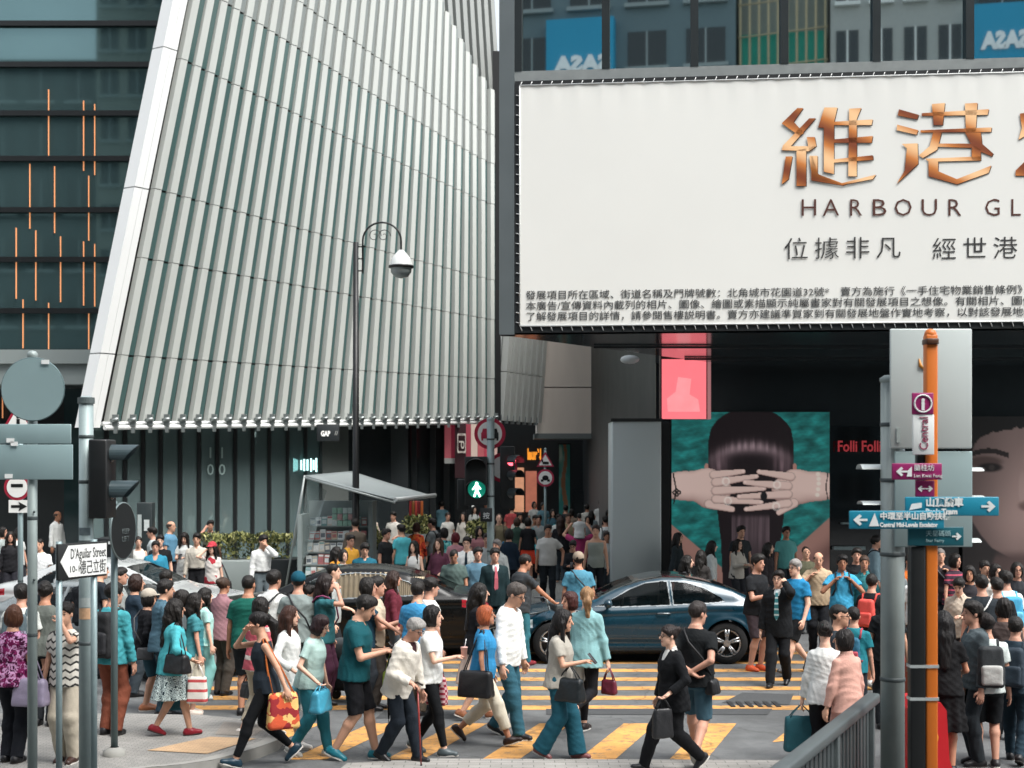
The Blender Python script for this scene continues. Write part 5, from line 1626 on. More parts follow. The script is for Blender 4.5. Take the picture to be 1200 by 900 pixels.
# bright lit sign seen in the shop window, reflected numbers modelled as pale lettering
q = low(.475, 3.15, -.84)
t2 = thing('window_light', 'small cluster of bright cyan light bars in the teal shop window', 'light', q)
for k, (dx, hh) in enumerate(((0, .3), (.09, .36), (.19, .34), (.30, .40), (.38, .3), (.46, .42))):
    o = MB().box((dx, 0, -hh / 2), (dx + .05, .02, hh / 2)).build('light_bar', [mat('#bdf3f0', .5, var=0, emit=1.2)], t2)
q = low(.255, 3.35, -.84)
ang = math.atan2(dirw[1], dirw[0])
for s_, dz in (('1 1', .0), ('0 0', -.48)):
    o = text(s_, .45, mat('#8fa3a1', .4), Matrix.Translation((q[0], q[1], q[2] + dz)) @ Matrix.Rotation(ang * .6, 4, 'Z'), 'reflected_number', None, 'LEFT', .005)
    tag(o, 'pale reflection of digits %s modelled on the teal shop window' % ('one one' if dz == 0 else 'zero zero below the ones'), 'lettering')

# ---------------------------------------------------------------- buildings across the street, behind the viewer: seen in the glass
def slab(name, label, x0, x1, y0, y1, h, m, floors, bays, wm, fr=None):
    t = thing(name, label, 'building', ((x0 + x1) / 2, y0, 0)); ti = Matrix.Translation(((x0 + x1) / 2, y0, 0)).inverted()
    pt(MB().box((x0, y0, 0), (x1, y1, h)).build('wall', [m]), t, ti)
    win = MB(); trim = MB()
    fh = h / floors; bw = (x1 - x0) / bays
    for f in range(floors):
        for k in range(bays):
            cx = x0 + (k + .5) * bw; cz = (f + .55) * fh
            win.box((cx - bw * .33, y1 + .0, cz - fh * .28), (cx + bw * .33, y1 + .04, cz + fh * .28))
            trim.box((cx - .04, y1 + .04, cz - fh * .28), (cx + .04, y1 + .08, cz + fh * .28))
            trim.box((cx - bw * .38, y1 + .0, cz - fh * .34), (cx + bw * .38, y1 + .25, cz - fh * .28))
    o = win.build('window', [wm]); o['kind'] = 'stuff'; pt(o, t, ti)
    o = trim.build('window_trim', [fr or mat('#c9cac6', .5)]); o['kind'] = 'stuff'; pt(o, t, ti)
    return t
wdk = mat('#1c2628', .1)
slab('pale_tower', 'pale slender tower across the street', -28.5, -21, -27, -13.5, 46, mat('#b9b3a6', .7), 15, 4, wdk)
slab('office_block', 'grey office block across the street', -60, -18, -26, -14, 31, mat('#56605f', .7), 8, 16, wdk)
slab('tenement_block', 'dark tenement across the street beside the blue hoarding', -17, 2.2, -26, -15, 36, mat('#66787d', .8), 12, 7, wdk, mat('#8f9a9a', .5))
slab('walkup_block', 'grey tenement across the street with white window frames and pipes', 6.5, 12.5, -26, -15, 44, mat('#a9aba7', .8), 15, 4, wdk, mat('#e4e6e2', .5))
slab('glass_block', 'dark block across the street beyond the grey tenement', 12.6, 40, -26, -16, 44, mat('#526266', .8), 14, 9, wdk, mat('#8f9a9a', .5))
t = thing('netted_block', 'half-built block across the street wrapped in green netting', 'building', (4, -20, 0)); ti = Matrix.Translation((4, -20, 0)).inverted()
pt(MB().box((2.3, -26, 0), (6.4, -16, 46)).build('wall', [mat('#8d938c', .8)]), t, ti)
pt(MB().box((2.4, -15.9, 8), (6.3, -15.5, 23.2)).build('netting', [mat('#2c9a86', .8, 0, .3, .4)]), t, ti)
mb = MB()
for k in range(10): mb.tube([(2.4 + k * .43, -15.3, 4), (2.4 + k * .43, -15.3, 40)], .06, 5)
for k in range(24): mb.tube([(2.3, -15.25, 5 + k * 1.5), (6.4, -15.25, 5.3 + k * 1.5)], .04, 5)
pt(mb.build('scaffolding', [mat('#b7a888', .7)]), t, ti)
for x0, x1, z0, z1, la in ((-6.6, -3.4, 16, 24.1, 'blue hoarding on the pale tenement across the street, left'), (12.65, 15.2, 16, 23.6, 'blue hoarding on the dark tenement across the street, right')):
    t = thing('blue_hoarding', la, 'billboard', (x0, -15, z0)); ti = Matrix.Translation((x0, -15, z0)).inverted()
    pt(MB().box((x0, -15.0, z0), (x1, -14.3, z1)).build('panel', [mat('#1c95bb', .5, 0, .08, .5)]), t, ti)
    o = text('SASA', 1.0, mat('#f0f4f4', .5), Matrix.Translation((x1 - .2, -14.25, z0 + 5.6)) @ Matrix.Rotation(math.pi, 4, 'Z'), 'lettering', None, 'LEFT', .02, x1 - x0 - .5, bold=.06); pt(o, t, ti)
# ---------------------------------------------------------------- cars
def inpoly(px_, pz_, poly):
    c = np.zeros(px_.shape, bool); n_ = len(poly); j = n_ - 1
    for i in range(n_):
        xi, zi = poly[i]; xj, zj = poly[j]
        cond = ((zi > pz_) != (zj > pz_)) & (px_ < (xj - xi) * (pz_ - zi) / (zj - zi + 1e-12) + xi)
        c ^= cond; j = i
    return c

def car(name, label, L_, zr, zb, W_, wheels, windows, shield, rear, paint, loc, yaw, wr=.335, curtain=(), trim='#757b7e', roofcol=None, glass_alpha=.5, lights=True, cat='car', res=(230, 80), rim_spokes=5, door_x=None, tail_red=True, mirror_x=None, flip=False):
    t = thing(name, label, cat, loc, yaw)
    nx, ntt = res
    xs = np.linspace(0, L_, nx); q = np.linspace(0, 1, ntt)
    I = lambda tab, x: np.interp(x, [a for a, _ in tab], [b for _, b in tab])
    def smooth(tab, x):
        g = np.linspace(-.2, L_ + .2, 600); y = I(tab, g); k = np.hanning(21); k /= k.sum()
        y = np.convolve(np.pad(y, 10, 'edge'), k, 'valid'); return np.interp(x, g, y)
    ZR, ZB, WW = smooth(zr, xs), smooth(zb, xs), smooth(W_, xs)
    V = np.zeros((nx, ntt, 3)); 
    for i, x in enumerate(xs):
        w, b, r_ = WW[i], ZB[i], max(ZR[i], ZB[i] + .02)
        g = r_ - b                      # greenhouse height
        k = min(1., g / .38)
        wr_ = w * (.93 - .20 * k)
        P = [(w * .90, .19), (w * .965, .26), (w * .985, .42), (w * 1.0, b * .70), (w * .985, b - .10), (w * .965, b - .03), (w * (.93 - .0 * k), b + .005),
             (w * .93 - (w * .93 - wr_) * .5, b + g * .50), (wr_ * 1.0, b + g * .86), (wr_ * .90, b + g * .96), (wr_ * .5, b + g * 1.0), (0, b + g * 1.0)]
        if g < .10: P[7] = (w * .90, b + g * .35); P[8] = (w * .84, b + g * .62); P[9] = (w * .72, b + g * .82); P[10] = (w * .4, b + g * .96)
        elif g < .22:
            f = (g - .10) / .12
            P0 = [(w * .90, b + g * .35), (w * .84, b + g * .62), (w * .72, b + g * .82), (w * .4, b + g * .96)]
            for m_ in range(4): P[7 + m_] = tuple(np.array(P0[m_]) * (1 - f) + np.array(P[7 + m_]) * f)
        P = np.array(P); d = np.r_[0, np.cumsum(np.hypot(*np.diff(P, axis=0).T))]; 
        tt = q * d[-1]
        # Catmull-ish smoothing by fine resample + blur
        fine = np.linspace(0, d[-1], 240); yy = np.interp(fine, d, P[:, 0]); zz = np.interp(fine, d, P[:, 1])
        ker = np.hanning(15); ker /= ker.sum()
        yy2 = np.convolve(np.pad(yy, 7, 'edge'), ker, 'valid'); zz2 = np.convolve(np.pad(zz, 7, 'edge'), ker, 'valid'); yy2[-1] = 0
        V[i, :, 0] = x; V[i, :, 1] = np.interp(tt, fine, yy2); V[i, :, 2] = np.interp(tt, fine, zz2)
    # soft crease along the flank
    cz = (V[:, :, 2] - (ZB[:, None] - .13)); V[:, :, 1] -= .012 * np.exp(-(cz / .035) ** 2) * (V[:, :, 1] > .5)
    cz2 = (V[:, :, 2] - .34); V[:, :, 1] -= .016 * np.exp(-(cz2 / .05) ** 2) * (V[:, :, 1] > .5)
    # wheel arches flare
    ra = wr + .045
    for wx in wheels:
        dd = np.hypot(V[:, :, 0] - wx, V[:, :, 2] - wr); V[:, :, 1] += .022 * np.exp(-((dd - ra) / .05) ** 2) * (V[:, :, 1] > .5)
    idx = np.arange(nx * ntt).reshape(nx, ntt)
    Fq = np.stack([idx[:-1, :-1], idx[1:, :-1], idx[1:, 1:], idx[:-1, 1:]], -1).reshape(-1, 4)
    VV = V.reshape(-1, 3)
    fc = VV[Fq].mean(1)
    keep = np.ones(len(Fq), bool)
    for wx in wheels:
        keep &= ~((np.hypot(fc[:, 0] - wx, fc[:, 2] - wr) < ra) & (fc[:, 1] > .45))
    used = np.unique(Fq[keep])
    for wx in wheels:
        dx = VV[:, 0] - wx; dz = VV[:, 2] - wr; dd = np.hypot(dx, dz)
        m_ = (dd < ra + .004) & (dd > ra - .06) & (VV[:, 1] > .45)
        m2 = np.zeros(len(VV), bool); m2[used] = True; m_ &= m2
        VV[m_, 0] = wx + dx[m_] / dd[m_] * ra; VV[m_, 2] = wr + dz[m_] / dd[m_] * ra
    cls = np.zeros(len(Fq), int)
    tpar = np.tile((np.arange(ntt - 1) + .5) / (ntt - 1), nx - 1)
    side = (fc[:, 1] > .40)
    gh = I(zr, fc[:, 0]) - I(zb, fc[:, 0])
    for k, wp in enumerate(windows):
        cls[inpoly(fc[:, 0], fc[:, 2], wp) & (fc[:, 1] > .5)] = 10 + k
    def grow(wp, d):
        c = np.mean(wp, 0); return [(p[0] + d * np.sign(p[0] - c[0]), p[1] + d * np.sign(p[1] - c[1])) for p in wp]
    allw = np.zeros(len(Fq), bool)
    for wp in windows: allw |= inpoly(fc[:, 0], fc[:, 2], grow(wp, .016)) & (fc[:, 1] > .5)
    cls[allw & (cls == 0)] = 2
    rw = np.interp(fc[:, 0], xs, WW)
    relh = (fc[:, 2] - I(zb, fc[:, 0])) / np.maximum(gh, .01)
    cls[(fc[:, 0] > shield[0]) & (fc[:, 0] < shield[1]) & (fc[:, 1] < rw * .74 - (fc[:, 0] - shield[0]) * .12) & (relh > .5)] = 3
    cls[(fc[:, 0] > rear[0]) & (fc[:, 0] < rear[1]) & (fc[:, 1] < rw * .70) & (relh > .5)] = 4
    if lights:
        cls[(fc[:, 0] < .55) & (np.abs(fc[:, 2] - .64) < .065) & (fc[:, 1] > .42) & (cls == 0)] = 5
        cls[(fc[:, 0] > L_ - .42) & (np.abs(fc[:, 2] - (ZB[-nx // 9] - .10)) < .06) & (fc[:, 1] > .45) & (cls == 0)] = 6
        cls[(fc[:, 0] < .12) & (np.abs(fc[:, 2] - .50) < .16) & (fc[:, 1] < .42)] = 7
    if roofcol: cls[(cls == 0) & (relh > .80) & (gh > .3) & (fc[:, 1] < rw * .70)] = 8
    cls[(cls == 0) & (fc[:, 2] < .215)] = 9
    pm = mat(paint, .28, .15, .03, 3, coat=.6 if paint != '#070808' else .15, spec=.5 if paint != '#070808' else .3)
    gm = bpy.data.materials.get('car_glass_%s' % glass_alpha)
    if gm is None:
        gm = mat('#0a1012', .02, 0, 0, spec=.2).copy(); gm.name = 'car_glass_%s' % glass_alpha
        gm.node_tree.nodes['Principled BSDF'].inputs['Alpha'].default_value = glass_alpha
    parts = {0: ('body', pm), 2: ('window_trim', mat(trim, .45, .5, .03)), 3: ('windshield', gm), 4: ('rear_window', gm), 5: ('headlight', mat('#cfd8da', .08, .3, .1, 20, coat=1.)), 6: ('tail_light', mat('#8d1420', .15, 0, .1, 20, coat=1.)),
             7: ('grille', mat('#111315', .3, .3)), 8: ('roof_panel', mat(roofcol or paint, .2, .1, .03, coat=1.)), 9: ('sill', mat('#0d0e0f', .6))}
    for k in range(len(windows)): parts[10 + k] = ('window', gm)
    MIR = np.array([1, -1, 1.])
    off = np.array([-L_ / 2, 0, 0.])
    for c, (nm, m_) in parts.items():
        fs = Fq[keep & (cls == c)]
        if len(fs) == 0: continue
        sides = ('b',) if c in (0, 3, 4, 7, 8, 9) else ('l', 'r')
        u_, inv = np.unique(fs, return_inverse=True); fl = inv.reshape(-1, 4); vv = VV[u_] + off
        if c >= 10 or c in (3, 4): vv = vv * np.array([1, .993, 1]) - np.array([0, 0, .004])
        if c == 2: vv = vv * np.array([1, 1.004, 1])
        for sd in sides:
            if sd == 'b':
                # weld the centre line by mirroring
                A_ = np.concatenate([vv, vv * MIR]); F_ = np.concatenate([fl, fl[:, ::-1] + len(vv)])
            elif sd == 'r': A_, F_ = vv, fl
            else: A_, F_ = vv * MIR, fl[:, ::-1]
            o = newmesh(nm, A_, F_, [m_], None, True, t)
            if c == 0: body_o = o
    # underbody, arch liners, front and back closing plates
    mb = MB(); mb.box((-L_ / 2 + .25, -.72, .17), (L_ / 2 - .25, .72, .42))
    for wx in wheels:
        for sd in (1, -1):
            n_ = 18
            for k in range(n_):
                a0 = math.pi * k / n_; a1 = math.pi * (k + 1) / n_
                p = [(wx - L_ / 2 + ra * math.cos(a), y_ * sd, wr + ra * math.sin(a)) for a, y_ in ((a0, .86), (a1, .86), (a1, .5), (a0, .5))]
                mb.quad(*p)
    mb.build('underbody', [mat('#08090a', .9)], t)
    for i in (0, nx - 1):
        mb = MB(); ring = [tuple(v + off) for v in V[i]] + [tuple(v * MIR + off) for v in V[i][::-1][1:]]
        mb.add(ring, [tuple(range(len(ring)))])
        mb.build('bumper_face', [pm], t)
    # cabin
    mb = MB(); zf = .30
    xc0, xc1 = shield[0] + .15, rear[1] - .2
    mb.box((xc0 - L_ / 2, -.7, zf), (xc1 - L_ / 2, .7, zf + .05))
    for sx in (xc0 + .75, xc0 + 1.55):
        for sy in (-.36, .36):
            mb.bbox((sx - L_ / 2, sy - .25, .35), (sx + .5 - L_ / 2, sy + .25, .62), .05); mb.bbox((sx + .42 - L_ / 2, sy - .24, .5), (sx + .58 - L_ / 2, sy + .24, 1.0), .06); mb.bbox((sx + .46 - L_ / 2, sy - .13, 1.02), (sx + .56 - L_ / 2, sy + .13, 1.18), .03)
    mb.bbox((xc0 - L_ / 2 - .1, -.68, .55), (xc0 + .3 - L_ / 2, .68, I(zb, xc0) - .06), .05)
    mb.tube([(xc0 + .48 - L_ / 2 + .05 * math.sin(a), -.36 + .18 * math.cos(a), .88 + .17 * math.sin(a)) for a in np.linspace(0, 2 * math.pi, 17)], .014, 6, 0, False)
    mb.build('cabin', [mat('#17191b', .7)], t)
    for k in curtain:
        wp = windows[k]; x0 = min(p[0] for p in wp); x1 = max(p[0] for p in wp); z0 = min(p[1] for p in wp) - .02; z1 = max(p[1] for p in wp) + .02
        for sd in (1, -1):
            Vc = []; n_ = 60
            for j in range(6):
                for i in range(n_ + 1):
                    x = x0 + (x1 - x0) * i / n_; z = z0 + (z1 - z0) * j / 5
                    yb = np.interp(x, xs, WW) * (.93 - .20 * (z - np.interp(x, xs, ZB)) / max(np.interp(x, xs, ZR - ZB), .1)) - .035
                    Vc.append((x - L_ / 2, sd * (yb + .012 * math.sin(i * 1.3)), z))
            Fc = [(j * (n_ + 1) + i, j * (n_ + 1) + i + 1, (j + 1) * (n_ + 1) + i + 1, (j + 1) * (n_ + 1) + i) for j in range(5) for i in range(n_)]
            newmesh('curtain', Vc, Fc, [cloth('#b3a58c')], None, True, t)
    # wheels
    for wx in wheels:
        for sd in (1, -1):
            mb = MB(); T = Matrix.Translation((wx - L_ / 2, sd * .80, wr)) @ Matrix.Rotation(R(90), 4, 'X')
            w0 = .11
            prof = [(wr * .70, -w0), (wr * .95, -w0), (wr, -w0 * .7), (wr, w0 * .7), (wr * .95, w0), (wr * .70, w0)]
            mb.lathe(prof, n=36, T=T)
            wo = mb.build('wheel', [mat('#0e0f10', .85, 0, .1, 20)], t)
            mb = MB(); yo = sd * .87
            cx, cz_ = wx - L_ / 2, wr
            T2 = Matrix.Translation((cx, sd * .80, cz_)) @ Matrix.Rotation(R(90), 4, 'X')
            mb.lathe([(wr * .60, -.09), (wr * .69, -.10), (wr * .70, -.085), (wr * .70, .085), (wr * .69, .10), (wr * .60, .09)], n=36, T=T2)
            for k in range(rim_spokes):
                for dk in (-.10, .10):
                    a = 2 * math.pi * k / rim_spokes + .3
                    ca, sa = math.cos(a + dk), math.sin(a + dk); ca2, sa2 = math.cos(a + dk * 1.3), math.sin(a + dk * 1.3)
                    p0 = Vector((cx + ca2 * .05, yo - sd * .0, cz_ + sa2 * .05)); p1 = Vector((cx + ca2 * wr * .66, yo + sd * .018, cz_ + sa2 * wr * .66))
                    mb.tube([p0, p1], [.024, .017], 6)
            mb.cyl((cx, yo - sd * .02, cz_), (cx, yo + sd * .035, cz_), .055, 14)
            mb.build('rim', [mat('#b3b6b8', .25, .8, .05, 8)], wo)
            mb = MB(); mb.cyl((cx, sd * .76, cz_), (cx, sd * .79, cz_), wr * .56, 24); mb.build('brake_disc', [mat('#2a2c2e', .4, .6)], wo)
    # mirrors, handles, door seams
    mx_ = mirror_x or (shield[0] + .38)
    for sd in (1, -1):
        mb = MB(); wloc = np.interp(mx_, xs, WW); zl = np.interp(mx_, xs, ZB)
        mb.ell((mx_ - L_ / 2, sd * (wloc + .10), zl + .09), (.07, .11, .075), 0, None, 12, 8); mb.tube([(mx_ - L_ / 2, sd * (wloc - .08), zl + .02), (mx_ - L_ / 2, sd * (wloc + .05), zl + .06)], .025, 6)
        mb.build('wing_mirror', [pm], t)
        for hx in (door_x or ()):
            w_ = np.interp(hx, xs, WW); z_ = np.interp(hx, xs, ZB) - .115
            mb = MB(); mb.tube([(hx - L_ / 2 - .10, sd * (w_ * .985 + .004), z_), (hx - L_ / 2 - .07, sd * (w_ * .985 + .03), z_ + .004), (hx - L_ / 2 + .09, sd * (w_ * .985 + .03), z_ + .004), (hx - L_ / 2 + .12, sd * (w_ * .985 + .004), z_)], .013, 6)
            mb.build('door_handle', [mat(trim, .25, .7)], t)
    return t, dict(L=L_, xs=xs, WW=WW, ZB=ZB, V=V)

def seam(t, info, pts, sd, par=None):
    """thin dark door gap following the flank; pts (x,z)"""
    L_, xs, V = info['L'], info['xs'], info['V']
    P = []
    for x, z in pts:
        i = int(np.argmin(abs(xs - x))); col = V[i]; y_ = np.interp(z, col[:len(col) * 5 // 8, 2], col[:len(col) * 5 // 8, 1])
        P.append((x - L_ / 2, sd * (y_ + .001), z))
    MB().tube(P, .0055, 5).build('door_seam', [mat('#060708', .8)], t)

coupe_zr = [(0, .56), (.08, .70), (.35, .80), (.9, .88), (1.30, .955), (1.5, 1.0), (1.9, 1.20), (2.25, 1.335), (2.6, 1.395), (2.95, 1.39), (3.3, 1.33), (3.7, 1.20), (4.1, 1.05), (4.35, .985), (4.6, .95), (4.69, .80)]
coupe_zb = [(0, .52), (.08, .64), (.35, .72), (.9, .82), (1.3, .87), (2.4, .91), (3.4, .965), (4.1, .965), (4.5, .92), (4.69, .78)]
coupe_w = [(0, .40), (.04, .58), (.10, .70), (.3, .80), (.7, .885), (1.2, .91), (2.4, .92), (3.8, .925), (4.2, .885), (4.5, .80), (4.62, .70), (4.69, .52)]
Ycar = 23.55
xw = (852 - 600) / FPX * (Ycar - .9)      # rear wheel hub in the photo
blue, bi = car('parked_coupe', 'metallic dark blue coupe waiting across the crossing', 4.69, coupe_zr, coupe_zb, coupe_w, (.88, 3.64),
    [[(1.55, .93), (1.68, .955), (2.10, 1.17), (2.36, 1.275), (2.62, 1.305), (2.70, 1.30), (2.74, .945), (1.9, .915)], [(2.80, .95), (2.77, 1.30), (3.0, 1.285), (3.28, 1.20), (3.55, 1.06), (3.60, 1.01), (3.5, .985)]],
    (1.36, 2.16), (3.42, 4.12), '#08303f', (xw - (3.64 - 2.345), Ycar, 0), 0., roofcol='#0b1114', door_x=(2.62,), glass_alpha=.55, res=(440, 170))
for sd in (1, -1):
    seam(blue, bi, [(1.42, .86), (1.38, .60), (1.46, .34), (1.6, .25), (2.6, .25), (2.78, .34), (2.82, .60), (2.79, .93)], sd)

sed_zr = [(0, .60), (.08, .74), (.4, .86), (1.0, .94), (1.5, 1.02), (1.7, 1.08), (2.1, 1.27), (2.5, 1.42), (2.95, 1.49), (3.5, 1.485), (3.95, 1.42), (4.35, 1.27), (4.7, 1.13), (4.95, 1.08), (5.2, 1.03), (5.29, .85)]
sed_zb = [(0, .55), (.08, .68), (.4, .78), (1.0, .87), (1.6, .93), (3.0, .98), (4.2, 1.02), (4.9, 1.02), (5.2, .96), (5.29, .82)]
sed_w = [(0, .42), (.04, .60), (.10, .74), (.35, .84), (.8, .92), (1.4, .945), (3., .95), (4.4, .95), (4.9, .90), (5.15, .83), (5.24, .72), (5.29, .52)]
swin = [[(1.88, .99), (2.15, 1.15), (2.45, 1.30), (2.66, 1.345), (2.70, 1.0)], [(2.78, 1.0), (2.76, 1.36), (3.1, 1.395), (3.55, 1.38), (3.72, 1.34), (3.78, 1.04)], [(3.84, 1.045), (3.80, 1.32), (4.0, 1.25), (4.22, 1.10), (4.24, 1.07)]]
limo, li = car('limousine', 'black limousine with cream curtains drawn across its rear windows', 5.29, sed_zr, sed_zb, sed_w, (.92, 4.08), swin, (1.62, 2.42), (4.0, 4.72), '#070808', (-3.02, 24.05, 0), R(-1), wr=.345, curtain=(1, 2), door_x=(2.5, 3.6), glass_alpha=.42, res=(400, 150))
for sd in (1, -1):
    seam(limo, li, [(1.72, .92), (1.70, .6), (1.8, .27), (2.7, .27), (2.74, .5), (2.74, .98)], sd); seam(limo, li, [(2.74, .27), (3.5, .27), (3.68, .45), (3.85, .7), (3.82, 1.03)], sd)
hat_w = [(a, b * .95) for a, b in sed_w]
silver, si = car('silver_sedan', 'pale silver sedan nosing out from the left behind the waiting pedestrians', 4.69, coupe_zr, coupe_zb, coupe_w, (.88, 3.64), [[(1.62, .95), (2.10, 1.17), (2.36, 1.275), (2.70, 1.30), (2.74, .945)], [(2.80, .95), (2.77, 1.30), (3.0, 1.285), (3.28, 1.20), (3.55, 1.0)]],
    (1.36, 2.16), (3.42, 4.12), '#7f8585', (-6.15, 22.3, 0), R(180 - 28), glass_alpha=.7, door_x=(2.62,))
white, wi_ = car('white_sedan', 'white sedan parked behind the silver car at far left', 4.8, [(a * 4.8 / 5.29, b * .98) for a, b in sed_zr], [(a * 4.8 / 5.29, b * .98) for a, b in sed_zb], [(a * 4.8 / 5.29, b * .95) for a, b in sed_w], (.86, 3.68), [[(a * .907, b * .98) for a, b in w_] for w_ in swin],
    (1.5, 2.2), (3.65, 4.3), '#aeb2b1', (-7.0, 26.0, 0), R(180 - 8), glass_alpha=.75, door_x=(2.3, 3.3))
taxi, xi = car('red_taxi', 'red car mostly hidden behind the poles at far left', 4.8, [(a * 4.8 / 5.29, b * .98) for a, b in sed_zr], [(a * 4.8 / 5.29, b * .98) for a, b in sed_zb], [(a * 4.8 / 5.29, b * .95) for a, b in sed_w], (.86, 3.68), [[(a * .907, b * .98) for a, b in w_] for w_ in swin],
    (1.5, 2.2), (3.65, 4.3), '#8c1c26', (-12.0, 24.2, 0), R(180 - 8), glass_alpha=.6)
# ---------------------------------------------------------------- street furniture
galv = mat('#86989a', .45, .35, .18, 5)
galv2 = mat('#8f9e9e', .5, .25, .2, 7, .1, 60)
plate = mat('#93abad', .4, .3, .06, 3)
blk = mat('#0d0f10', .45, 0, .1, 6)
def post(name, label, u, y, v_top, r, m, cat='pole', v_base=None, bands=True, z0=0., group=None):
    p = px(u, v_top, y)
    t = thing(name, label, cat, (p.x, y, z0), 0, group)
    mb = MB(); mb.tube([(0, 0, 0), (0, 0, p.z - z0)], r, 16); mb.build('shaft', [m], t)
    mb = MB(); mb.lathe([(r * 1.0, -.02), (r * 1.08, 0), (r * 1.08, .02), (r * .7, .045), (0, .05)], (0, 0, p.z - z0), 16); mb.build('cap', [m], t)
    if bands:
        for k, z in enumerate((.35, .62, .78, .9)):
            MB().lathe([(r * 1.0, 0), (r * 1.06, .005), (r * 1.06, .03), (r, .035)], (0, 0, (p.z - z0) * z), 16).build('band', [mat('#3b4445', .6)], t)
    MB().lathe([(r * 2.0, 0), (r * 2.0, .02), (r * 1.15, .05), (r * 1.0, .07)], (0, 0, .002), 16).build('base_collar', [mat('#5d6261', .7)], t)
    return t, p

# left foreground: pole with the backs of a round sign and two plates
t, p = post('sign_pole', 'grey pole in the left foreground carrying a round sign seen from behind', 38, 13.5, 417, .046, mat('#8c9896', .5, .2, .15, 6), z0=KERB)
def local(t, u, v, y): q = px(u, v, y); return Vector((q.x - t.location.x, y - t.location.y, q.z - t.location.z))
mb = MB(); c = local(t, 38, 456, 13.42); disc(mb, (c.x, c.z), .295, -.075, -.06, 40); o = mb.build('round_plate', [plate], t)
MB().tube([(c.x + .295 * math.cos(a), -.067, c.z + .295 * math.sin(a)) for a in np.linspace(0, 2 * math.pi, 33)], .009, 6, 0, False).build('rim', [mat('#54696b', .4, .3)], o)
for nm, u0, u1, v0, v1 in (('upper_plate', -10, 83, 497, 520), ('lower_plate', -8, 85, 521, 562)):
    a = local(t, u0, v0, 13.42); b_ = local(t, u1, v1, 13.42)
    o = MB().bbox((a.x, -.075, b_.z), (b_.x, -.06, a.z), .005).build(nm, [plate], t)
for u, v, w_ in ((48, 424, 9), (7, 516, 9), (12, 520, 8), (5, 558, 9)):
    a = local(t, u, v, 13.4); MB().box((a.x, -.09, a.z - .02), (a.x + w_ / FPX * 13.4, -.083, a.z + .02)).build('sticker', [mat('#d9dcda', .6)], t)
for v in (440, 470, 490, 512, 548, 600, 680): a = local(t, 38, v, 13.4); MB().ell((a.x, -.05, a.z), (.012, .012, .012), 0).build('bolt', [mat('#3b4546', .4, .5)], t)

# farther pole with warning triangle, round prohibition and arrow, just left of it
t, p = post('road_sign_pole', 'slim pole at far left with warning triangle, round prohibition and arrow plate', 24, 21.5, 480, .04, galv, z0=0)
def tri(mb, c, r, y0, y1, m=0): mb.prism([(c.x + r * math.sin(a), c.z + r * math.cos(a)) for a in (0, math.radians(120), math.radians(240))], y0, y1, m)
c = local(t, 20, 494, 21.4); mb = MB(); tri(mb, c, .30, -.06, -.05); o = mb.build('triangle_plate', [mat('#8f1f33', .4)], t)
mb = MB(); tri(mb, c, .22, -.066, -.061); mb.build('white_field', [mat('#d7d8d4', .5)], o)
mb = MB(); mb.box((c.x - .02, -.07, c.z - .08), (c.x + .03, -.067, c.z + .04)); mb.ell((c.x, -.068, c.z + .07), (.025, .004, .025)); mb.build('pictogram', [blk], o)
c = local(t, 19, 571, 21.4); mb = MB(); disc(mb, (c.x, c.z), .20, -.06, -.05); o = mb.build('round_plate', [mat('#8f1f33', .4)], t)
mb = MB(); disc(mb, (c.x, c.z), .155, -.066, -.061); mb.build('white_field', [mat('#d7d8d4', .5)], o)
mb = MB(); mb.box((c.x - .09, -.07, c.z), (c.x + .09, -.067, c.z + .05)); mb.build('pictogram', [blk], o)
a = local(t, 9, 586, 21.4); b_ = local(t, 33, 601, 21.4)
o = MB().box((a.x, -.06, b_.z), (b_.x, -.05, a.z)).build('arrow_plate', [mat('#d7d8d4', .5)], t)
cz = (a.z + b_.z) / 2; mb = MB(); mb.prism([(a.x + .04, cz - .02), (a.x + .17, cz - .02), (a.x + .15, cz - .07), (b_.x - .03, cz), (a.x + .15, cz + .07), (a.x + .17, cz + .02), (a.x + .04, cz + .02)], -.066, -.061); mb.build('arrow', [blk], o)

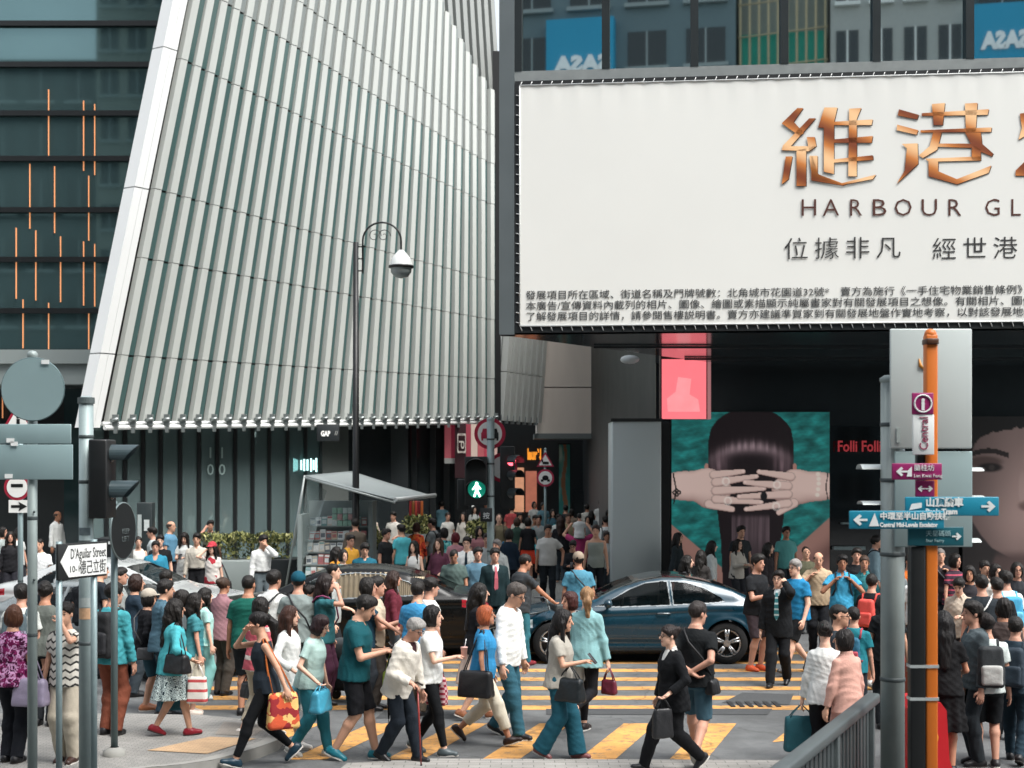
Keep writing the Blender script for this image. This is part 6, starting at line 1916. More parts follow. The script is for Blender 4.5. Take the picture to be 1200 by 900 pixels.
# stout pole with two pedestrian signal heads
t, p = post('signal_pole', 'stout scuffed pole with black signal heads and torn sticker remains', 101, 14.0, 470, .07, galv2, z0=KERB)
T0 = t.location
mb = MB(); disc(mb, (0, 0), .082, 0, .06, 20, 0, Matrix.Translation((0, 0, px(0, 473, 14).z - T0.z)) @ Matrix.Rotation(R(90), 4, 'X')); mb.build('collar', [mat('#4d5757', .5)], t)
a = local(t, 109, 515, 14); b_ = local(t, 131, 607, 14)
o = MB().bbox((a.x, -.17, b_.z), (b_.x, .17, a.z), .02).build('signal_head', [blk], t)
for v0, v1 in ((521, 544), (563, 588)):
    q0 = local(t, 131, v0, 14); q1 = local(t, 131, v1, 14); zc = (q0.z + q1.z) / 2; rr = (q0.z - q1.z) / 2
    mb = MB()
    n_ = 16
    for (x0, r0, e0), (x1, r1, e1) in (((q0.x, rr, 0), (q0.x + .27, rr * .98, 0)),):
        for k in range(n_):
            a0 = math.radians(-35 + 250 * k / n_); a1 = math.radians(-35 + 250 * (k + 1) / n_)
            f = lambda an, x, r_: (x - (.0 if x == x0 else .14 * (1 - (math.sin(an) + .6) / 1.6)), r_ * math.cos(an), zc + r_ * math.sin(an))
            mb.quad(f(a0, x0, r0), f(a0, x1, r1), f(a1, x1, r1), f(a1, x0, r0))
            mb.quad(f(a0, x0, r0 * .93), f(a1, x0, r0 * .93), f(a1, x1, r1 * .93), f(a0, x1, r1 * .93))
    mb.S = [True] * len(mb.F)
    mb.build('visor', [mat('#3c4a4e', .35, .1, .1, 8)], o)
    mb = MB(); mb.lathe([(rr * .9, 0), (rr * .6, .02), (0, .03)], (0, 0, 0), 16, 0, Matrix.Translation((q0.x + .003, 0, zc)) @ Matrix.Rotation(R(90), 4, 'Y')); mb.build('lens', [mat('#1b2526', .1)], o)
for v0, v1, c in ((712, 725, '#c09a78'), (700, 711, '#9aa3a1'), (618, 627, '#59666a'), (640, 646, '#8f9997')):
    q0 = local(t, 96, v0, 14); q1 = local(t, 108, v1, 14)
    mb = MB()
    for k in range(8):
        a0 = R(-140 + 100 * k / 8); a1 = R(-140 + 100 * (k + 1) / 8); r_ = .0725
        mb.quad((r_ * math.cos(a0), r_ * math.sin(a0), q1.z), (r_ * math.cos(a1), r_ * math.sin(a1), q1.z), (r_ * math.cos(a1), r_ * math.sin(a1), q0.z), (r_ * math.cos(a0), r_ * math.sin(a0), q0.z))
    mb.build('sticker', [mat(c, .8, 0, .4, 30)], t)

# street name plate on two posts
y_s = 13.15
pl_ = px(68, 640, y_s)
t = thing('street_sign', 'white street name plate with black arrow edge reading D\'Aguilar Street on two posts', 'street sign', (pl_.x, y_s, KERB))
an = R(64); ux, uy = math.cos(an), math.sin(an)
zt = pl_.z + .02 - KERB; hgt = .335; Lp = .62
x1p = (94 - 600) / FPX
for d_, r_ in ((.0, .03), (.46, .032)):
    MB().tube([(ux * d_, uy * d_ + .03, 0), (ux * d_, uy * d_ + .03, zt + .02)], r_, 12).build('post', [galv], t)
TS = Matrix.Rotation(an, 4, 'Z')
o = MB().bbox((-.03, -.03, zt - hgt), (Lp, -.0, zt), .006, 0, TS).build('plate', [mat('#101314', .5)], t)
mb = MB(); mb.prism([(.10, zt - hgt + .02), (Lp - .012, zt - hgt + .02), (Lp - .012, zt - .02), (.10, zt - .02), (-.005, zt - hgt / 2)], -.036, -.031, 0, TS); mb.build('white_field', [mat('#dcdedb', .5)], o)
text("D'Aguilar Street", .135, blk, TS @ Matrix.Translation((.12, -.037, zt - .145)), 'lettering', o, 'LEFT', .002, .47)
text('10-1', .085, blk, TS @ Matrix.Translation((.10, -.037, zt - .27)), 'lettering', o, 'LEFT', .002, .12)
text('德己立街', .14, blk, TS @ Matrix.Translation((.24, -.037, zt - .285)), 'lettering', o, 'LEFT', .002, .35)

# thin pole with a dark disc sign seen nearly edge-on
t, p = post('keep_left_pole', 'thin grey pole with dark round sign turned almost edge-on', 134, 15.0, 592, .036, mat('#5f6f70', .45, .3, .12, 6), z0=KERB, bands=False)
c = local(t, 149, 622, 15)
TS = Matrix.Translation((c.x - .04, -.05, c.z)) @ Matrix.Rotation(R(80), 4, 'Z')
mb = MB(); disc(mb, (0, 0), .295, -.02, 0, 36, 0, TS); o = mb.build('disc_sign', [mat('#15191a', .4)], t)
MB().tube([TS @ Vector((.295 * math.cos(a), -.01, .295 * math.sin(a))) for a in np.linspace(0, 2 * math.pi, 33)], .012, 6, 0, False).build('rim', [mat('#6f7c7c', .4, .4)], o)
text('KEEP\nLEFT', .08, mat('#4f5757', .6), TS @ Matrix.Translation((-.05, -.024, -.03)), 'lettering', o, 'LEFT', .002)
q = gp(133, 897); 
MB().lathe([(.12, 0), (.12, .05), (.05, .09)], (0, 0, 0), 14).build('concrete_foot', [mat('#8d8d88', .9)], t)

# old street lamp with curved bracket
yl = 33.0; b0 = px(417, 640, yl)
t = thing('street_lamp', 'old black street lamp with curled arm and glass globe before the louvres', 'street lamp', (b0.x, yl, KERB))
zt = px(0, 284, yl).z - KERB
MB().tube([(0, 0, 0), (0, 0, 1.2), (0, 0, zt)], [.10, .085, .06], 12).build('post', [blk], t)
MB().lathe([(.16, 0), (.16, .5), (.12, .6), (.09, .7)], (0, 0, 0), 12).build('base', [blk], t)
xa = 27.5 / FPX * yl * 1.0
arc = [(.16, 0, zt - .72), (.16, 0, zt + .02)]
x_l, x_r = .16, px(470, 0, yl).x - b0.x; rad = (x_r - x_l) / 2; zc = px(0, 282, yl).z - KERB
for a in np.linspace(math.pi, 0, 15): arc.append((x_l + rad + rad * math.cos(a), 0, zc + rad * .95 * math.sin(a)))
arc.append((x_r, 0, zc - .22))
MB().tube(arc, .022, 8).build('arm', [blk], t)
for dz in (.1, .38, .66): MB().tube([(0, 0, zt - dz), (.16, 0, zt - dz)], .018, 6).build('arm_clamp', [blk], t)
for cx_s in (x_l + rad * .62, x_l + rad * 1.1):
    MB().tube([(cx_s + r_ * math.cos(k), 0, zc + rad * .25 + r_ * math.sin(k)) for k, r_ in ((i * .5, .16 - .0075 * i) for i in range(18))], .009, 5).build('scroll', [blk], t)
zg = zc - .22
lm = MB(); lm.lathe([(0, .0), (.05, -.0), (.12, -.07), (.22, -.19), (.265, -.36)], (x_r, 0, zg), 22); lo_ = lm.build('lamp_hood', [mat('#d7dbd8', .4)], t)
MB().lathe([(.265, -.355), (.29, -.36), (.29, -.41), (.25, -.42)], (x_r, 0, zg), 22).build('lamp_band', [blk], t)
MB().lathe([(.25, -.42), (.235, -.52), (.16, -.62), (0, -.66)], (x_r, 0, zg), 22).build('lamp_globe', [mat('#8f9a98', .08, 0, .3, 6, coat=1.)], t)

# central signal pole
yp = 28.5
t, p = post('traffic_light_pole', 'grey pole with no-overtaking sign, green walking man signal and traffic lights', 575, yp, 492, .075, galv2, z0=0.)
c = local(t, 574, 508, yp)
mb = MB(); disc(mb, (c.x, c.z), .315, .09, .105, 40); o = mb.build('round_sign', [mat('#a61f3d', .4)], t)
mb = MB(); disc(mb, (c.x, c.z), .245, .080, .089, 36); mb.build('white_field', [mat('#dcddd9', .5)], o)
for sx, cc in ((-.10, '#a61f3d'), (.10, '#17191a')):
    mb = MB(); mb.bbox((c.x + sx - .075, .070, c.z - .10), (c.x + sx + .075, .079, c.z + .02), .004); mb.prism([(c.x + sx - .06, c.z + .02), (c.x + sx + .06, c.z + .02), (c.x + sx + .04, c.z + .10), (c.x + sx - .04, c.z + .10)], .070, .079)
    mb.box((c.x + sx - .07, .070, c.z - .14), (c.x + sx - .035, .079, c.z - .09)); mb.box((c.x + sx + .035, .070, c.z - .14), (c.x + sx + .07, .079, c.z - .09)); mb.build('car_pictogram', [mat(cc, .5)], o)
c2 = local(t, 583, 548, yp)
mb = MB(); disc(mb, (c2.x + .1, c2.z), .30, .40, .415, 36); o = mb.build('rear_round_sign', [mat('#a61f3d', .4)], t)
mb = MB(); disc(mb, (c2.x + .1, c2.z), .23, .39, .399, 36); mb.build('white_field', [mat('#dcddd9', .5)], o)
a = local(t, 545, 535, yp); b_ = local(t, 571, 592, yp)
hd_ = MB().bbox((a.x, -.22, b_.z), (b_.x, .12, a.z), .02).build('pedestrian_signal', [mat('#101415', .5)], t)
MB().bbox((a.x - .16, .0, b_.z - .1), (a.x + .08, .1, a.z - .45), .02).build('backing_plate', [mat('#15191a', .5)], hd_)
c = local(t, 559, 573, yp); r_ = .19
mb = MB(); disc(mb, (c.x, c.z), r_, -.235, -.222, 28); mb.build('lens', [mat('#0b3a33', .15)], hd_)
wm = mat('#dffff6', .5, var=0, emit=2.2); gm_ = mat('#0f8a72', .5, var=0, emit=.25)
mb = MB(); disc(mb, (c.x, c.z), r_ * .93, -.240, -.236, 28); mb.build('green_glow', [gm_], hd_)
mb = MB()
def strip(mb, p, q, w_):
    p = Vector((p[0], 0, p[1])); q = Vector((q[0], 0, q[1])); d_ = (q - p).normalized(); nn = Vector((-d_.z, 0, d_.x)) * w_
    mb.prism([((p + nn).x, (p + nn).z), ((p - nn).x, (p - nn).z), ((q - nn).x, (q - nn).z), ((q + nn).x, (q + nn).z)], -.252, -.244)
disc(mb, (c.x, c.z + .115), .028, -.252, -.244, 14)
strip(mb, (c.x, c.z + .085), (c.x, c.z - .02), .034); strip(mb, (c.x - .005, c.z - .01), (c.x + .07, c.z - .15), .018); strip(mb, (c.x, c.z - .01), (c.x - .05, c.z - .15), .018)
strip(mb, (c.x - .02, c.z + .075), (c.x - .085, c.z - .01), .013); strip(mb, (c.x + .02, c.z + .075), (c.x + .08, c.z + .0), .013)
mb.build('walking_man', [wm], hd_)
for vz in (548, 573):
    cc = local(t, 558, vz, yp); mb = MB()
    for k in range(14):
        a0 = R(0 + 180 * k / 14); a1 = R(180 * (k + 1) / 14)
        mb.quad((cc.x + .21 * math.cos(a0), -.22, cc.z + .19 * math.sin(a0)), (cc.x + .21 * math.cos(a1), -.22, cc.z + .19 * math.sin(a1)), (cc.x + .21 * math.cos(a1), -.22 - .24 * math.sin(a1) - .04, cc.z + .19 * math.sin(a1) - .02), (cc.x + .21 * math.cos(a0), -.22 - .24 * math.sin(a0) - .04, cc.z + .19 * math.sin(a0) - .02))
    mb.build('visor', [mat('#15191a', .5)], hd_)
a = local(t, 586, 523, yp); b_ = local(t, 600, 596, yp)
hd2 = MB().bbox((a.x, -.1, b_.z), (b_.x + .06, .2, a.z), .02).build('vehicle_signal', [mat('#0d1011', .5)], t)
for k, (v, cc, e) in enumerate(((540, '#ff5a6a', 1.6), (557, '#171a1a', 0), (578, '#171a1a', 0))):
    q = local(t, 599, v, yp); mb = MB()
    TT = Matrix.Translation((q.x, -.11, q.z)) @ Matrix.Rotation(R(35), 4, 'Z')
    disc(mb, (0, 0), .10, -.012, 0, 20, 0, TT); mb.build('lens', [mat(cc, .2, var=0, emit=e)], hd2)
    mb = MB()
    for j in range(12):
        a0 = R(-20 + 220 * j / 12); a1 = R(-20 + 220 * (j + 1) / 12)
        mb.quad(*[TT @ Vector(v_) for v_ in ((.11 * math.cos(a0), 0, .11 * math.sin(a0)), (.11 * math.cos(a1), 0, .11 * math.sin(a1)), (.11 * math.cos(a1), -.30, .11 * math.sin(a1)), (.11 * math.cos(a0), -.30, .11 * math.sin(a0)))])
    mb.build('visor', [mat('#2b3133', .4)], hd2)
a = local(t, 563, 595, yp); b_ = local(t, 577, 611, yp)
o = MB().bbox((a.x, -.2, b_.z), (b_.x, -.09, a.z), .015).build('push_button_box', [mat('#15181a', .5)], t)
text('按', .14, mat('#c4c9c8', .5), Matrix.Translation((a.x + .05, -.205, b_.z + .07)), 'lettering', o)

# signs farther down the side street
t, p = post('warning_sign_pole', 'slim pole down the side street with red triangle above round prohibition sign', 639, 38., 527, .035, galv, z0=KERB, bands=False)
c = local(t, 639, 541, 38); mb = MB(); tri(mb, c, .27, -.06, -.05); o = mb.build('triangle_plate', [mat('#a5304a', .4)], t)
mb = MB(); tri(mb, c, .195, -.066, -.061); mb.build('white_field', [mat('#dcddd9', .5)], o)
mb = MB(); mb.box((c.x - .07, -.07, c.z - .07), (c.x + .09, -.067, c.z + .0)); mb.box((c.x - .1, -.07, c.z - .02), (c.x - .06, -.067, c.z + .06)); mb.build('pictogram', [blk], o)
c = local(t, 639, 560, 38); mb = MB(); disc(mb, (c.x, c.z), .235, -.06, -.05, 30); o = mb.build('round_plate', [mat('#a5304a', .4)], t)
mb = MB(); disc(mb, (c.x, c.z), .18, -.066, -.061, 28); mb.build('white_field', [mat('#dcddd9', .5)], o)
mb = MB(); mb.ell((c.x, -.07, c.z), (.09, .004, .07)); mb.box((c.x - .12, -.071, c.z - .1), (c.x - .05, -.068, c.z - .04)); mb.box((c.x + .05, -.071, c.z - .1), (c.x + .12, -.068, c.z - .04)); mb.build('pictogram', [blk], o)

# right foreground: tall signal post, white sign back, and the orange fingerpost
yr = 12.0
t, p = post('signal_post', 'thick grey post in the right foreground with a large white sign back', 1046, yr, 446, .10, mat('#7f8987', .5, .2, .2, 4, .1, 30), z0=0.)
a = local(t, 1038, 387, yr); b_ = local(t, 1133, 526, yr)
o = MB().bbox((a.x, -.14, b_.z), (b_.x, -.115, a.z), .011).build('large_plate', [mat('#bcc5c3', .4, .1, .04, 1.5)], t)
MB().box((a.x + .05, -.155, b_.z + .05), (a.x + .08, -.142, b_.z + .17)).build('sticker', [mat('#8e9896', .5)], o)
mb = MB(); mb.tube([(a.x + .24, -.145, a.z - .25), (a.x + .25, -.147, a.z - .31), (a.x + .29, -.145, a.z - .345)], [.004, .016, .004], 6); mb.build('crescent_mark', [mat('#c9893a', .5)], o)
a = local(t, 1044, 529, yr); b_ = local(t, 1134, 640, yr)
o = MB().bbox((a.x, -.125, b_.z), (b_.x, -.11, a.z), .007).build('lower_plate', [mat('#8fa3a4', .4, .2, .04, 1.5)], t)
for u0, u1, v0, v1 in ((1010, 1038, 544, 556), (1011, 1038, 588, 595), (1133, 1153, 549, 555), (1133, 1155, 583, 587), (1133, 1150, 634, 637)):
    a = local(t, u0, v0, yr); b_ = local(t, u1, v1, yr)
    mb = MB(); n_ = 10; zc = (a.z + b_.z) / 2; r_ = max((a.z - b_.z) / 2, .03)
    for k in range(n_):
        a0 = R(180 * k / n_); a1 = R(180 * (k + 1) / n_)
        mb.quad((a.x, .1 + .11 * math.cos(a0), zc + r_ * math.sin(a0)), (a.x, .1 + .11 * math.cos(a1), zc + r_ * math.sin(a1)), (b_.x, .1 + .11 * math.cos(a1), zc + r_ * math.sin(a1)), (b_.x, .1 + .11 * math.cos(a0), zc + r_ * math.sin(a0)))
    mb.build('visor', [mat('#c3cbca', .4, .2)], t)
a = local(t, 1120, 603, yr); b_ = local(t, 1136, 640, yr); MB().bbox((a.x, -.05, b_.z), (b_.x, .1, a.z), .02).build('lamp_housing', [mat('#aab3b1', .4, .2)], t)
a = local(t, 1057, 560, yr); b_ = local(t, 1127, 800, yr)

yo = 11.4
q = px(1083, 388, yo)
t = thing('fingerpost', 'orange and black fingerpost with teal and magenta direction blades', 'fingerpost', (q.x, yo, 0))
zt = q.z; hw_ = .047
MB().bbox((-hw_ + .05, -.05, 0), (hw_ + .05, .05, zt - .03), .012).build('post', [mat('#c96a1c', .45, 0, .06, 2)], t)
MB().bbox((-hw_ - .075, -.055, 0), (-hw_ + .045, .055, px(0, 640, yo).z), .01).build('black_channel', [mat('#0f1112', .4)], t)
MB().bbox((-hw_ - .02, -.03, px(0, 640, yo).z), (-hw_ + .045, .03, px(0, 530, yo).z), .008).build('black_spine', [mat('#0f1112', .4)], t)
MB().ell((.05, 0, zt - .03), (.05, .05, .05), 0, None, 14, 8).build('top_cap', [mat('#c96a1c', .45)], t)
a = local(t, 1076, 400, yo); MB().bbox((.0, -.07, a.z - .03), (.1, .07, a.z + .02), .01).build('collar', [mat('#4a2a14', .5)], t)
whm = mat('#dfe3e1', .45, var=.03); tealm = mat('#17809a', .4, 0, .05, 2); magm = mat('#8f1f5e', .4, 0, .05, 2)
def blade(nm, u0, u1, v0, v1, m, off, rz=0.):
    a = local(t, u0, v0, yo); b_ = local(t, u1, v1, yo)
    o = MB().bbox((a.x, -.075 - off, b_.z), (b_.x, -.055 - off, a.z), .006).build(nm, [m], t)
    return o, a, b_, -.077 - off
def arrow(o, x, z, y_, s_, dirn):
    mb = MB()
    mb.prism([(x, z), (x + dirn * s_ * .55, z + s_ * .5), (x + dirn * s_ * .75, z + s_ * .33), (x + dirn * s_ * .52, z + s_ * .1), (x + dirn * s_ * 1.25, z + s_ * .1), (x + dirn * s_ * 1.25, z - s_ * .1), (x + dirn * s_ * .52, z - s_ * .1), (x + dirn * s_ * .75, z - s_ * .33), (x + dirn * s_ * .55, z - s_ * .5)], y_ - .004, y_ - .001)
    mb.build('arrow', [whm], o)
o, a, b_, y_ = blade('info_panel', 1065, 1090, 461, 486, magm, .02); cx, cz = (a.x + b_.x) / 2, (a.z + b_.z) / 2
MB().tube([(cx + .068 * math.cos(k), y_ - .003, cz + .068 * math.sin(k)) for k in np.linspace(0, 2 * math.pi, 25)], .007, 5, 0, False).build('ring', [whm], o)
text('i', .13, whm, Matrix.Translation((cx, y_ - .003, cz - .048)), 'lettering', o, 'CENTER', .002, bold=.006)
o, a, b_, y_ = blade('district_panel', 1066, 1091, 486, 533, whm, .015); cx = (a.x + b_.x) / 2
text('Central', .10, mat('#8f2f52', .5), Matrix.Translation((cx + .035, y_ - .003, b_.z + .035)) @ Matrix.Rotation(R(-90), 4, 'Y'), 'lettering', o, 'LEFT', .002, .26)
o, a, b_, y_ = blade('magenta_blade', 1041, 1099, 543, 562, magm, .04); cz = (a.z + b_.z) / 2
arrow(o, a.x + .03, cz, y_, .075, 1); text('蘭桂坊', .055, whm, Matrix.Translation((a.x + .17, y_ - .003, cz + .01)), 'lettering', o, 'LEFT', .002); text('Lan Kwai Fong', .038, whm, Matrix.Translation((a.x + .17, y_ - .003, cz - .045)), 'lettering', o, 'LEFT', .002)
mb = MB(); mb.prism([(a.x + .115, cz - .04), (a.x + .155, cz - .04), (a.x + .155, cz + .04), (a.x + .125, cz + .01)], y_ - .004, y_ - .001); mb.build('pictogram', [whm], o)
o, a, b_, y_ = blade('small_magenta_blade', 1070, 1092, 563, 582, magm, .0); arrow(o, a.x + .015, (a.z + b_.z) / 2, y_, .05, 1); arrow(o, b_.x - .015, (a.z + b_.z) / 2, y_, .05, -1)
o, a, b_, y_ = blade('peak_blade', 1057, 1166, 582, 604, tealm, .02); cz = (a.z + b_.z) / 2
arrow(o, b_.x - .03, cz, y_, .09, -1); text('山頂纜車', .075, whm, Matrix.Translation((a.x + .16, y_ - .003, cz + .005)), 'lettering', o, 'LEFT', .002, bold=.003); text('Peak Tram', .058, whm, Matrix.Translation((a.x + .16, y_ - .003, cz - .06)), 'lettering', o, 'LEFT', .002, bold=.003)
mb = MB(); mb.prism([(a.x + .03, cz - .03), (a.x + .13, cz - .01), (a.x + .13, cz + .03), (a.x + .05, cz + .02)], y_ - .004, y_ - .001); mb.build('pictogram', [whm], o)
o, a, b_, y_ = blade('escalator_blade', 991, 1101, 598, 619, tealm, .05); cz = (a.z + b_.z) / 2
arrow(o, a.x + .03, cz, y_, .09, 1); text('中環至半山自動扶梯', .062, whm, Matrix.Translation((a.x + .24, y_ - .003, cz + .008)), 'lettering', o, 'LEFT', .002, bold=.002); text('Central Mid-Levels Escalator', .048, whm, Matrix.Translation((a.x + .24, y_ - .003, cz - .055)), 'lettering', o, 'LEFT', .002, .46, bold=.002)
mb = MB(); mb.prism([(a.x + .155, cz - .05), (a.x + .235, cz - .05), (a.x + .20, cz + .055)], y_ - .004, y_ - .001); mb.build('pictogram', [whm], o)
o, a, b_, y_ = blade('dark_teal_blade', 1061, 1126, 617, 639, mat('#0f5560', .4), .0); cz = (a.z + b_.z) / 2
arrow(o, b_.x - .02, cz, y_, .06, -1); text('天星碼頭', .05, mat('#9fc0c4', .5), Matrix.Translation((a.x + .14, y_ - .003, cz + .005)), 'lettering', o, 'LEFT', .002); text('Star Ferry', .036, mat('#9fc0c4', .5), Matrix.Translation((a.x + .14, y_ - .003, cz - .045)), 'lettering', o, 'LEFT', .002)
for v in (780, 818): 
    a = local(t, 1083, v, yo); MB().box((-hw_ - .08, -.058, a.z - .012), (hw_ + .055, .058, a.z + .012)).build('band', [mat('#b9c0bf', .4, .4)], t)

# barrier fence
f0 = Vector((1.30, 8.6, 0)); f1 = Vector((3.28, 12.9, 0)); fd2 = (f1 - f0); fl_ = fd2.length; fd2 = fd2.normalized(); fan = math.atan2(fd2.y, fd2.x)
t = thing('barrier', 'dark grey metal kerb barrier with broad upright slats in the right foreground', 'barrier', f0, fan)
bm1 = mat('#3d4445', .5, .3, .2, 4, .1, 40); bm2 = mat('#555d5e', .5, .3, .2, 3)
MB().bbox((-.3, -.06, 1.03), (fl_, .06, 1.12), .02).build('top_rail', [bm2], t)
MB().bbox((-.3, -.03, .10), (fl_, .03, .16), .01).build('bottom_rail', [bm1], t)
for k in range(int(fl_ / .145)):
    MB().bbox((k * .145, -.012, .165), (k * .145 + .095, .012, 1.028), .004).build('slat', [bm1], t)
for k in range(4):
    MB().bbox((k * 1.5, -.045, 0), (k * 1.5 + .07, .045, 1.027), .008).build('post', [bm2], t)
MB().tube([(fl_ - 2.6, -.3, .1), (fl_ - 2.1, -.05, .42)], .02, 8).build('stay', [mat('#8f9695', .4, .5)], t)

# red water barriers by the orange post
for k, (u, v, y_, la) in enumerate(((1068, 800, 17.5, 'red and orange plastic road barrier behind the orange fingerpost, farther one'), (1076, 905, 14.2, 'red plastic water barrier with yellow spot at the foot of the fingerpost'))):
    q = px(u, v, y_)
    t = thing('road_barrier', la, 'road barrier', (q.x, y_, 0), R(8))
    mb = MB(); mb.prism([(-.26, 0), (.26, 0), (.25, .12), (.19, .30), (.16, .78), (.10, .86), (-.10, .86), (-.16, .78), (-.19, .30), (-.25, .12)], -.3, .3)
    mb.build('body', [mat('#b3161f' if k else '#b8331c', .4)], t)
    MB().cyl((0, 0, .86), (0, 0, .93), .06, 12).build('filler_cap', [mat('#d3a02a', .5)], t)
    m2 = MB(); disc(m2, (-.02, .52), .09, -.312, -.302, 20); m2.build('yellow_spot', [mat('#e0a52c', .5)], t)

# ---------------------------------------------------------------- newsstand, planters
yk = 33.2
def kp(u, v, y=yk): return px(u, v, y)
q = kp(357, 700)
ks = thing('newsstand', 'open newsstand with grey canvas awning and shelves of magazines', 'newsstand', (q.x, yk, KERB)); kin = Matrix.Translation((q.x, yk, KERB)).inverted()
a0 = kp(357, 557, yk); a1 = kp(412, 552, yk + 1.8); a2 = kp(505, 580, yk + 1.2); a3 = kp(463, 585, yk - .8)
awm = mat('#929a99', .7, 0, .12, 2, .15, 30)
mb = MB(); n_ = 10
top = []; 
for i in range(n_ + 1):
    for j in range(7):
        p_ = a0.lerp(a3, i / n_).lerp(a1.lerp(a2, i / n_), j / 6); p_.z -= .015 * math.sin(math.pi * i / n_); top.append(p_)
V = [tuple(p_) for p_ in top] + [(p_.x, p_.y, p_.z - .02) for p_ in top]; N_ = len(top)
F = []
for i in range(n_):
    for j in range(6):
        b0_ = i * 7 + j; F.append((b0_, b0_ + 7, b0_ + 8, b0_ + 1)); F.append((b0_ + N_, b0_ + 1 + N_, b0_ + 8 + N_, b0_ + 7 + N_))
for j in range(6): F.append((n_ * 7 + j, n_ * 7 + j + N_, n_ * 7 + j + 1 + N_, n_ * 7 + j + 1)); F.append((j, j + 1, j + 1 + N_, j + N_))
for i in range(n_): F.append((i * 7, i * 7 + N_, i * 7 + 7 + N_, i * 7 + 7)); F.append((i * 7 + 6, i * 7 + 13, i * 7 + 13 + N_, i * 7 + 6 + N_))
pt(newmesh('awning', V, F, [awm], None, True), ks, kin)
pt(MB().tube([a3 + Vector((0, 0, -.01)), a2 + Vector((.1, 0, -.01))], .05, 8).build('awning_rail', [mat('#c2c6c4', .4, .3)], None), ks, kin)
for p_, q_ in ((a0 + Vector((.0, 0, -.05)), a3 + Vector((0, 0, -.08))), (a0, Vector((a0.x - .5, yk + .2, KERB))), (kp(345, 640), a0)):
    pt(MB().tube([p_, q_], .025, 6).build('frame_bar', [mat('#a9b0ae', .4, .4)]), ks, kin)
sheetm = mat('#9fb0af', .2, 0, .2, 2).copy(); sheetm.node_tree.nodes['Principled BSDF'].inputs['Alpha'].default_value = .4
pt(MB().add([tuple(kp(347, 665)), tuple(kp(364, 645)), tuple(kp(383, 575, yk + .3)), tuple(kp(360, 562))], [(0, 1, 2, 3)]).build('plastic_sheet', [sheetm]), ks, kin)
b0_ = kp(358, 610, yk + .5); b1_ = kp(438, 610, yk + .5)
pt(MB().box((b0_.x, yk + 1.1, KERB), (b1_.x, yk + 1.2, 2.3)).build('back_panel', [mat('#8f9a99', .5)]), ks, kin)
pt(MB().box((b1_.x - .1, yk + .2, KERB), (b1_.x, yk + 1.1, 2.3)).build('side_panel', [mat('#7d8787', .5)]), ks, kin)
pt(MB().box((b0_.x - .1, yk - .1, KERB), (b0_.x, yk + 1.1, 2.0)).build('side_panel', [mat('#9aa5a3', .5)]), ks, kin)
zs = [kp(0, v, yk).z for v in (618, 634, 648, 662, 676)]
pals = ['#c9d3cf', '#b06a6e', '#d8d2c4', '#7fa8a4', '#c7b99c', '#dfe3e0', '#a3b3b8', '#b5726c', '#d9dcd8', '#6a747c', '#e6e8e4', '#cfd6d4']
for k, z in enumerate(zs):
    yy = yk + .85 - k * .22
    pt(MB().box((b0_.x, yy - .12, z - .03), (b1_.x - .1, yy + .12, z)).build('shelf', [mat('#8b9593', .5)]), ks, kin)
    n_m = 10
    for i in range(n_m):
        x = b0_.x + .06 + i * (b1_.x - b0_.x - .25) / n_m
        hh = .20 + .05 * random.random()
        TT = Matrix.Translation((x, yy, z)) @ Matrix.Rotation(R(-18), 4, 'X') @ Matrix.Rotation(R(random.uniform(-4, 4)), 4, 'Y')
        mg = MB().box((0, -.008, 0), (.128, .008, hh), 0, TT); mg.box((.015, -.011, hh * .2), (.113, -.0085, hh * .62), 1, TT); mg.box((.01, -.011, hh * .76), (.118, -.0085, hh * .93), 2, TT)
        c1, c2, c3 = random.sample(pals, 3)
        o = mg.build('magazine', [mat(c1, .4), mat(c2, .4, var=.4, vs=30), mat(c3, .4)])
        tag(o, 'small colourful magazine leaning on a newsstand shelf', 'magazine', 'magazines on the newsstand shelves')
for i in range(15):
    x = kp(384 + (i % 5) * 6.4, 0, yk - .1).x; z = zs[0] + .0 + (i // 5) * .15
    o = MB().bbox((x, yk + .72, z), (x + .115, yk + .80, z + .13), .006).build('packet', [mat(random.choice(['#c9d6d4', '#9fc5b4', '#e2e6e4', '#c9a3a3']), .4, var=.3, vs=30)])
    tag(o, 'small pale packet stacked above the magazines under the awning', 'packet', 'packets above the newsstand shelves')
tbl = kp(362, 664, yk - .9); tb2 = kp(404, 672, yk - .9)
pt(MB().box((tbl.x - .1, yk - 1.1, tbl.z - .34), (tb2.x, yk - .3, tbl.z - .3)).build('counter', [mat('#7f8a89', .5)]), ks, kin)
for i in range(5):
    x = tbl.x + i * .17; o = MB().bbox((x, yk - 1.05, tbl.z - .298), (x + .15, yk - .75, tbl.z - .24 + .02 * (i % 3)), .01, 0).build('newspaper_stack', [mat('#cfd0ca', .8, 0, .3, 25)])
    tag(o, 'pile of pale newspapers on the newsstand counter', 'newspapers', 'newspaper piles on the newsstand counter')
for i in range(5):
    x = kp(479 + i * 3.4, 0, yk - .2).x; z = kp(0, 586, yk).z
    o = MB().bbox((x, yk - .12, z - .36 + .03 * (i % 2)), (x + .06, yk - .06, z - .02), .012).build('snack_packet', [mat(('#a32a2a', '#8a5a2a', '#b8453a', '#7a1f24', '#c0642f')[i], .4)])
    tag(o, 'small red packet hanging from the awning edge', 'packet', 'packets hanging from the awning')

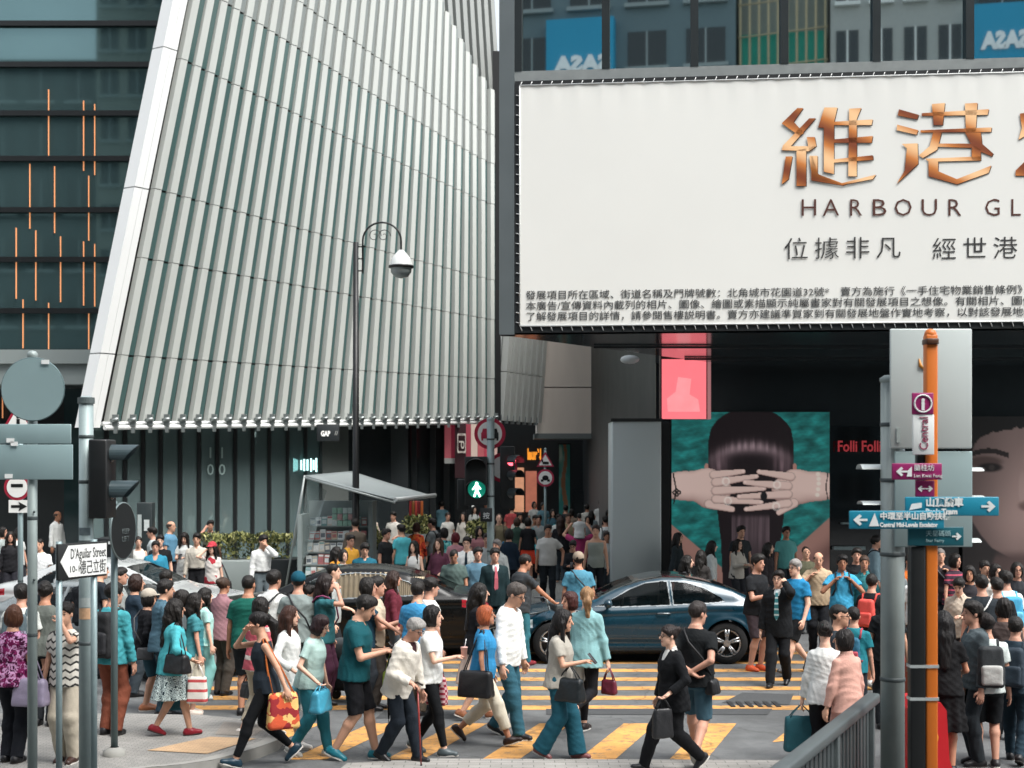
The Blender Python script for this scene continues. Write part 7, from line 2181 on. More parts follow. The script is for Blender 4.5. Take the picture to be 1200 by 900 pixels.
def foliage(c, r, n_, seed, cols=('#8f9158', '#4a5636', '#b5b27c', '#2c3623'), box=True, size=.06):
    rng = np.random.RandomState(seed); mb = MB()
    for k in range(n_):
        if box:
            p_ = np.array([rng.uniform(-1, 1), rng.uniform(-1, 1), rng.uniform(-1, 1)]); j = rng.randint(3)
            if rng.rand() < .75: p_[2] = rng.uniform(.2, 1) ** .6
            p_ = p_ * np.array(r) * (1 + .12 * math.sin(p_[0] * 9 + seed)); 
        else:
            v = rng.normal(size=3); v /= np.linalg.norm(v); p_ = v * np.array(r) * rng.uniform(.55, 1.05)
        d = rng.normal(size=3); d[2] = abs(d[2]) + .3; d /= np.linalg.norm(d); e = np.cross(d, rng.normal(size=3)); e /= np.linalg.norm(e)
        s_ = size * rng.uniform(.6, 1.3); p_ = p_ + np.array(c)
        mb.add([p_ - d * s_, p_ + e * s_ * .42, p_ + d * s_, p_ - e * s_ * .42], [(0, 1, 2, 3)], rng.choice(4, p=(.4, .25, .2, .15)))
    return mb, [mat(c_, .6, 0, .2, 8, spec=.3) for c_ in cols]
yp2 = 34.0
a = px(246, 655, yp2); b_ = px(350, 655, yp2)
t = thing('planter', 'long pale grey planter with trimmed yellow-green hedge before the shop glass', 'planter', ((a.x + b_.x) / 2, yp2, KERB)); ti = Matrix.Translation(((a.x + b_.x) / 2, yp2, KERB)).inverted()
pt(MB().bbox((a.x, yp2 - .5, KERB), (b_.x - 1.0, yp2 + .5, a.z), .03).build('trough', [mat('#8e9795', .5, 0, .1, 2)]), t, ti)
pt(MB().bbox((b_.x - .98, yp2 - .3, KERB), (b_.x, yp2 + .5, a.z + .02), .03).build('dark_trough', [mat('#1c2122', .4)]), t, ti)
mb, ms_ = foliage(((a.x + b_.x) / 2 - .12, yp2, a.z + .30), (.96, .42, .30), 2600, 4)
pt(mb.build('hedge', ms_), t, ti)
for k, (u, v, r_, yy, la) in enumerate(((432, 632, .42, 35.2, 'round clipped shrub behind the newsstand customers'), (490, 614, .40, 36.5, 'yellow-green shrub beside the man with black backpack'), (560, 620, .34, 38, 'small shrub in a grey pot left of the traffic light pole'))):
    q = px(u, v, yy)
    t = thing('potted_shrub', la, 'shrub', (q.x, yy, KERB)); ti = Matrix.Translation((q.x, yy, KERB)).inverted()
    pt(MB().lathe([(.0, 0), (.26, 0), (.34, q.z - .25 - KERB), (.30, q.z - .25 - KERB), (0, q.z - .3 - KERB)], (q.x, yy, KERB), 16).build('pot', [mat('#5b6463', .6)]), t, ti)
    mb, ms_ = foliage((q.x, yy, q.z), (r_, r_ * .8, r_ * .8), 700, 11 + k, box=False); pt(mb.build('leaves', ms_), t, ti)
# street cabinet and information pylon at the far kerb
a = px(171, 589, 31.5); b_ = px(178, 655, 31.5)
t = thing('info_pylon', 'slim dark pylon with small notices near the shop glass', 'pylon', (a.x, 31.6, KERB)); ti = Matrix.Translation((a.x, 31.6, KERB)).inverted()
pt(MB().bbox((px(160, 0, 31.5).x, 31.5, KERB), (px(178, 0, 31.5).x, 31.8, a.z), .02).build('panel', [mat('#2a3233', .4)]), t, ti)
pt(MB().box((px(161.5, 0, 31.5).x, 31.48, px(0, 640, 31.5).z), (px(166, 0, 31.5).x, 31.497, px(0, 603, 31.5).z)).build('notice', [mat('#a9b3b1', .5, var=.3, vs=20)]), t, ti)
pt(MB().box((px(169, 0, 31.5).x, 31.48, px(0, 622, 31.5).z), (px(175, 0, 31.5).x, 31.497, px(0, 609, 31.5).z)).build('notice', [mat('#c4cbc9', .5, var=.3, vs=20)]), t, ti)
a = px(110, 631, 29.5); b_ = px(140, 655, 29.5)
t = thing('street_cabinet', 'low black street cabinet with white stickers behind the poles', 'cabinet', (a.x, 29.7, 0)); ti = Matrix.Translation((a.x, 29.7, 0)).inverted()
pt(MB().bbox((a.x, 29.5, 0), (px(146, 0, 29.5).x, 30.2, a.z), .02).build('body', [mat('#15191a', .4)]), t, ti)
pt(MB().box((a.x + .3, 29.48, a.z - .12), (a.x + .4, 29.497, a.z - .06)).build('sticker', [mat('#b9c0bf', .5)]), t, ti)

# hand trolley / bicycle by the walking man in grey
def bicycle(loc, rz):
    t = thing('bicycle', 'grey bicycle with curved mudguards wheeled across by the man in grey', 'bicycle', loc, rz)
    for x in (-.52, .52):
        mb = MB(); mb.tube([(x + .31 * math.cos(a), 0, .33 + .31 * math.sin(a)) for a in np.linspace(0, 2 * math.pi, 33)], .022, 8, 0, False); wo = mb.build('wheel', [mat('#141516', .7)], t)
        mb = MB(); mb.tube([(x + .285 * math.cos(a), 0, .33 + .285 * math.sin(a)) for a in np.linspace(0, 2 * math.pi, 33)], .012, 6, 0, False)
        for k in range(14): a = k * math.pi / 7; mb.tube([(x, 0, .33), (x + .28 * math.cos(a), 0, .33 + .28 * math.sin(a))], .003, 4)
        mb.build('rim', [mat('#a9adac', .3, .8)], wo)
        mb = MB(); mb.tube([(x + .345 * math.cos(a), 0, .33 + .345 * math.sin(a)) for a in np.linspace(R(10), R(175), 14)], .018, 6); mb.build('mudguard', [mat('#8b9190', .4, .5)], t)
    fm = mat('#3b4244', .4, .4)
    mb = MB()
    for p_, q_ in (((-.52, 0, .33), (-.1, 0, .33)), ((-.1, 0, .33), (-.22, 0, .85)), ((-.52, 0, .33), (-.2, 0, .78)), ((-.1, 0, .33), (.40, 0, .78)), ((-.2, 0, .76), (.38, 0, .84)), ((.36, 0, .92), (.52, 0, .33))): mb.tube([p_, q_], .018, 8)
    mb.build('frame', [fm], t)
    MB().tube([(.36, 0, .92), (.32, 0, 1.02), (.34, .12, 1.04), (.22, .27, 1.03)], .014, 6).tube([(.32, 0, 1.02), (.34, -.12, 1.04), (.22, -.27, 1.03)], .014, 6).build('handlebar', [mat('#8f9594', .3, .7)], t)
    MB().ell((-.24, 0, .88), (.14, .07, .04)).build('saddle', [blk], t)
    MB().bbox((.42, -.17, .70), (.72, .17, .95), .03).build('basket', [mat('#2b2f30', .6)], t)
    MB().box((-.80, -.07, .70), (-.36, .07, .72)).build('carrier', [mat('#8f9594', .4, .6)], t)
    return t
q = gp(618, 778); bicycle((q.x, q.y, 0), R(20))
# folding trolley with dark bag near the limousine
q = gp(405, 822); t = thing('shopping_trolley', 'black folded trolley with small wheels on the crossing behind the polo shirt', 'trolley', (q.x, q.y, 0), R(-15))
MB().bbox((-.25, -.18, .16), (.25, .18, .52), .06).build('bag', [cloth('#24282a')], t)
for x in (-.2, .2):
    for y_ in (-.16, .16): MB().cyl((x, y_ - .02, .07), (x, y_ + .02, .07), .07, 14).build('wheel', [blk], t)
MB().tube([(-.2, -.15, .1), (.22, -.15, .75), (.42, -.15, 1.02)], .013, 6).tube([(-.2, .15, .1), (.22, .15, .75), (.42, .15, 1.02)], .013, 6).tube([(.42, -.15, 1.02), (.42, .15, 1.02)], .016, 6).build('frame', [mat('#6f7574', .4, .6)], t)
MB().bbox((-.2, -.15, .53), (.2, .15, .85), .08).build('cover', [cloth('#3d4244')], t)
# ---------------------------------------------------------------- the crowd
K1 = dict(z0=KERB)
def P(label, u, vt, vf=None, **k): return person(label, u, vt, vf, **k)
BK = '#15161a'; NAVY = '#1d2836'; GREYT = '#6d7475'; WH = '#d3d5d2'; DEN = '#33536b'; KH = '#b3a68f'
# --- foreground, from left to right
P('woman in purple and white floral blouse with auburn hair at far left', 14, 708, 893, z0=KERB, sex='f', g=1.12, yaw=165, hair='bob', hc='#4a2c1c', arms='cd', top=('tee', '#6e184c', 'floral', '#b98ab0', '#3a0a2c', 2.), bot=('trousers', '#171a20'), skin=1, head=(25, 5),
  acc=[('bag', ('shoulder', 1, .48, -.05, .27), 'large lilac and grey shoulder bag of the woman in purple florals', 'shoulder bag', (.40, .16, .30), '#8d8499')])
P('man from behind in white tee with teal rucksack straps, left edge', 24, 683, 852, z0=KERB, yaw=178, hair='short', top=('tee', '#b9bdb8'), bot=('trousers', '#2a2d33'), arms='dd', acc=[('backpack', 'teal strapped grey rucksack on the man at the left edge', '#4b5a60', '#1f7f93')])
P('man from behind in olive grey tee printed with number beside left pole', 52, 680, 850, z0=KERB, yaw=182, hair='short', top=('tee', '#5a5f5a'), bot=('trousers', '#23262a'), arms='dd', skin=2, acc=[('print', '10', '#c9cdc8', .16, .30, True)])
P('woman in cream chevron blouse covering her face with one hand', 78, 704, 893, z0=KERB, sex='f', yaw=-8, hair='bun', hc='#17110e', top=('tee', '#cdc9bf', 'chevron', '#3b3a38'), bot=('trousers', '#b3aa99'), arms='md', shoes='#3a2620', skin=1)
P('man in teal shirt and rust trousers with black rucksack, seen from behind', 133, 681, 861, z0=KERB, yaw=160, hair='short', top=('shirt', '#3f9098'), bot=('trousers', '#7a4534'), arms='wd', head=(-20, 0), shoes='#1a1a1c', acc=[('backpack', 'bulky black rucksack on the man in the teal shirt', '#121316', '#1b1c20', 1.12)])
P('man with shaved sides in dark tee behind the round edge-on sign', 118, 659, None, H=1.74, yaw=130, hair='buzz', top=('tee', '#20262c'), head=(-15, 0), skin=1)
P('young man in grey tee looking right beside the edge-on sign', 141, 664, None, H=1.72, yaw=95, hair='short', top=('tee', '#8c9290'), head=(0, 0))
P('woman in beige cap and black top carrying a pink striped bag', 175, 689, 832, sex='f', yaw=110, hair='bob', cap='#a89f92', top=('long', BK), bot=('shorts', '#2d4a55'), arms='dk', shoes='#a86b4a', skin=1,
  acc=[('bag', ('hand', 1, .10), 'pink striped cloth bag of the woman in the beige cap', 'tote bag', (.34, .12, .32), '#b06a72', None, 'vstripe', '#d8c3c0', None, 1.4, 20, False), ('crossbag', 'dark grey shoulder bag of the woman in the beige cap', '#3b3d40', 1)])
P('man in slate blue shirt waiting left of the woman with red heels', 194, 678, 838, H=1.74, yaw=115, hair='short', top=('shirt', '#44606e'), bot=('trousers', '#22343f'), arms='dd', head=(0, 2), skin=1)
P('woman in teal cardigan, patterned skirt and red heels', 206, 701, 862, z0=KERB, sex='f', yaw=118, legs='r', hair='long', top=('jacket', '#49a3ab', 'plain', None, None, 1., '#9fc4c4'), bot=('skirt', '#c3d2d0', 'scribble', '#1c2f38', None), arms='dk', shoes='#7a1522', skin=1,
  acc=[('bag', ('shoulder', 1, .36, .0, .24), 'black leather shoulder bag of the woman in red heels', 'shoulder bag', (.36, .15, .24), '#141416', None, 'plain', None, None, 1., 30),
       ('bag', ('hand', 1, .16), 'white paper carrier bag with red print', 'carrier bag', (.26, .10, .34), '#d9d4cd', '#d9d4cd', 'hstripe', '#b8484a', None, .7, 60, False), ('bag', ('hand', 0, .12), 'dark teal cloth bag of the woman in red heels', 'cloth bag', (.30, .12, .36), '#1c5560', None, 'plain', None, None, 1., 60, False)])
P('woman in grey tee with black bob behind the teal cardigan', 214, 690, 838, sex='f', yaw=110, hair='bob', top=('tee', '#4b5254'), bot=('trousers', '#3b4248'), arms='dd', skin=1)
P('woman in teal tee and cream skirt facing the silver car', 229, 694, 838, sex='f', yaw=115, hair='long', top=('tee', '#3f7f86'), bot=('longskirt', '#bfb8a6'), arms='dd', shoes='#c9bcb0')
P('woman with long black hair in mint tee and wide mint trousers', 241, 688, 820, sex='f', yaw=120, hair='long', top=('tee', '#a4cdc6'), bot=('wide', '#7fb8b4'), arms='dd', shoes='#b9bdbb', skin=3)
P('man in dark tee, only his head showing above the slate blue shirt', 194, 667, None, H=1.68, yaw=150, hair='short', top=('tee', '#1c2a33'))
P('man from behind in bottle green tee with crew cut', 291, 674, 838, H=1.76, g=1.08, yaw=175, hair='buzz', top=('tee', '#15574b'), bot=('shorts', '#23282c'), arms='dd', skin=2, head=(-10, 0))
P('man from behind in white shirt with dark shoulder strap', 321, 667, 826, H=1.76, yaw=160, hair='short', top=('shirt', WH), bot=('trousers', '#2a3036'), arms='dd', head=(-15, 0), acc=[('crossbag', 'dark strap bag across the white shirt', '#1a1c20', 0)])
P('man from behind in grey tee and teal cap with crossbody strap', 349, 669, 828, H=1.78, g=1.1, yaw=180, hair='short', cap='#12495a', top=('tee', '#7d8886'), bot=('trousers', '#3b444b'), arms='dd', acc=[('crossbag', 'black crossbody bag on the man in the teal cap', '#15171b', 1)])
P('woman with black hair and pink top behind the woman in black leggings', 306, 699, 866, sex='f', yaw=140, legs='r', hair='bob', top=('tee', '#b55560', 'hstripe', '#cfc7be', None, .5), bot=('crop', '#b3a894'), arms='dd', shoes='#b9b5ae', skin=1,
  acc=[('bag', ('hand', 0, .10), 'black boxy handbag with white emblem', 'handbag', (.26, .12, .20), '#121215')])
P('woman in black vest and leggings striding left with long dark hair', 302, 716, 898, sex='f', H=1.64, yaw=-72, legs='L', hair='pony', hc='#120f0e', top=('tank', '#232b33'), bot=('leggings', '#0f1114'), arms='bm', shoes='#16303d', skin=1, head=(-12, 8), lean=5,
  acc=[('bag', ('shoulder', 0, .56, -.16, .18), 'orange and red flower print tote bag', 'tote bag', (.36, .12, .40), '#c4502c', '#c46a2c', 'floral', '#8a1c22', '#d9b06a', .8, 100, False)])
P('woman with long brown hair in white blouse and white skirt', 341, 709, 876, sex='f', H=1.62, yaw=75, legs='r', hair='long', hc='#3a231a', top=('long', WH), bot=('skirt', '#d6d6d2'), arms='dk', shoes='#c3c1bc', skin=3,
  acc=[('bag', ('hand', 1, .10), 'pale blue soft handbag of the woman in white', 'handbag', (.30, .12, .24), '#6fb0c0')])
P('woman with dark bob in teal jeans and mint vest stepping right', 377, 719, 887, sex='f', H=1.6, yaw=72, legs='l', lean=9, hair='bob', hc='#231416', top=('tee', '#a9c4be'), bot=('jeans', '#2f7480'), arms='dk', shoes='#a9a8a2', skin=3, head=(0, 18), glasses=True,
  acc=[('bag', ('hand', 1, .05), 'sky blue leather handbag of the woman in teal jeans', 'handbag', (.36, .14, .26), '#3f93ad')])
P('woman with brown hair in teal tee drinking beside the limousine', 383, 671, 828, sex='f', yaw=85, hair='wavy', hc='#1f1614', top=('tee', '#2d6167'), bot=('trousers', '#4a2a3c'), arms='dm', acc=[('crossbag', 'plum coloured bag across the teal tee', '#7a2f55', 0)])
P('young boy in pink shirt between two adults by the limousine', 363, 685, None, H=1.6, yaw=85, hair='short', top=('tee', '#b56a78'))
P('man in dark green polo and black shorts reading his phone', 429, 696, 890, H=1.76, g=1.06, yaw=82, legs='l', lean=5, hair='short', top=('polo', '#124b52'), bot=('shorts', BK), arms='pp', shoes='#1c6a78', skin=1, head=(0, 24),
  acc=[('phone', 1, 'black phone held by the man in the green polo'), ('umbrella', 1, 'closed black umbrella hanging from the green polo man\'s hand'), ('bag', ('hand', 0, .22), 'lime green paper bag by the green polo man', 'paper bag', (.24, .10, .22), '#93a63c', None, 'plain', None, None, 1., 90, False)])
P('woman in navy tee with black bob reaching out beside the limousine door', 432, 676, 834, sex='f', yaw=95, hair='bob', top=('tee', '#1e3a4a'), bot=('trousers', '#262b31'), arms='do')
P('man in cream tee and dark hair facing right near the limousine', 442, 674, 832, H=1.7, yaw=90, hair='short', top=('tee', '#b9ab97'), bot=('trousers', '#3f3a36'), arms='dp', acc=[('phone', 1, 'dark phone held low by the man in the cream tee')])
P('old man in cream jacket walking with a red cane', 487, 722, 893, H=1.66, yaw=62, legs='l', lean=16, hair='short', hc='#8f8c88', top=('jacket', '#cdc8bd', 'plain', None, None, 1., '#3a2226'), bot=('trousers', '#1c232b'), arms='dc', shoes='#1a1a1c', skin=0, head=(0, 18), glasses=True,
  acc=[('cane', 1, 'red walking cane held by the old man')])
P('woman in white dress and black leggings carrying an iced cup', 508, 708, 884, sex='f', H=1.63, yaw=78, legs='r', hair='bob', hc='#0f0c0b', top=('tee', WH), bot=('leggings', '#101214'), arms='dp', shoes='#4b5558', skin=3,
  acc=[('cup', 1, 'pink iced drink with white straw'), ('bag', ('elbow', 0, .10), 'maroon and white patterned bag of the woman with the cup', 'tote bag', (.28, .10, .34), '#8a1c34', None, 'check', '#c9a7a9', None, 1.2, 70, False)])
P('man in bright blue polo from behind beside the limousine boot', 490, 680, 838, H=1.72, g=1.08, yaw=150, hair='short', top=('polo', '#3a86b3'), bot=('trousers', '#4a4238'), arms='dd', skin=1)
P('man in white tee with dark hair near the limousine boot', 505, 676, 834, H=1.7, yaw=120, hair='short', top=('tee', WH), bot=('trousers', '#2a2e34'), arms='dd')
P('woman with coppery hair in blue shirt and cream trousers', 570, 708, 873, sex='f', H=1.64, yaw=80, legs='R', hair='bob', hc='#9a5030', top=('tee', '#2f7fae'), bot=('crop', '#c9c2b0'), arms='dd', shoes='#2a1c18', skin=2, head=(0, -4),
  acc=[('bag', ('shoulder', 1, .46, -.04, .23), 'big black leather bag of the woman with coppery hair', 'shoulder bag', (.44, .16, .32), '#101114', None, 'plain', None, None, 1., 80)])
P('woman with long black hair in dark dress behind the coppery haired woman', 563, 682, 843, sex='f', yaw=100, legs='l', hair='long', top=('tee', '#17181c'), bot=('skirt', '#b9a79b'), arms='dd', shoes='#8a5a40', skin=3)
P('tall man in white shirt and blue trousers looking down', 605, 681, 864, H=1.78, yaw=62, legs='r', lean=6, hair='short', hc='#4a4440', top=('shirt', '#dfe1de'), bot=('trousers', '#2c5462'), arms='dd', shoes='#17181b', skin=1, head=(0, 20), glasses=True)
P('man in charcoal tee and jeans wheeling a bicycle', 616, 649, 782, H=1.78, yaw=125, legs='l', lean=6, hair='buzz', top=('tee', '#35393c'), bot=('jeans', '#2f6570'), arms='do', shoes='#7a2a30', skin=2, head=(-10, 10))
P('woman in grey top and flared jeans checking her phone', 661, 713, 889, sex='f', H=1.64, yaw=70, legs='l', hair='long', hc='#100d0d', top=('tee', '#a39f95'), bot=('wide', '#1f5160'), arms='dp', shoes='#7a4a4a', skin=1, head=(0, 6),
  acc=[('phone', 1, 'grey phone held by the woman in flared jeans', '#3a3c40'), ('bag', ('elbow', 1, .12), 'black leather handbag with loop handles on an elbow', 'handbag', (.36, .15, .27), '#11181b', None, 'plain', None, None, 1., 75)])
P('woman with blonde ponytail in pale denim jacket seen from behind', 688, 687, 858, sex='f', H=1.72, g=1.05, yaw=150, legs='K', hair='pony', hc='#8a6a4a', top=('jacket', '#7fa9ab'), bot=('leggings', '#15161a'), arms='dd', shoes='#241a1a', skin=3, head=(30, 0),
  acc=[('bag', ('shoulder', 0, .56, -.04, .20), 'white leather bag under the denim jacket', 'shoulder bag', (.38, .14, .26), '#d3d3cf', None, 'plain', None, None, 1., 20), ('bag', ('hand', 1, .12), 'small burgundy handbag of the woman in the denim jacket', 'handbag', (.20, .09, .18), '#5a1528')])
P('woman with auburn fringe beside the denim jacket', 667, 692, 850, sex='f', yaw=-60, hair='bob', hc='#3a1a16', top=('long', '#2a2f36'), bot=('trousers', '#2b2a30', 'vstripe', '#8a8a8a', None), arms='dd', shoes='#2a2022')
P('man from behind in blue tee and beige cap with black strap', 678, 646, None, H=1.76, g=1.1, yaw=182, hair='short', cap='#8d8071', top=('tee', '#4a8095'), bot=('shorts', '#4a4a48'), arms='dd', skin=2, acc=[('crossbag', 'black strap bag of the man in the beige cap', '#16181b', 1)])
P('woman in black suit and glasses striding left', 783, 731, 906, sex='f', H=1.64, yaw=-68, legs='R', hair='bun', hc='#1f1614', top=('suit', '#101114', 'plain', None, None, 1., '#c9c9c5'), bot=('trousers', '#0f1013'), arms='kd', shoes='#15161a', skin=3, glasses=True, lean=4,
  acc=[('bag', ('hand', 0, .10), 'upright black document bag', 'tote bag', (.26, .08, .34), '#17181b', None, 'plain', None, None, 1., 90)])
P('man in black tee and denim shorts with hands clasped behind', 819, 704, 894, H=1.72, g=1.1, yaw=158, legs='L', hair='short', hc='#2a2422', top=('tee', '#15181a'), bot=('shorts', '#3d5a68'), arms='hh', shoes='#5a3a30', skin=0, head=(-35, 5),
  acc=[('crossbag', 'small black camera bag at the hip of the man in denim shorts', '#101114', 1, (.2, .1, .16))])
# --- right of the blue car
P('person in black top, dark shorts and orange sandals', 888, 648, 786, H=1.72, yaw=40, legs='stand', hair='short', top=('tee', '#1b1d20'), bot=('shorts', '#3b3236'), arms='dp', shoes='#c4532c', skin=0, acc=[('phone', 1, 'dark phone of the person in orange sandals'), ('print', '|', '#9a3a5a', .3, .14)])
P('man in black suit with striped tie talking on his phone', 911, 667, 804, H=1.74, yaw=-22, legs='r', hair='short', top=('suit', '#15181b', 'plain', None, None, 1., '#cfd8d8'), bot=('trousers', '#17191c'), arms='ed', shoes='#141416', skin=3, glasses=True, acc=[('tie', '#3f7f86', 'hstripe', '#c4d6d6'), ('phone', 0, 'phone at the ear of the man in the black suit', '#15161a', True)])
P('grey haired man in royal blue tee and black shorts', 931, 654, 790, H=1.76, g=1.1, yaw=-55, legs='L', hair='short', hc='#8a8784', top=('tee', '#2277a3'), bot=('shorts', '#17191b'), arms='wd', shoes='#3a3a3a', skin=3, glasses=True, acc=[('print', 'CREW', '#c9d8de', .09, .30)])
P('bald man in tan shirt with one strap on his shoulder', 958, 647, None, H=1.74, g=1.05, yaw=-10, hair='ring', hc='#5a4a40', top=('polo', '#b09b80'), bot=('trousers', '#202226'), arms='ds', skin=1, head=(0, 12))
P('bearded man in sky blue polo with dark rucksack straps', 986, 649, None, H=1.74, yaw=-5, hair='short', hc='#0e0c0b', top=('polo', '#3f98bd'), bot=('trousers', '#2a3138'), arms='ss', skin=4, acc=[('backpack', 'dark rucksack of the bearded man', '#1d2327', '#1d2327', .9)])
P('man in black tee with white lettering holding a phone', 1003, 641, None, H=1.76, yaw=-10, hair='short', top=('tee', '#191b1e'), bot=('trousers', '#1d2023'), arms='pd', acc=[('print', 'NEW', '#d3d5d2', .13, .30)])
P('man in grey blue shirt in profile behind the signal post', 1027, 627, None, H=1.76, yaw=80, hair='short', top=('shirt', '#7f97a0'), acc=[('crossbag', 'dark strap bag on the grey blue shirt', '#25282c', 0)])
P('person in black with coral red rucksack by the signal post', 1023, 672, 806, H=1.72, yaw=145, legs='l', hair='short', top=('tee', '#17191c'), bot=('shorts', '#141518'), arms='dd', shoes='#b9b9b5', acc=[('backpack', 'coral red rucksack of the person in black', '#c8483f', '#c8483f', .9)])
P('man with glasses and crew cut facing right behind two women', 984, 708, None, H=1.71, yaw=75, hair='buzz', top=('tee', '#2b3238'), glasses=True, arms='dd', skin=1)
P('woman in white shirt with hair pinned up and teal tote', 968, 727, None, sex='f', H=1.6, yaw=170, hair='bun', top=('long', '#d3d5d2'), bot=('trousers', '#17181c'), arms='dd', shoes='#1a1a1c', skin=3,
  acc=[('bag', ('hand', 0, .10), 'dark teal tote bag with pale round dots', 'tote bag', (.40, .12, .40), '#15505a', None, 'plain', None, None, 1., 15, False)])
P('woman in salmon pink shirt with short dark hair', 989, 737, None, sex='f', H=1.57, yaw=-150, hair='bob', hc='#15100e', top=('shirt', '#c79a8c'), bot=('trousers', '#b98f86'), arms='dd', skin=1, head=(30, 0))
P('child with dark hair and blue red rucksack behind the pink shirt', 1002, 711, None, H=1.50, yaw=160, hair='short', top=('tee', '#1f6d78'), bot=('shorts', '#2a2f36'), arms='dd', acc=[('backpack', 'small blue and red child rucksack', '#1c5a74', '#a33a48', .75)])
P('man in orange tee partly hidden by the fingerpost', 1066, 648, None, H=1.72, yaw=20, hair='short', top=('tee', '#cf6a2a'), bot=('shorts', '#c9782f'), arms='dd', skin=2)
P('man in white tee and black straps behind the fingerpost', 1078, 660, None, H=1.74, yaw=165, hair='short', top=('tee', '#cfd1ce'), bot=('shorts', '#202327'), arms='dd', acc=[('backpack', 'flat black rucksack on the white tee behind the fingerpost', '#17191c', '#17191c', .9)])
P('bald man in dark shirt facing the viewer right of the fingerpost', 1101, 642, None, H=1.76, yaw=-5, hair='buzz', hc='#6a6460', top=('shirt', '#2b2528'), bot=('trousers', '#20242a'), arms='sd', skin=1, acc=[('crossbag', 'strap bag on the bald man in the dark shirt', '#3a3d42', 0)])
P('person in striped dark tee at the right, half behind the bald man', 1119, 648, None, H=1.70, yaw=30, hair='bob', top=('tee', '#3a2a36', 'hstripe', '#a8485a', None), sex='f')
P('woman in beige shirt looking down at the right', 1121, 675, None, sex='f', H=1.64, yaw=-25, hair='short', top=('shirt', '#b5a898'), bot=('trousers', '#3a3a3d'), arms='pd', head=(0, 25), skin=3)
P('man from behind in charcoal tee with white strap at the right', 1152, 673, None, H=1.74, yaw=170, hair='short', top=('tee', '#262c31'), bot=('trousers', '#23272c'), arms='dd', acc=[('crossbag', 'white shoulder bag of the charcoal tee man', '#cfcfcb', 0)])
P('woman in patterned dress facing the viewer at the right', 1153, 656, None, sex='f', yaw=5, hair='bun', top=('tee', '#a89a8c', 'floral', '#4a3a36', '#d3c7b8', 1.4), arms='pd', skin=1)
P('man from behind in white tee with bright blue rucksack', 1180, 668, None, H=1.72, yaw=185, hair='short', top=('tee', '#c9cfcf'), bot=('shorts', '#2a3138'), arms='dd', acc=[('backpack', 'bright blue rucksack near the right edge', '#3a93b8', '#5aa9c6', .95)])
P('woman with glasses at the right edge facing the viewer', 1191, 658, None, sex='f', yaw=-10, hair='bob', top=('tee', '#2a2c30'), glasses=True)
P('woman with long black hair in black dress at right foreground', 1108, 715, 906, sex='f', H=1.66, yaw=168, hair='long', hc='#0f0c0c', top=('dress', '#101012'), bot=('none',), arms='dc', shoes='#15161a', skin=2, z0=.0)
P('man in profile facing left with swept dark hair at right', 1139, 703, None, H=1.76, yaw=-85, hair='short', top=('shirt', '#4a5458'), bot=('trousers', '#23282c'), arms='dd', skin=0)
P('man from behind in white tee with grey black rucksack at right foreground', 1157, 718, 898, H=1.74, yaw=172, hair='short', hc='#1a1412', top=('tee', '#c3ccc9'), bot=('shorts', '#1a1d20'), arms='dd', shoes='#2b2b2d', head=(18, 0), acc=[('backpack', 'grey and black rucksack with white pocket', '#24292c', '#a9aaa6', 1.0)])
P('man in dark clothes cut by the right edge of the frame', 1192, 722, 894, H=1.72, yaw=150, legs='l', hair='short', top=('tee', '#23323c'), bot=('jeans', '#22343f'), arms='dd', acc=[('backpack', 'dark blue rucksack at the right edge', '#1a2a36', '#1a2a36', 1.)])
# --- pavement in front of the poster
for a in (('woman in dark tee standing at the left side of the poster', 795, 628, 60, 'long', '#2c3437', 'dd'), ('woman with long hair bowed before the poster, left', 806, 650, 75, 'long', '#3a3a3c', 'dd'), ('woman with long straight hair seen from behind by the poster', 822, 644, 150, 'long', '#33302f', 'dd'),
          ('woman in white top with long hair before the poster', 835, 633, 90, 'long', '#bfc3bf', 'dd'), ('woman in white cardigan reading her phone before the poster', 865, 631, 35, 'long', '#b9b3a8', 'pp'), ('woman with dark hair right of the white cardigan', 901, 635, 60, 'long', '#2a2628', 'dd')):
    P(a[0], a[1], a[2], None, sex='f', H=1.62, yaw=a[3], hair=a[4], top=('long', a[5]), bot=('trousers', '#2a2c30'), arms=a[6], skin=3)
P('man with dark hair just above the white cardigan before the poster', 868, 617, None, H=1.76, yaw=20, hair='short', top=('tee', '#2f3336'), skin=1)
P('man in aqua tee leaning before the right side of the poster', 921, 622, None, H=1.74, yaw=10, hair='short', top=('tee', '#5fa39f'), bot=('trousers', '#2c3236'), arms='dd', skin=2, head=(0, -8))
# --- far left, before the glass
P('bald man in white shirt standing high at the left', 68, 599, None, H=1.84, yaw=70, hair='ring', hc='#3a2c26', top=('shirt', WH), bot=('trousers', '#23272c'), arms='dd', skin=4)
P('man in white tee facing the viewer left of the street sign', 47, 631, None, H=1.72, yaw=0, hair='buzz', top=('tee', '#d5d8d8'), skin=1)
P('woman in grey jumper at the left edge', 4, 617, None, sex='f', yaw=80, hair='bob', top=('long', '#8f9896'), arms='dc', H=1.66)
P('woman in black with pale bag among the left edge group', 13, 625, None, sex='f', yaw=20, hair='long', top=('long', '#1c1c1f'), H=1.64)
P('woman in white behind the left edge group', 22, 618, None, sex='f', yaw=60, hair='bob', top=('tee', '#c3c6c3'), H=1.66)
P('woman in white vest behind the edge-on round sign', 163, 628, None, sex='f', yaw=20, hair='bun', top=('tank', '#d6d8d4'), arms='dd', H=1.66, skin=3)
P('young man in black tee with white round logo facing the viewer', 188, 626, None, H=1.74, yaw=15, hair='short', top=('tee', '#16181b'), arms='dd', skin=3, acc=[('print', 'O ~~', '#c9cbc8', .10, .26)])
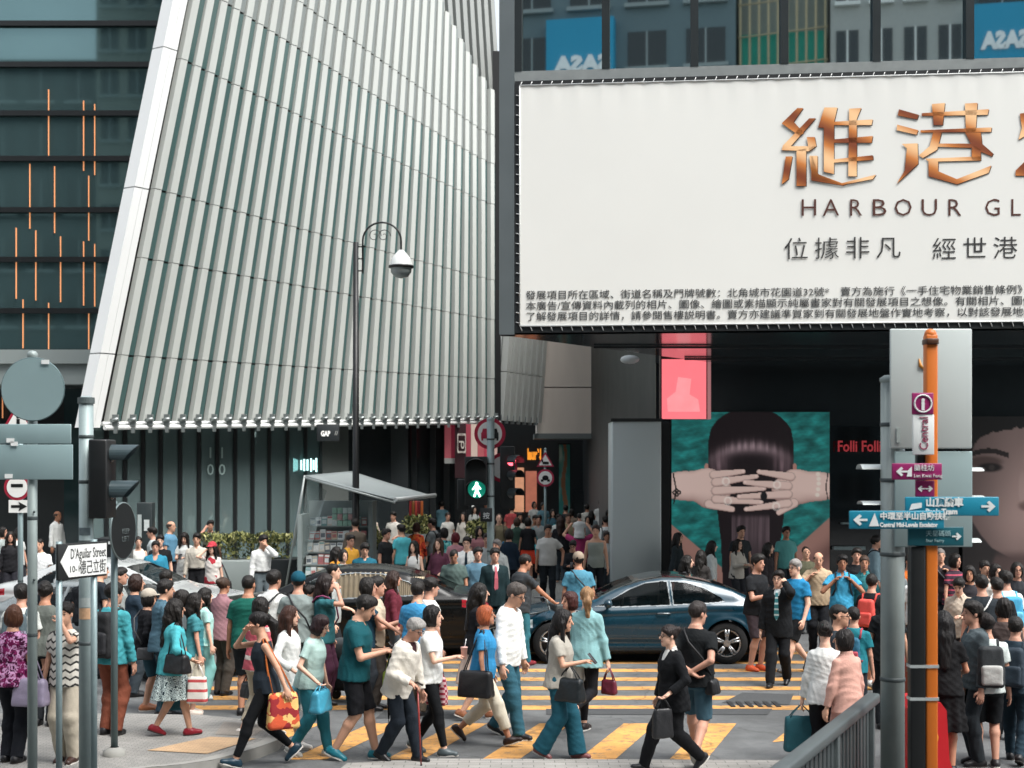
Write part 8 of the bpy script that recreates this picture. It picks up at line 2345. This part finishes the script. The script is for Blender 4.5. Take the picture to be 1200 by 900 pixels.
P('older man in blue grey shirt in profile behind the black tee', 201, 611, None, H=1.78, g=1.1, yaw=75, hair='ring', hc='#4a403a', top=('tee', '#5a86a0'), arms='dd', skin=1)
P('man in teal jacket shoulder to shoulder behind the black tee', 183, 633, None, H=1.68, yaw=10, hair='short', top=('jacket', '#2c7a94'))
P('woman in white dress texting beside the beige shirt man', 217, 623, None, sex='f', yaw=0, hair='long', top=('dress', '#c9cdca'), bot=('none',), arms='pp', H=1.64, head=(0, 22), skin=3, acc=[('phone', 1, 'dark phone of the woman in the white dress')])
P('man in beige shirt and black trousers facing the viewer', 231, 624, None, H=1.74, yaw=5, hair='short', top=('tucked', '#bfb9ac'), bot=('trousers', '#17181b'), arms='dd', skin=1)
P('man in dark shirt phoning beside the hedge', 247, 609, None, H=1.74, yaw=20, hair='short', top=('tee', '#3a3f3e', 'floral', '#8a8a78', '#1c1f20'), arms='de')
P('woman in red cap on the phone with red printed white tee', 249, 634, None, sex='f', H=1.64, yaw=-10, hair='long', cap='#b03a44', top=('tee', '#cfc9c2', 'floral', '#cfc9c2', '#a8323c', .5), bot=('skirt', '#1c1d20', 'scribble', '#b5b5b0'), arms='de', skin=3,
  acc=[('bag', ('shoulder', 0, .50, .05, .27), 'black shopping bag of the woman in the red cap', 'shopping bag', (.34, .12, .34), '#17181b')])
P('man in white shirt holding a cigarette to his mouth', 309, 626, None, H=1.76, yaw=30, hair='short', top=('tucked', '#dcdedb'), bot=('jeans', '#5a6468'), arms='md', skin=1, head=(8, 5))
P('man walking past the shop glass in pale shirt', 178, 617, None, H=1.7, yaw=-80, hair='short', top=('tee', '#aab3b3'))
# --- around the newsstand
P('man in brown jacket browsing the newsstand from behind', 416, 607, None, y=32.5, z0=KERB, H=1.74, yaw=190, hair='short', top=('jacket', '#5a5148'), arms='do')
P('man in yellow shirt with glasses behind the limousine', 411, 626, None, H=1.72, yaw=40, hair='short', top=('shirt', '#d09a3c'), arms='dd', glasses=True, skin=0)
P('woman in teal patterned top with black bob by the limousine roof', 403, 643, None, sex='f', H=1.62, yaw=35, hair='bob', top=('tee', '#2c5a66', 'floral', '#7fa3a0', '#1c2a30'), arms='dd', skin=3)
P('woman in mustard top behind the black bob', 395, 640, None, sex='f', H=1.62, yaw=70, hair='long', top=('long', '#c78a34'))
P('man in petrol blue shirt looking down over the limousine', 428, 635, None, H=1.74, g=1.08, yaw=10, hair='short', top=('shirt', '#1d5a6c'), arms='dd', head=(0, 14), skin=1)
P('woman in pale blouse at the back of the newsstand', 436, 600, None, sex='f', H=1.66, yaw=10, hair='bun', top=('long', '#b9a89a'), arms='dp')
P('man in white tee leaning at the back of the newsstand', 461, 599, None, H=1.74, yaw=-20, hair='short', top=('tee', '#cbc7be'), arms='cd')
P('man in black shirt between the newsstand and aqua tee', 453, 620, None, H=1.7, yaw=60, hair='short', top=('tee', '#1d2022'))
P('man in aqua tee from behind near the newsstand', 470, 614, None, H=1.74, g=1.06, yaw=-140, hair='short', top=('tee', '#54b3bd'), arms='do', skin=1)
P('woman in white top with long black hair over the limousine roof', 485, 633, None, sex='f', H=1.64, yaw=-25, hair='long', top=('tank', '#d3d3cf'), skin=3)
P('person in orange red patterned top seen from behind', 488, 612, None, sex='f', H=1.68, yaw=170, hair='bob', hc='#3a1c14', top=('long', '#b8402c', 'floral', '#d9703a', '#6a1c1c'))
P('man in grey tee with black rucksack reading', 506, 607, None, H=1.76, yaw=-110, hair='short', top=('tee', '#6a7072'), bot=('trousers', '#15171a'), arms='pp', acc=[('backpack', 'black rucksack of the reading man', '#15171a', '#15171a', 1.)])
P('woman in teal print dress by the reading man', 521, 618, None, sex='f', H=1.66, yaw=150, hair='bob', top=('dress', '#2f8a90', 'floral', '#7fc0b8', '#1a3a4a'), bot=('none',))
P('woman with tied hair in white at the kerb planters', 525, 600, None, sex='f', H=1.66, yaw=20, hair='bun', top=('tee', '#b9b8b2'))
P('woman with long black hair and pale blouse, mid street', 543, 600, None, sex='f', H=1.68, yaw=-15, hair='long', top=('long', '#c2bcb2'), arms='dd', skin=3, acc=[('bag', ('shoulder', 0, .4), 'dusty pink handbag mid street', 'handbag', (.3, .12, .2), '#a8606c')])
P('woman with dyed red hair from behind near the limousine boot', 534, 628, None, sex='f', H=1.62, yaw=170, hair='bob', hc='#5a1420', top=('tee', '#b5838a'))
P('man with glasses in white shirt and dark tie', 547, 628, None, H=1.74, g=1.06, yaw=-5, hair='short', top=('tucked', '#dcdedb'), bot=('trousers', '#22262b'), arms='dd', glasses=True, skin=3, acc=[('tie', '#22303a')])
P('man in grey green tee looking down at the limousine', 532, 643, None, H=1.7, yaw=0, hair='buzz', top=('tee', '#4a5a56'), head=(0, 25), skin=2)
P('man in dark suit with salmon tie behind the limousine', 580, 641, None, H=1.76, yaw=12, hair='short', top=('suit', '#15272a', 'plain', None, None, 1., '#d3d6d4'), bot=('trousers', '#15272a'), arms='dd', skin=0, acc=[('tie', '#b5606a')])
P('man with cap of grey hair just behind the salmon tie', 582, 631, None, H=1.72, yaw=-30, hair='short', hc='#6a6664', top=('shirt', '#8a8f8e'))
P('man in khaki vest beside the traffic light pole', 585, 602, None, H=1.78, yaw=5, hair='buzz', hc='#4a3a30', top=('tee', '#6b6450'), skin=3, acc=[('backpack', 'brown rucksack of the khaki vest man', '#4a4034', '#4a4034', .9)])
P('person in navy with blue bag right of the traffic light pole', 597, 622, None, sex='f', H=1.7, yaw=165, hair='bob', top=('long', '#1c2a38'), acc=[('bag', ('shoulder', 0, .5), 'bright blue bag right of the traffic light pole', 'bag', (.26, .12, .4), '#2f86b0', None, 'plain', None, None, 1., 60, False)])
# --- side street
P('man in light tee walking beside the woman in red skirt', 609, 600, None, H=1.76, yaw=20, hair='short', top=('tee', '#b5b3aa'), bot=('trousers', '#5a5650'), legs='l')
P('woman in black top and red orange skirt with teal bag', 619, 606, None, sex='f', H=1.68, yaw=175, hair='bob', top=('tee', '#15161a'), bot=('skirt', '#d0432f'), acc=[('bag', ('shoulder', 1, .42), 'teal shoulder bag beside the red orange skirt', 'shoulder bag', (.22, .1, .34), '#2a9aa6')])
P('man in grey shirt with camera strap in the side street', 631, 603, None, H=1.74, yaw=0, hair='short', top=('shirt', '#8a9090'))
P('man in white tee and dark jeans walking toward the viewer', 642, 614, None, H=1.76, g=1.06, yaw=5, legs='l', hair='short', top=('tee', '#c9c8c2'), bot=('jeans', '#242a2e'), arms='td', skin=2)
P('woman in white with turquoise tote in the side street', 655, 602, None, sex='f', H=1.7, yaw=172, hair='bun', top=('tee', '#c9ccc8'), acc=[('bag', ('shoulder', 0, .44), 'turquoise tote in the side street', 'tote bag', (.28, .1, .34), '#35b0bd')])
KC = P('man carrying a child on his shoulders in the side street', 679, 612, None, H=1.76, yaw=178, hair='short', top=('tee', '#a83a68'), arms='uu', skin=1)
P('woman in dark top reading her phone behind the blue tee man', 671, 632, None, sex='f', H=1.62, yaw=-10, hair='short', top=('long', '#1d1e22'), arms='pp', head=(0, 20), glasses=True, acc=[('phone', 0, 'phone of the woman in dark top behind the blue tee')])
P('man in grey vest with bare shoulders walking toward the viewer', 698, 616, None, H=1.78, yaw=-8, legs='r', hair='bun', hc='#2a1a14', top=('tank', '#8f958c'), bot=('jeans', '#1d2126'), arms='dd', skin=5)
P('man in white shirt with rucksack walking away by the grey pillar', 710, 604, None, H=1.76, yaw=180, hair='short', top=('tee', '#d3d5d2'), acc=[('backpack', 'grey rucksack by the grey pillar', '#5a5f60', '#3a3d3f', .9)])
K = P('small child in white riding on shoulders in the side street', 679, VH + (CH - 2.08) * FPX / (KC['Y'] - .10), None, H=1.05, yaw=178, hair='short', top=('tee', '#d6d6d2'), bot=('shorts', '#8a8f90'), arms='oo', legs='sit', y=KC['Y'] - .10, z0=1.24, shoes=None)
# far mass of heads down the street: individual walkers, coarse
rngf = np.random.RandomState(5)
cols = ['#b9bcb8', '#2a2d31', '#7f8a8c', '#a8484a', '#3a5a66', '#c9c6be', '#1c1d20', '#5a7f8a', '#8a7a6a', '#d0d2ce']
where_ = [(600, 'walker beside the warm lit shop'), (626, 'walker before the warm lit shop window'), (637, 'walker under the round side street sign'), (648, 'walker right of the side street sign'), (663, 'walker below the teal banner'), (670, 'walker right of the teal banner'), (688, 'walker deep in the side street'), (693, 'walker beside the dark side wall'), (704, 'walker next to the grey pillar'), (713, 'walker half hidden by the grey pillar'), (570, 'walker behind the traffic light pole'), (556, 'walker behind the pale blouse'), (518, 'walker behind the reading man'), (497, 'walker behind the orange red top'), (444, 'walker at the back of the newsstand')]
nmc = {'#b9bcb8': 'pale grey', '#2a2d31': 'charcoal', '#7f8a8c': 'grey', '#a8484a': 'red', '#3a5a66': 'slate blue', '#c9c6be': 'cream', '#1c1d20': 'black', '#5a7f8a': 'steel blue', '#8a7a6a': 'taupe', '#d0d2ce': 'white'}
for k, (u, wl_) in enumerate(where_):
    c = cols[(k * 7 + 3) % len(cols)]; yy = 44 + rngf.rand() * 9
    hh = rngf.uniform(1.6, 1.78)
    P('far %s in %s' % (wl_, nmc[c]), u, VH + (CH - KERB - hh) * FPX / yy, None, y=yy, z0=KERB, H=hh, sex='mf'[k % 2], yaw=rngf.choice([0, 180, 175, 20]), hair=['short', 'bob', 'short', 'long'][k % 4], top=('tee', c), bot=('trousers', rngf.choice(['#23272b', '#3a4248', '#5a5650'])), legs=['l', 'r', 'stand'][k % 3], skin=k % 4, shoes=None)
# right hand crowd behind the fingerpost
for k, (u, vt, la, c, yw_) in enumerate(((1050, 655, 'woman in grey tee just right of the signal post', '#6a7274', 160), (1090, 663, 'man in dark navy tee between fingerpost and bald man', '#1f2a38', 100), (1135, 662, 'woman in dark tee before the face poster', '#2c2a2e', -20), (1166, 660, 'woman in pale tee before the face poster', '#b9b4ac', 20), (1170, 676, 'man in black shirt beside the blue rucksack', '#191b1e', 175), (1041, 690, 'woman in black tee behind the signal post', '#1a1c1f', 170), (1178, 700, 'woman with brown hair right of the grey rucksack', '#4a3f3c', 160))):
    P(la, u, vt, None, H=1.66 + .02 * (k % 3), sex='fm'[k in (1, 4)], yaw=yw_, hair='short' if k in (1, 4) else 'bob', top=('tee', c), bot=('trousers', '#23272b'), arms='dd', skin=k % 4)
# more of the packed middle distance
for k, (u, vt, la, c, yw_, sx) in enumerate(((100, 664, 'man in black tee seen between the stout pole and the street sign post', '#1a1d21', 165, 'm'), (160, 672, 'woman in navy top behind the beige cap', '#22303c', 120, 'f'), (262, 676, 'woman in dusty pink top beside the bottle green tee', '#8f6a70', 150, 'f'),
    (562, 616, 'woman in rose top left of the traffic light pole', '#9a6a6e', 10, 'f'), (571, 624, 'man in pale shirt directly behind the traffic light pole', '#a9aeac', -10, 'm'), (606, 606, 'woman in dark green top behind the charcoal tee man', '#2a4038', 175, 'f'), (627, 603, 'man in taupe tee behind the white tee man', '#7a6c60', 5, 'm'),
    (657, 605, 'woman in black blouse right of the white tee man', '#1c1d21', 170, 'f'), (666, 601, 'man in khaki shirt behind the child carrier', '#8d8468', 0, 'm'), (689, 604, 'woman in grey blouse behind the bare shouldered man', '#74797a', -15, 'f'), (711, 622, 'woman in white blouse beside the grey pillar', '#c3c5c1', 10, 'f'),
    (514, 630, 'woman in plum top behind the limousine rear window', '#5a3444', -20, 'f'), (560, 640, 'man in steel blue shirt between white shirt and salmon tie', '#4f6f80', 15, 'm'), (944, 640, 'man in olive tee between the royal blue tee and tan shirt', '#5a5a48', 5, 'm'), (1012, 650, 'woman in teal blouse beside the white lettered tee', '#2f6f74', -10, 'f'),
    (391, 660, 'man in pale grey tee by the limousine front window', '#9aa09e', 95, 'm'), (462, 668, 'woman in maroon top by the limousine rear door', '#5c2430', 100, 'f'))):
    P(la, u, vt, None, H=1.58 + .17 * ((k * 37) % 10) / 10 + (.06 if sx == 'm' else 0), sex=sx, g=.95 + .2 * ((k * 53) % 10) / 10, yaw=yw_, hair=('short', 'buzz')[k % 2] if sx == 'm' else ('long', 'bob', 'bun', 'wavy')[k % 4], hc=('#14110f', '#2a1a14', '#3a2a20')[k % 3], top=(('tee', 'long', 'shirt')[k % 3], c), bot=('trousers', ('#23272b', '#3a4248', '#4a443e')[k % 3]), arms=('dd', 'dp', 'dd', 'cd')[k % 4], skin=k % 4)
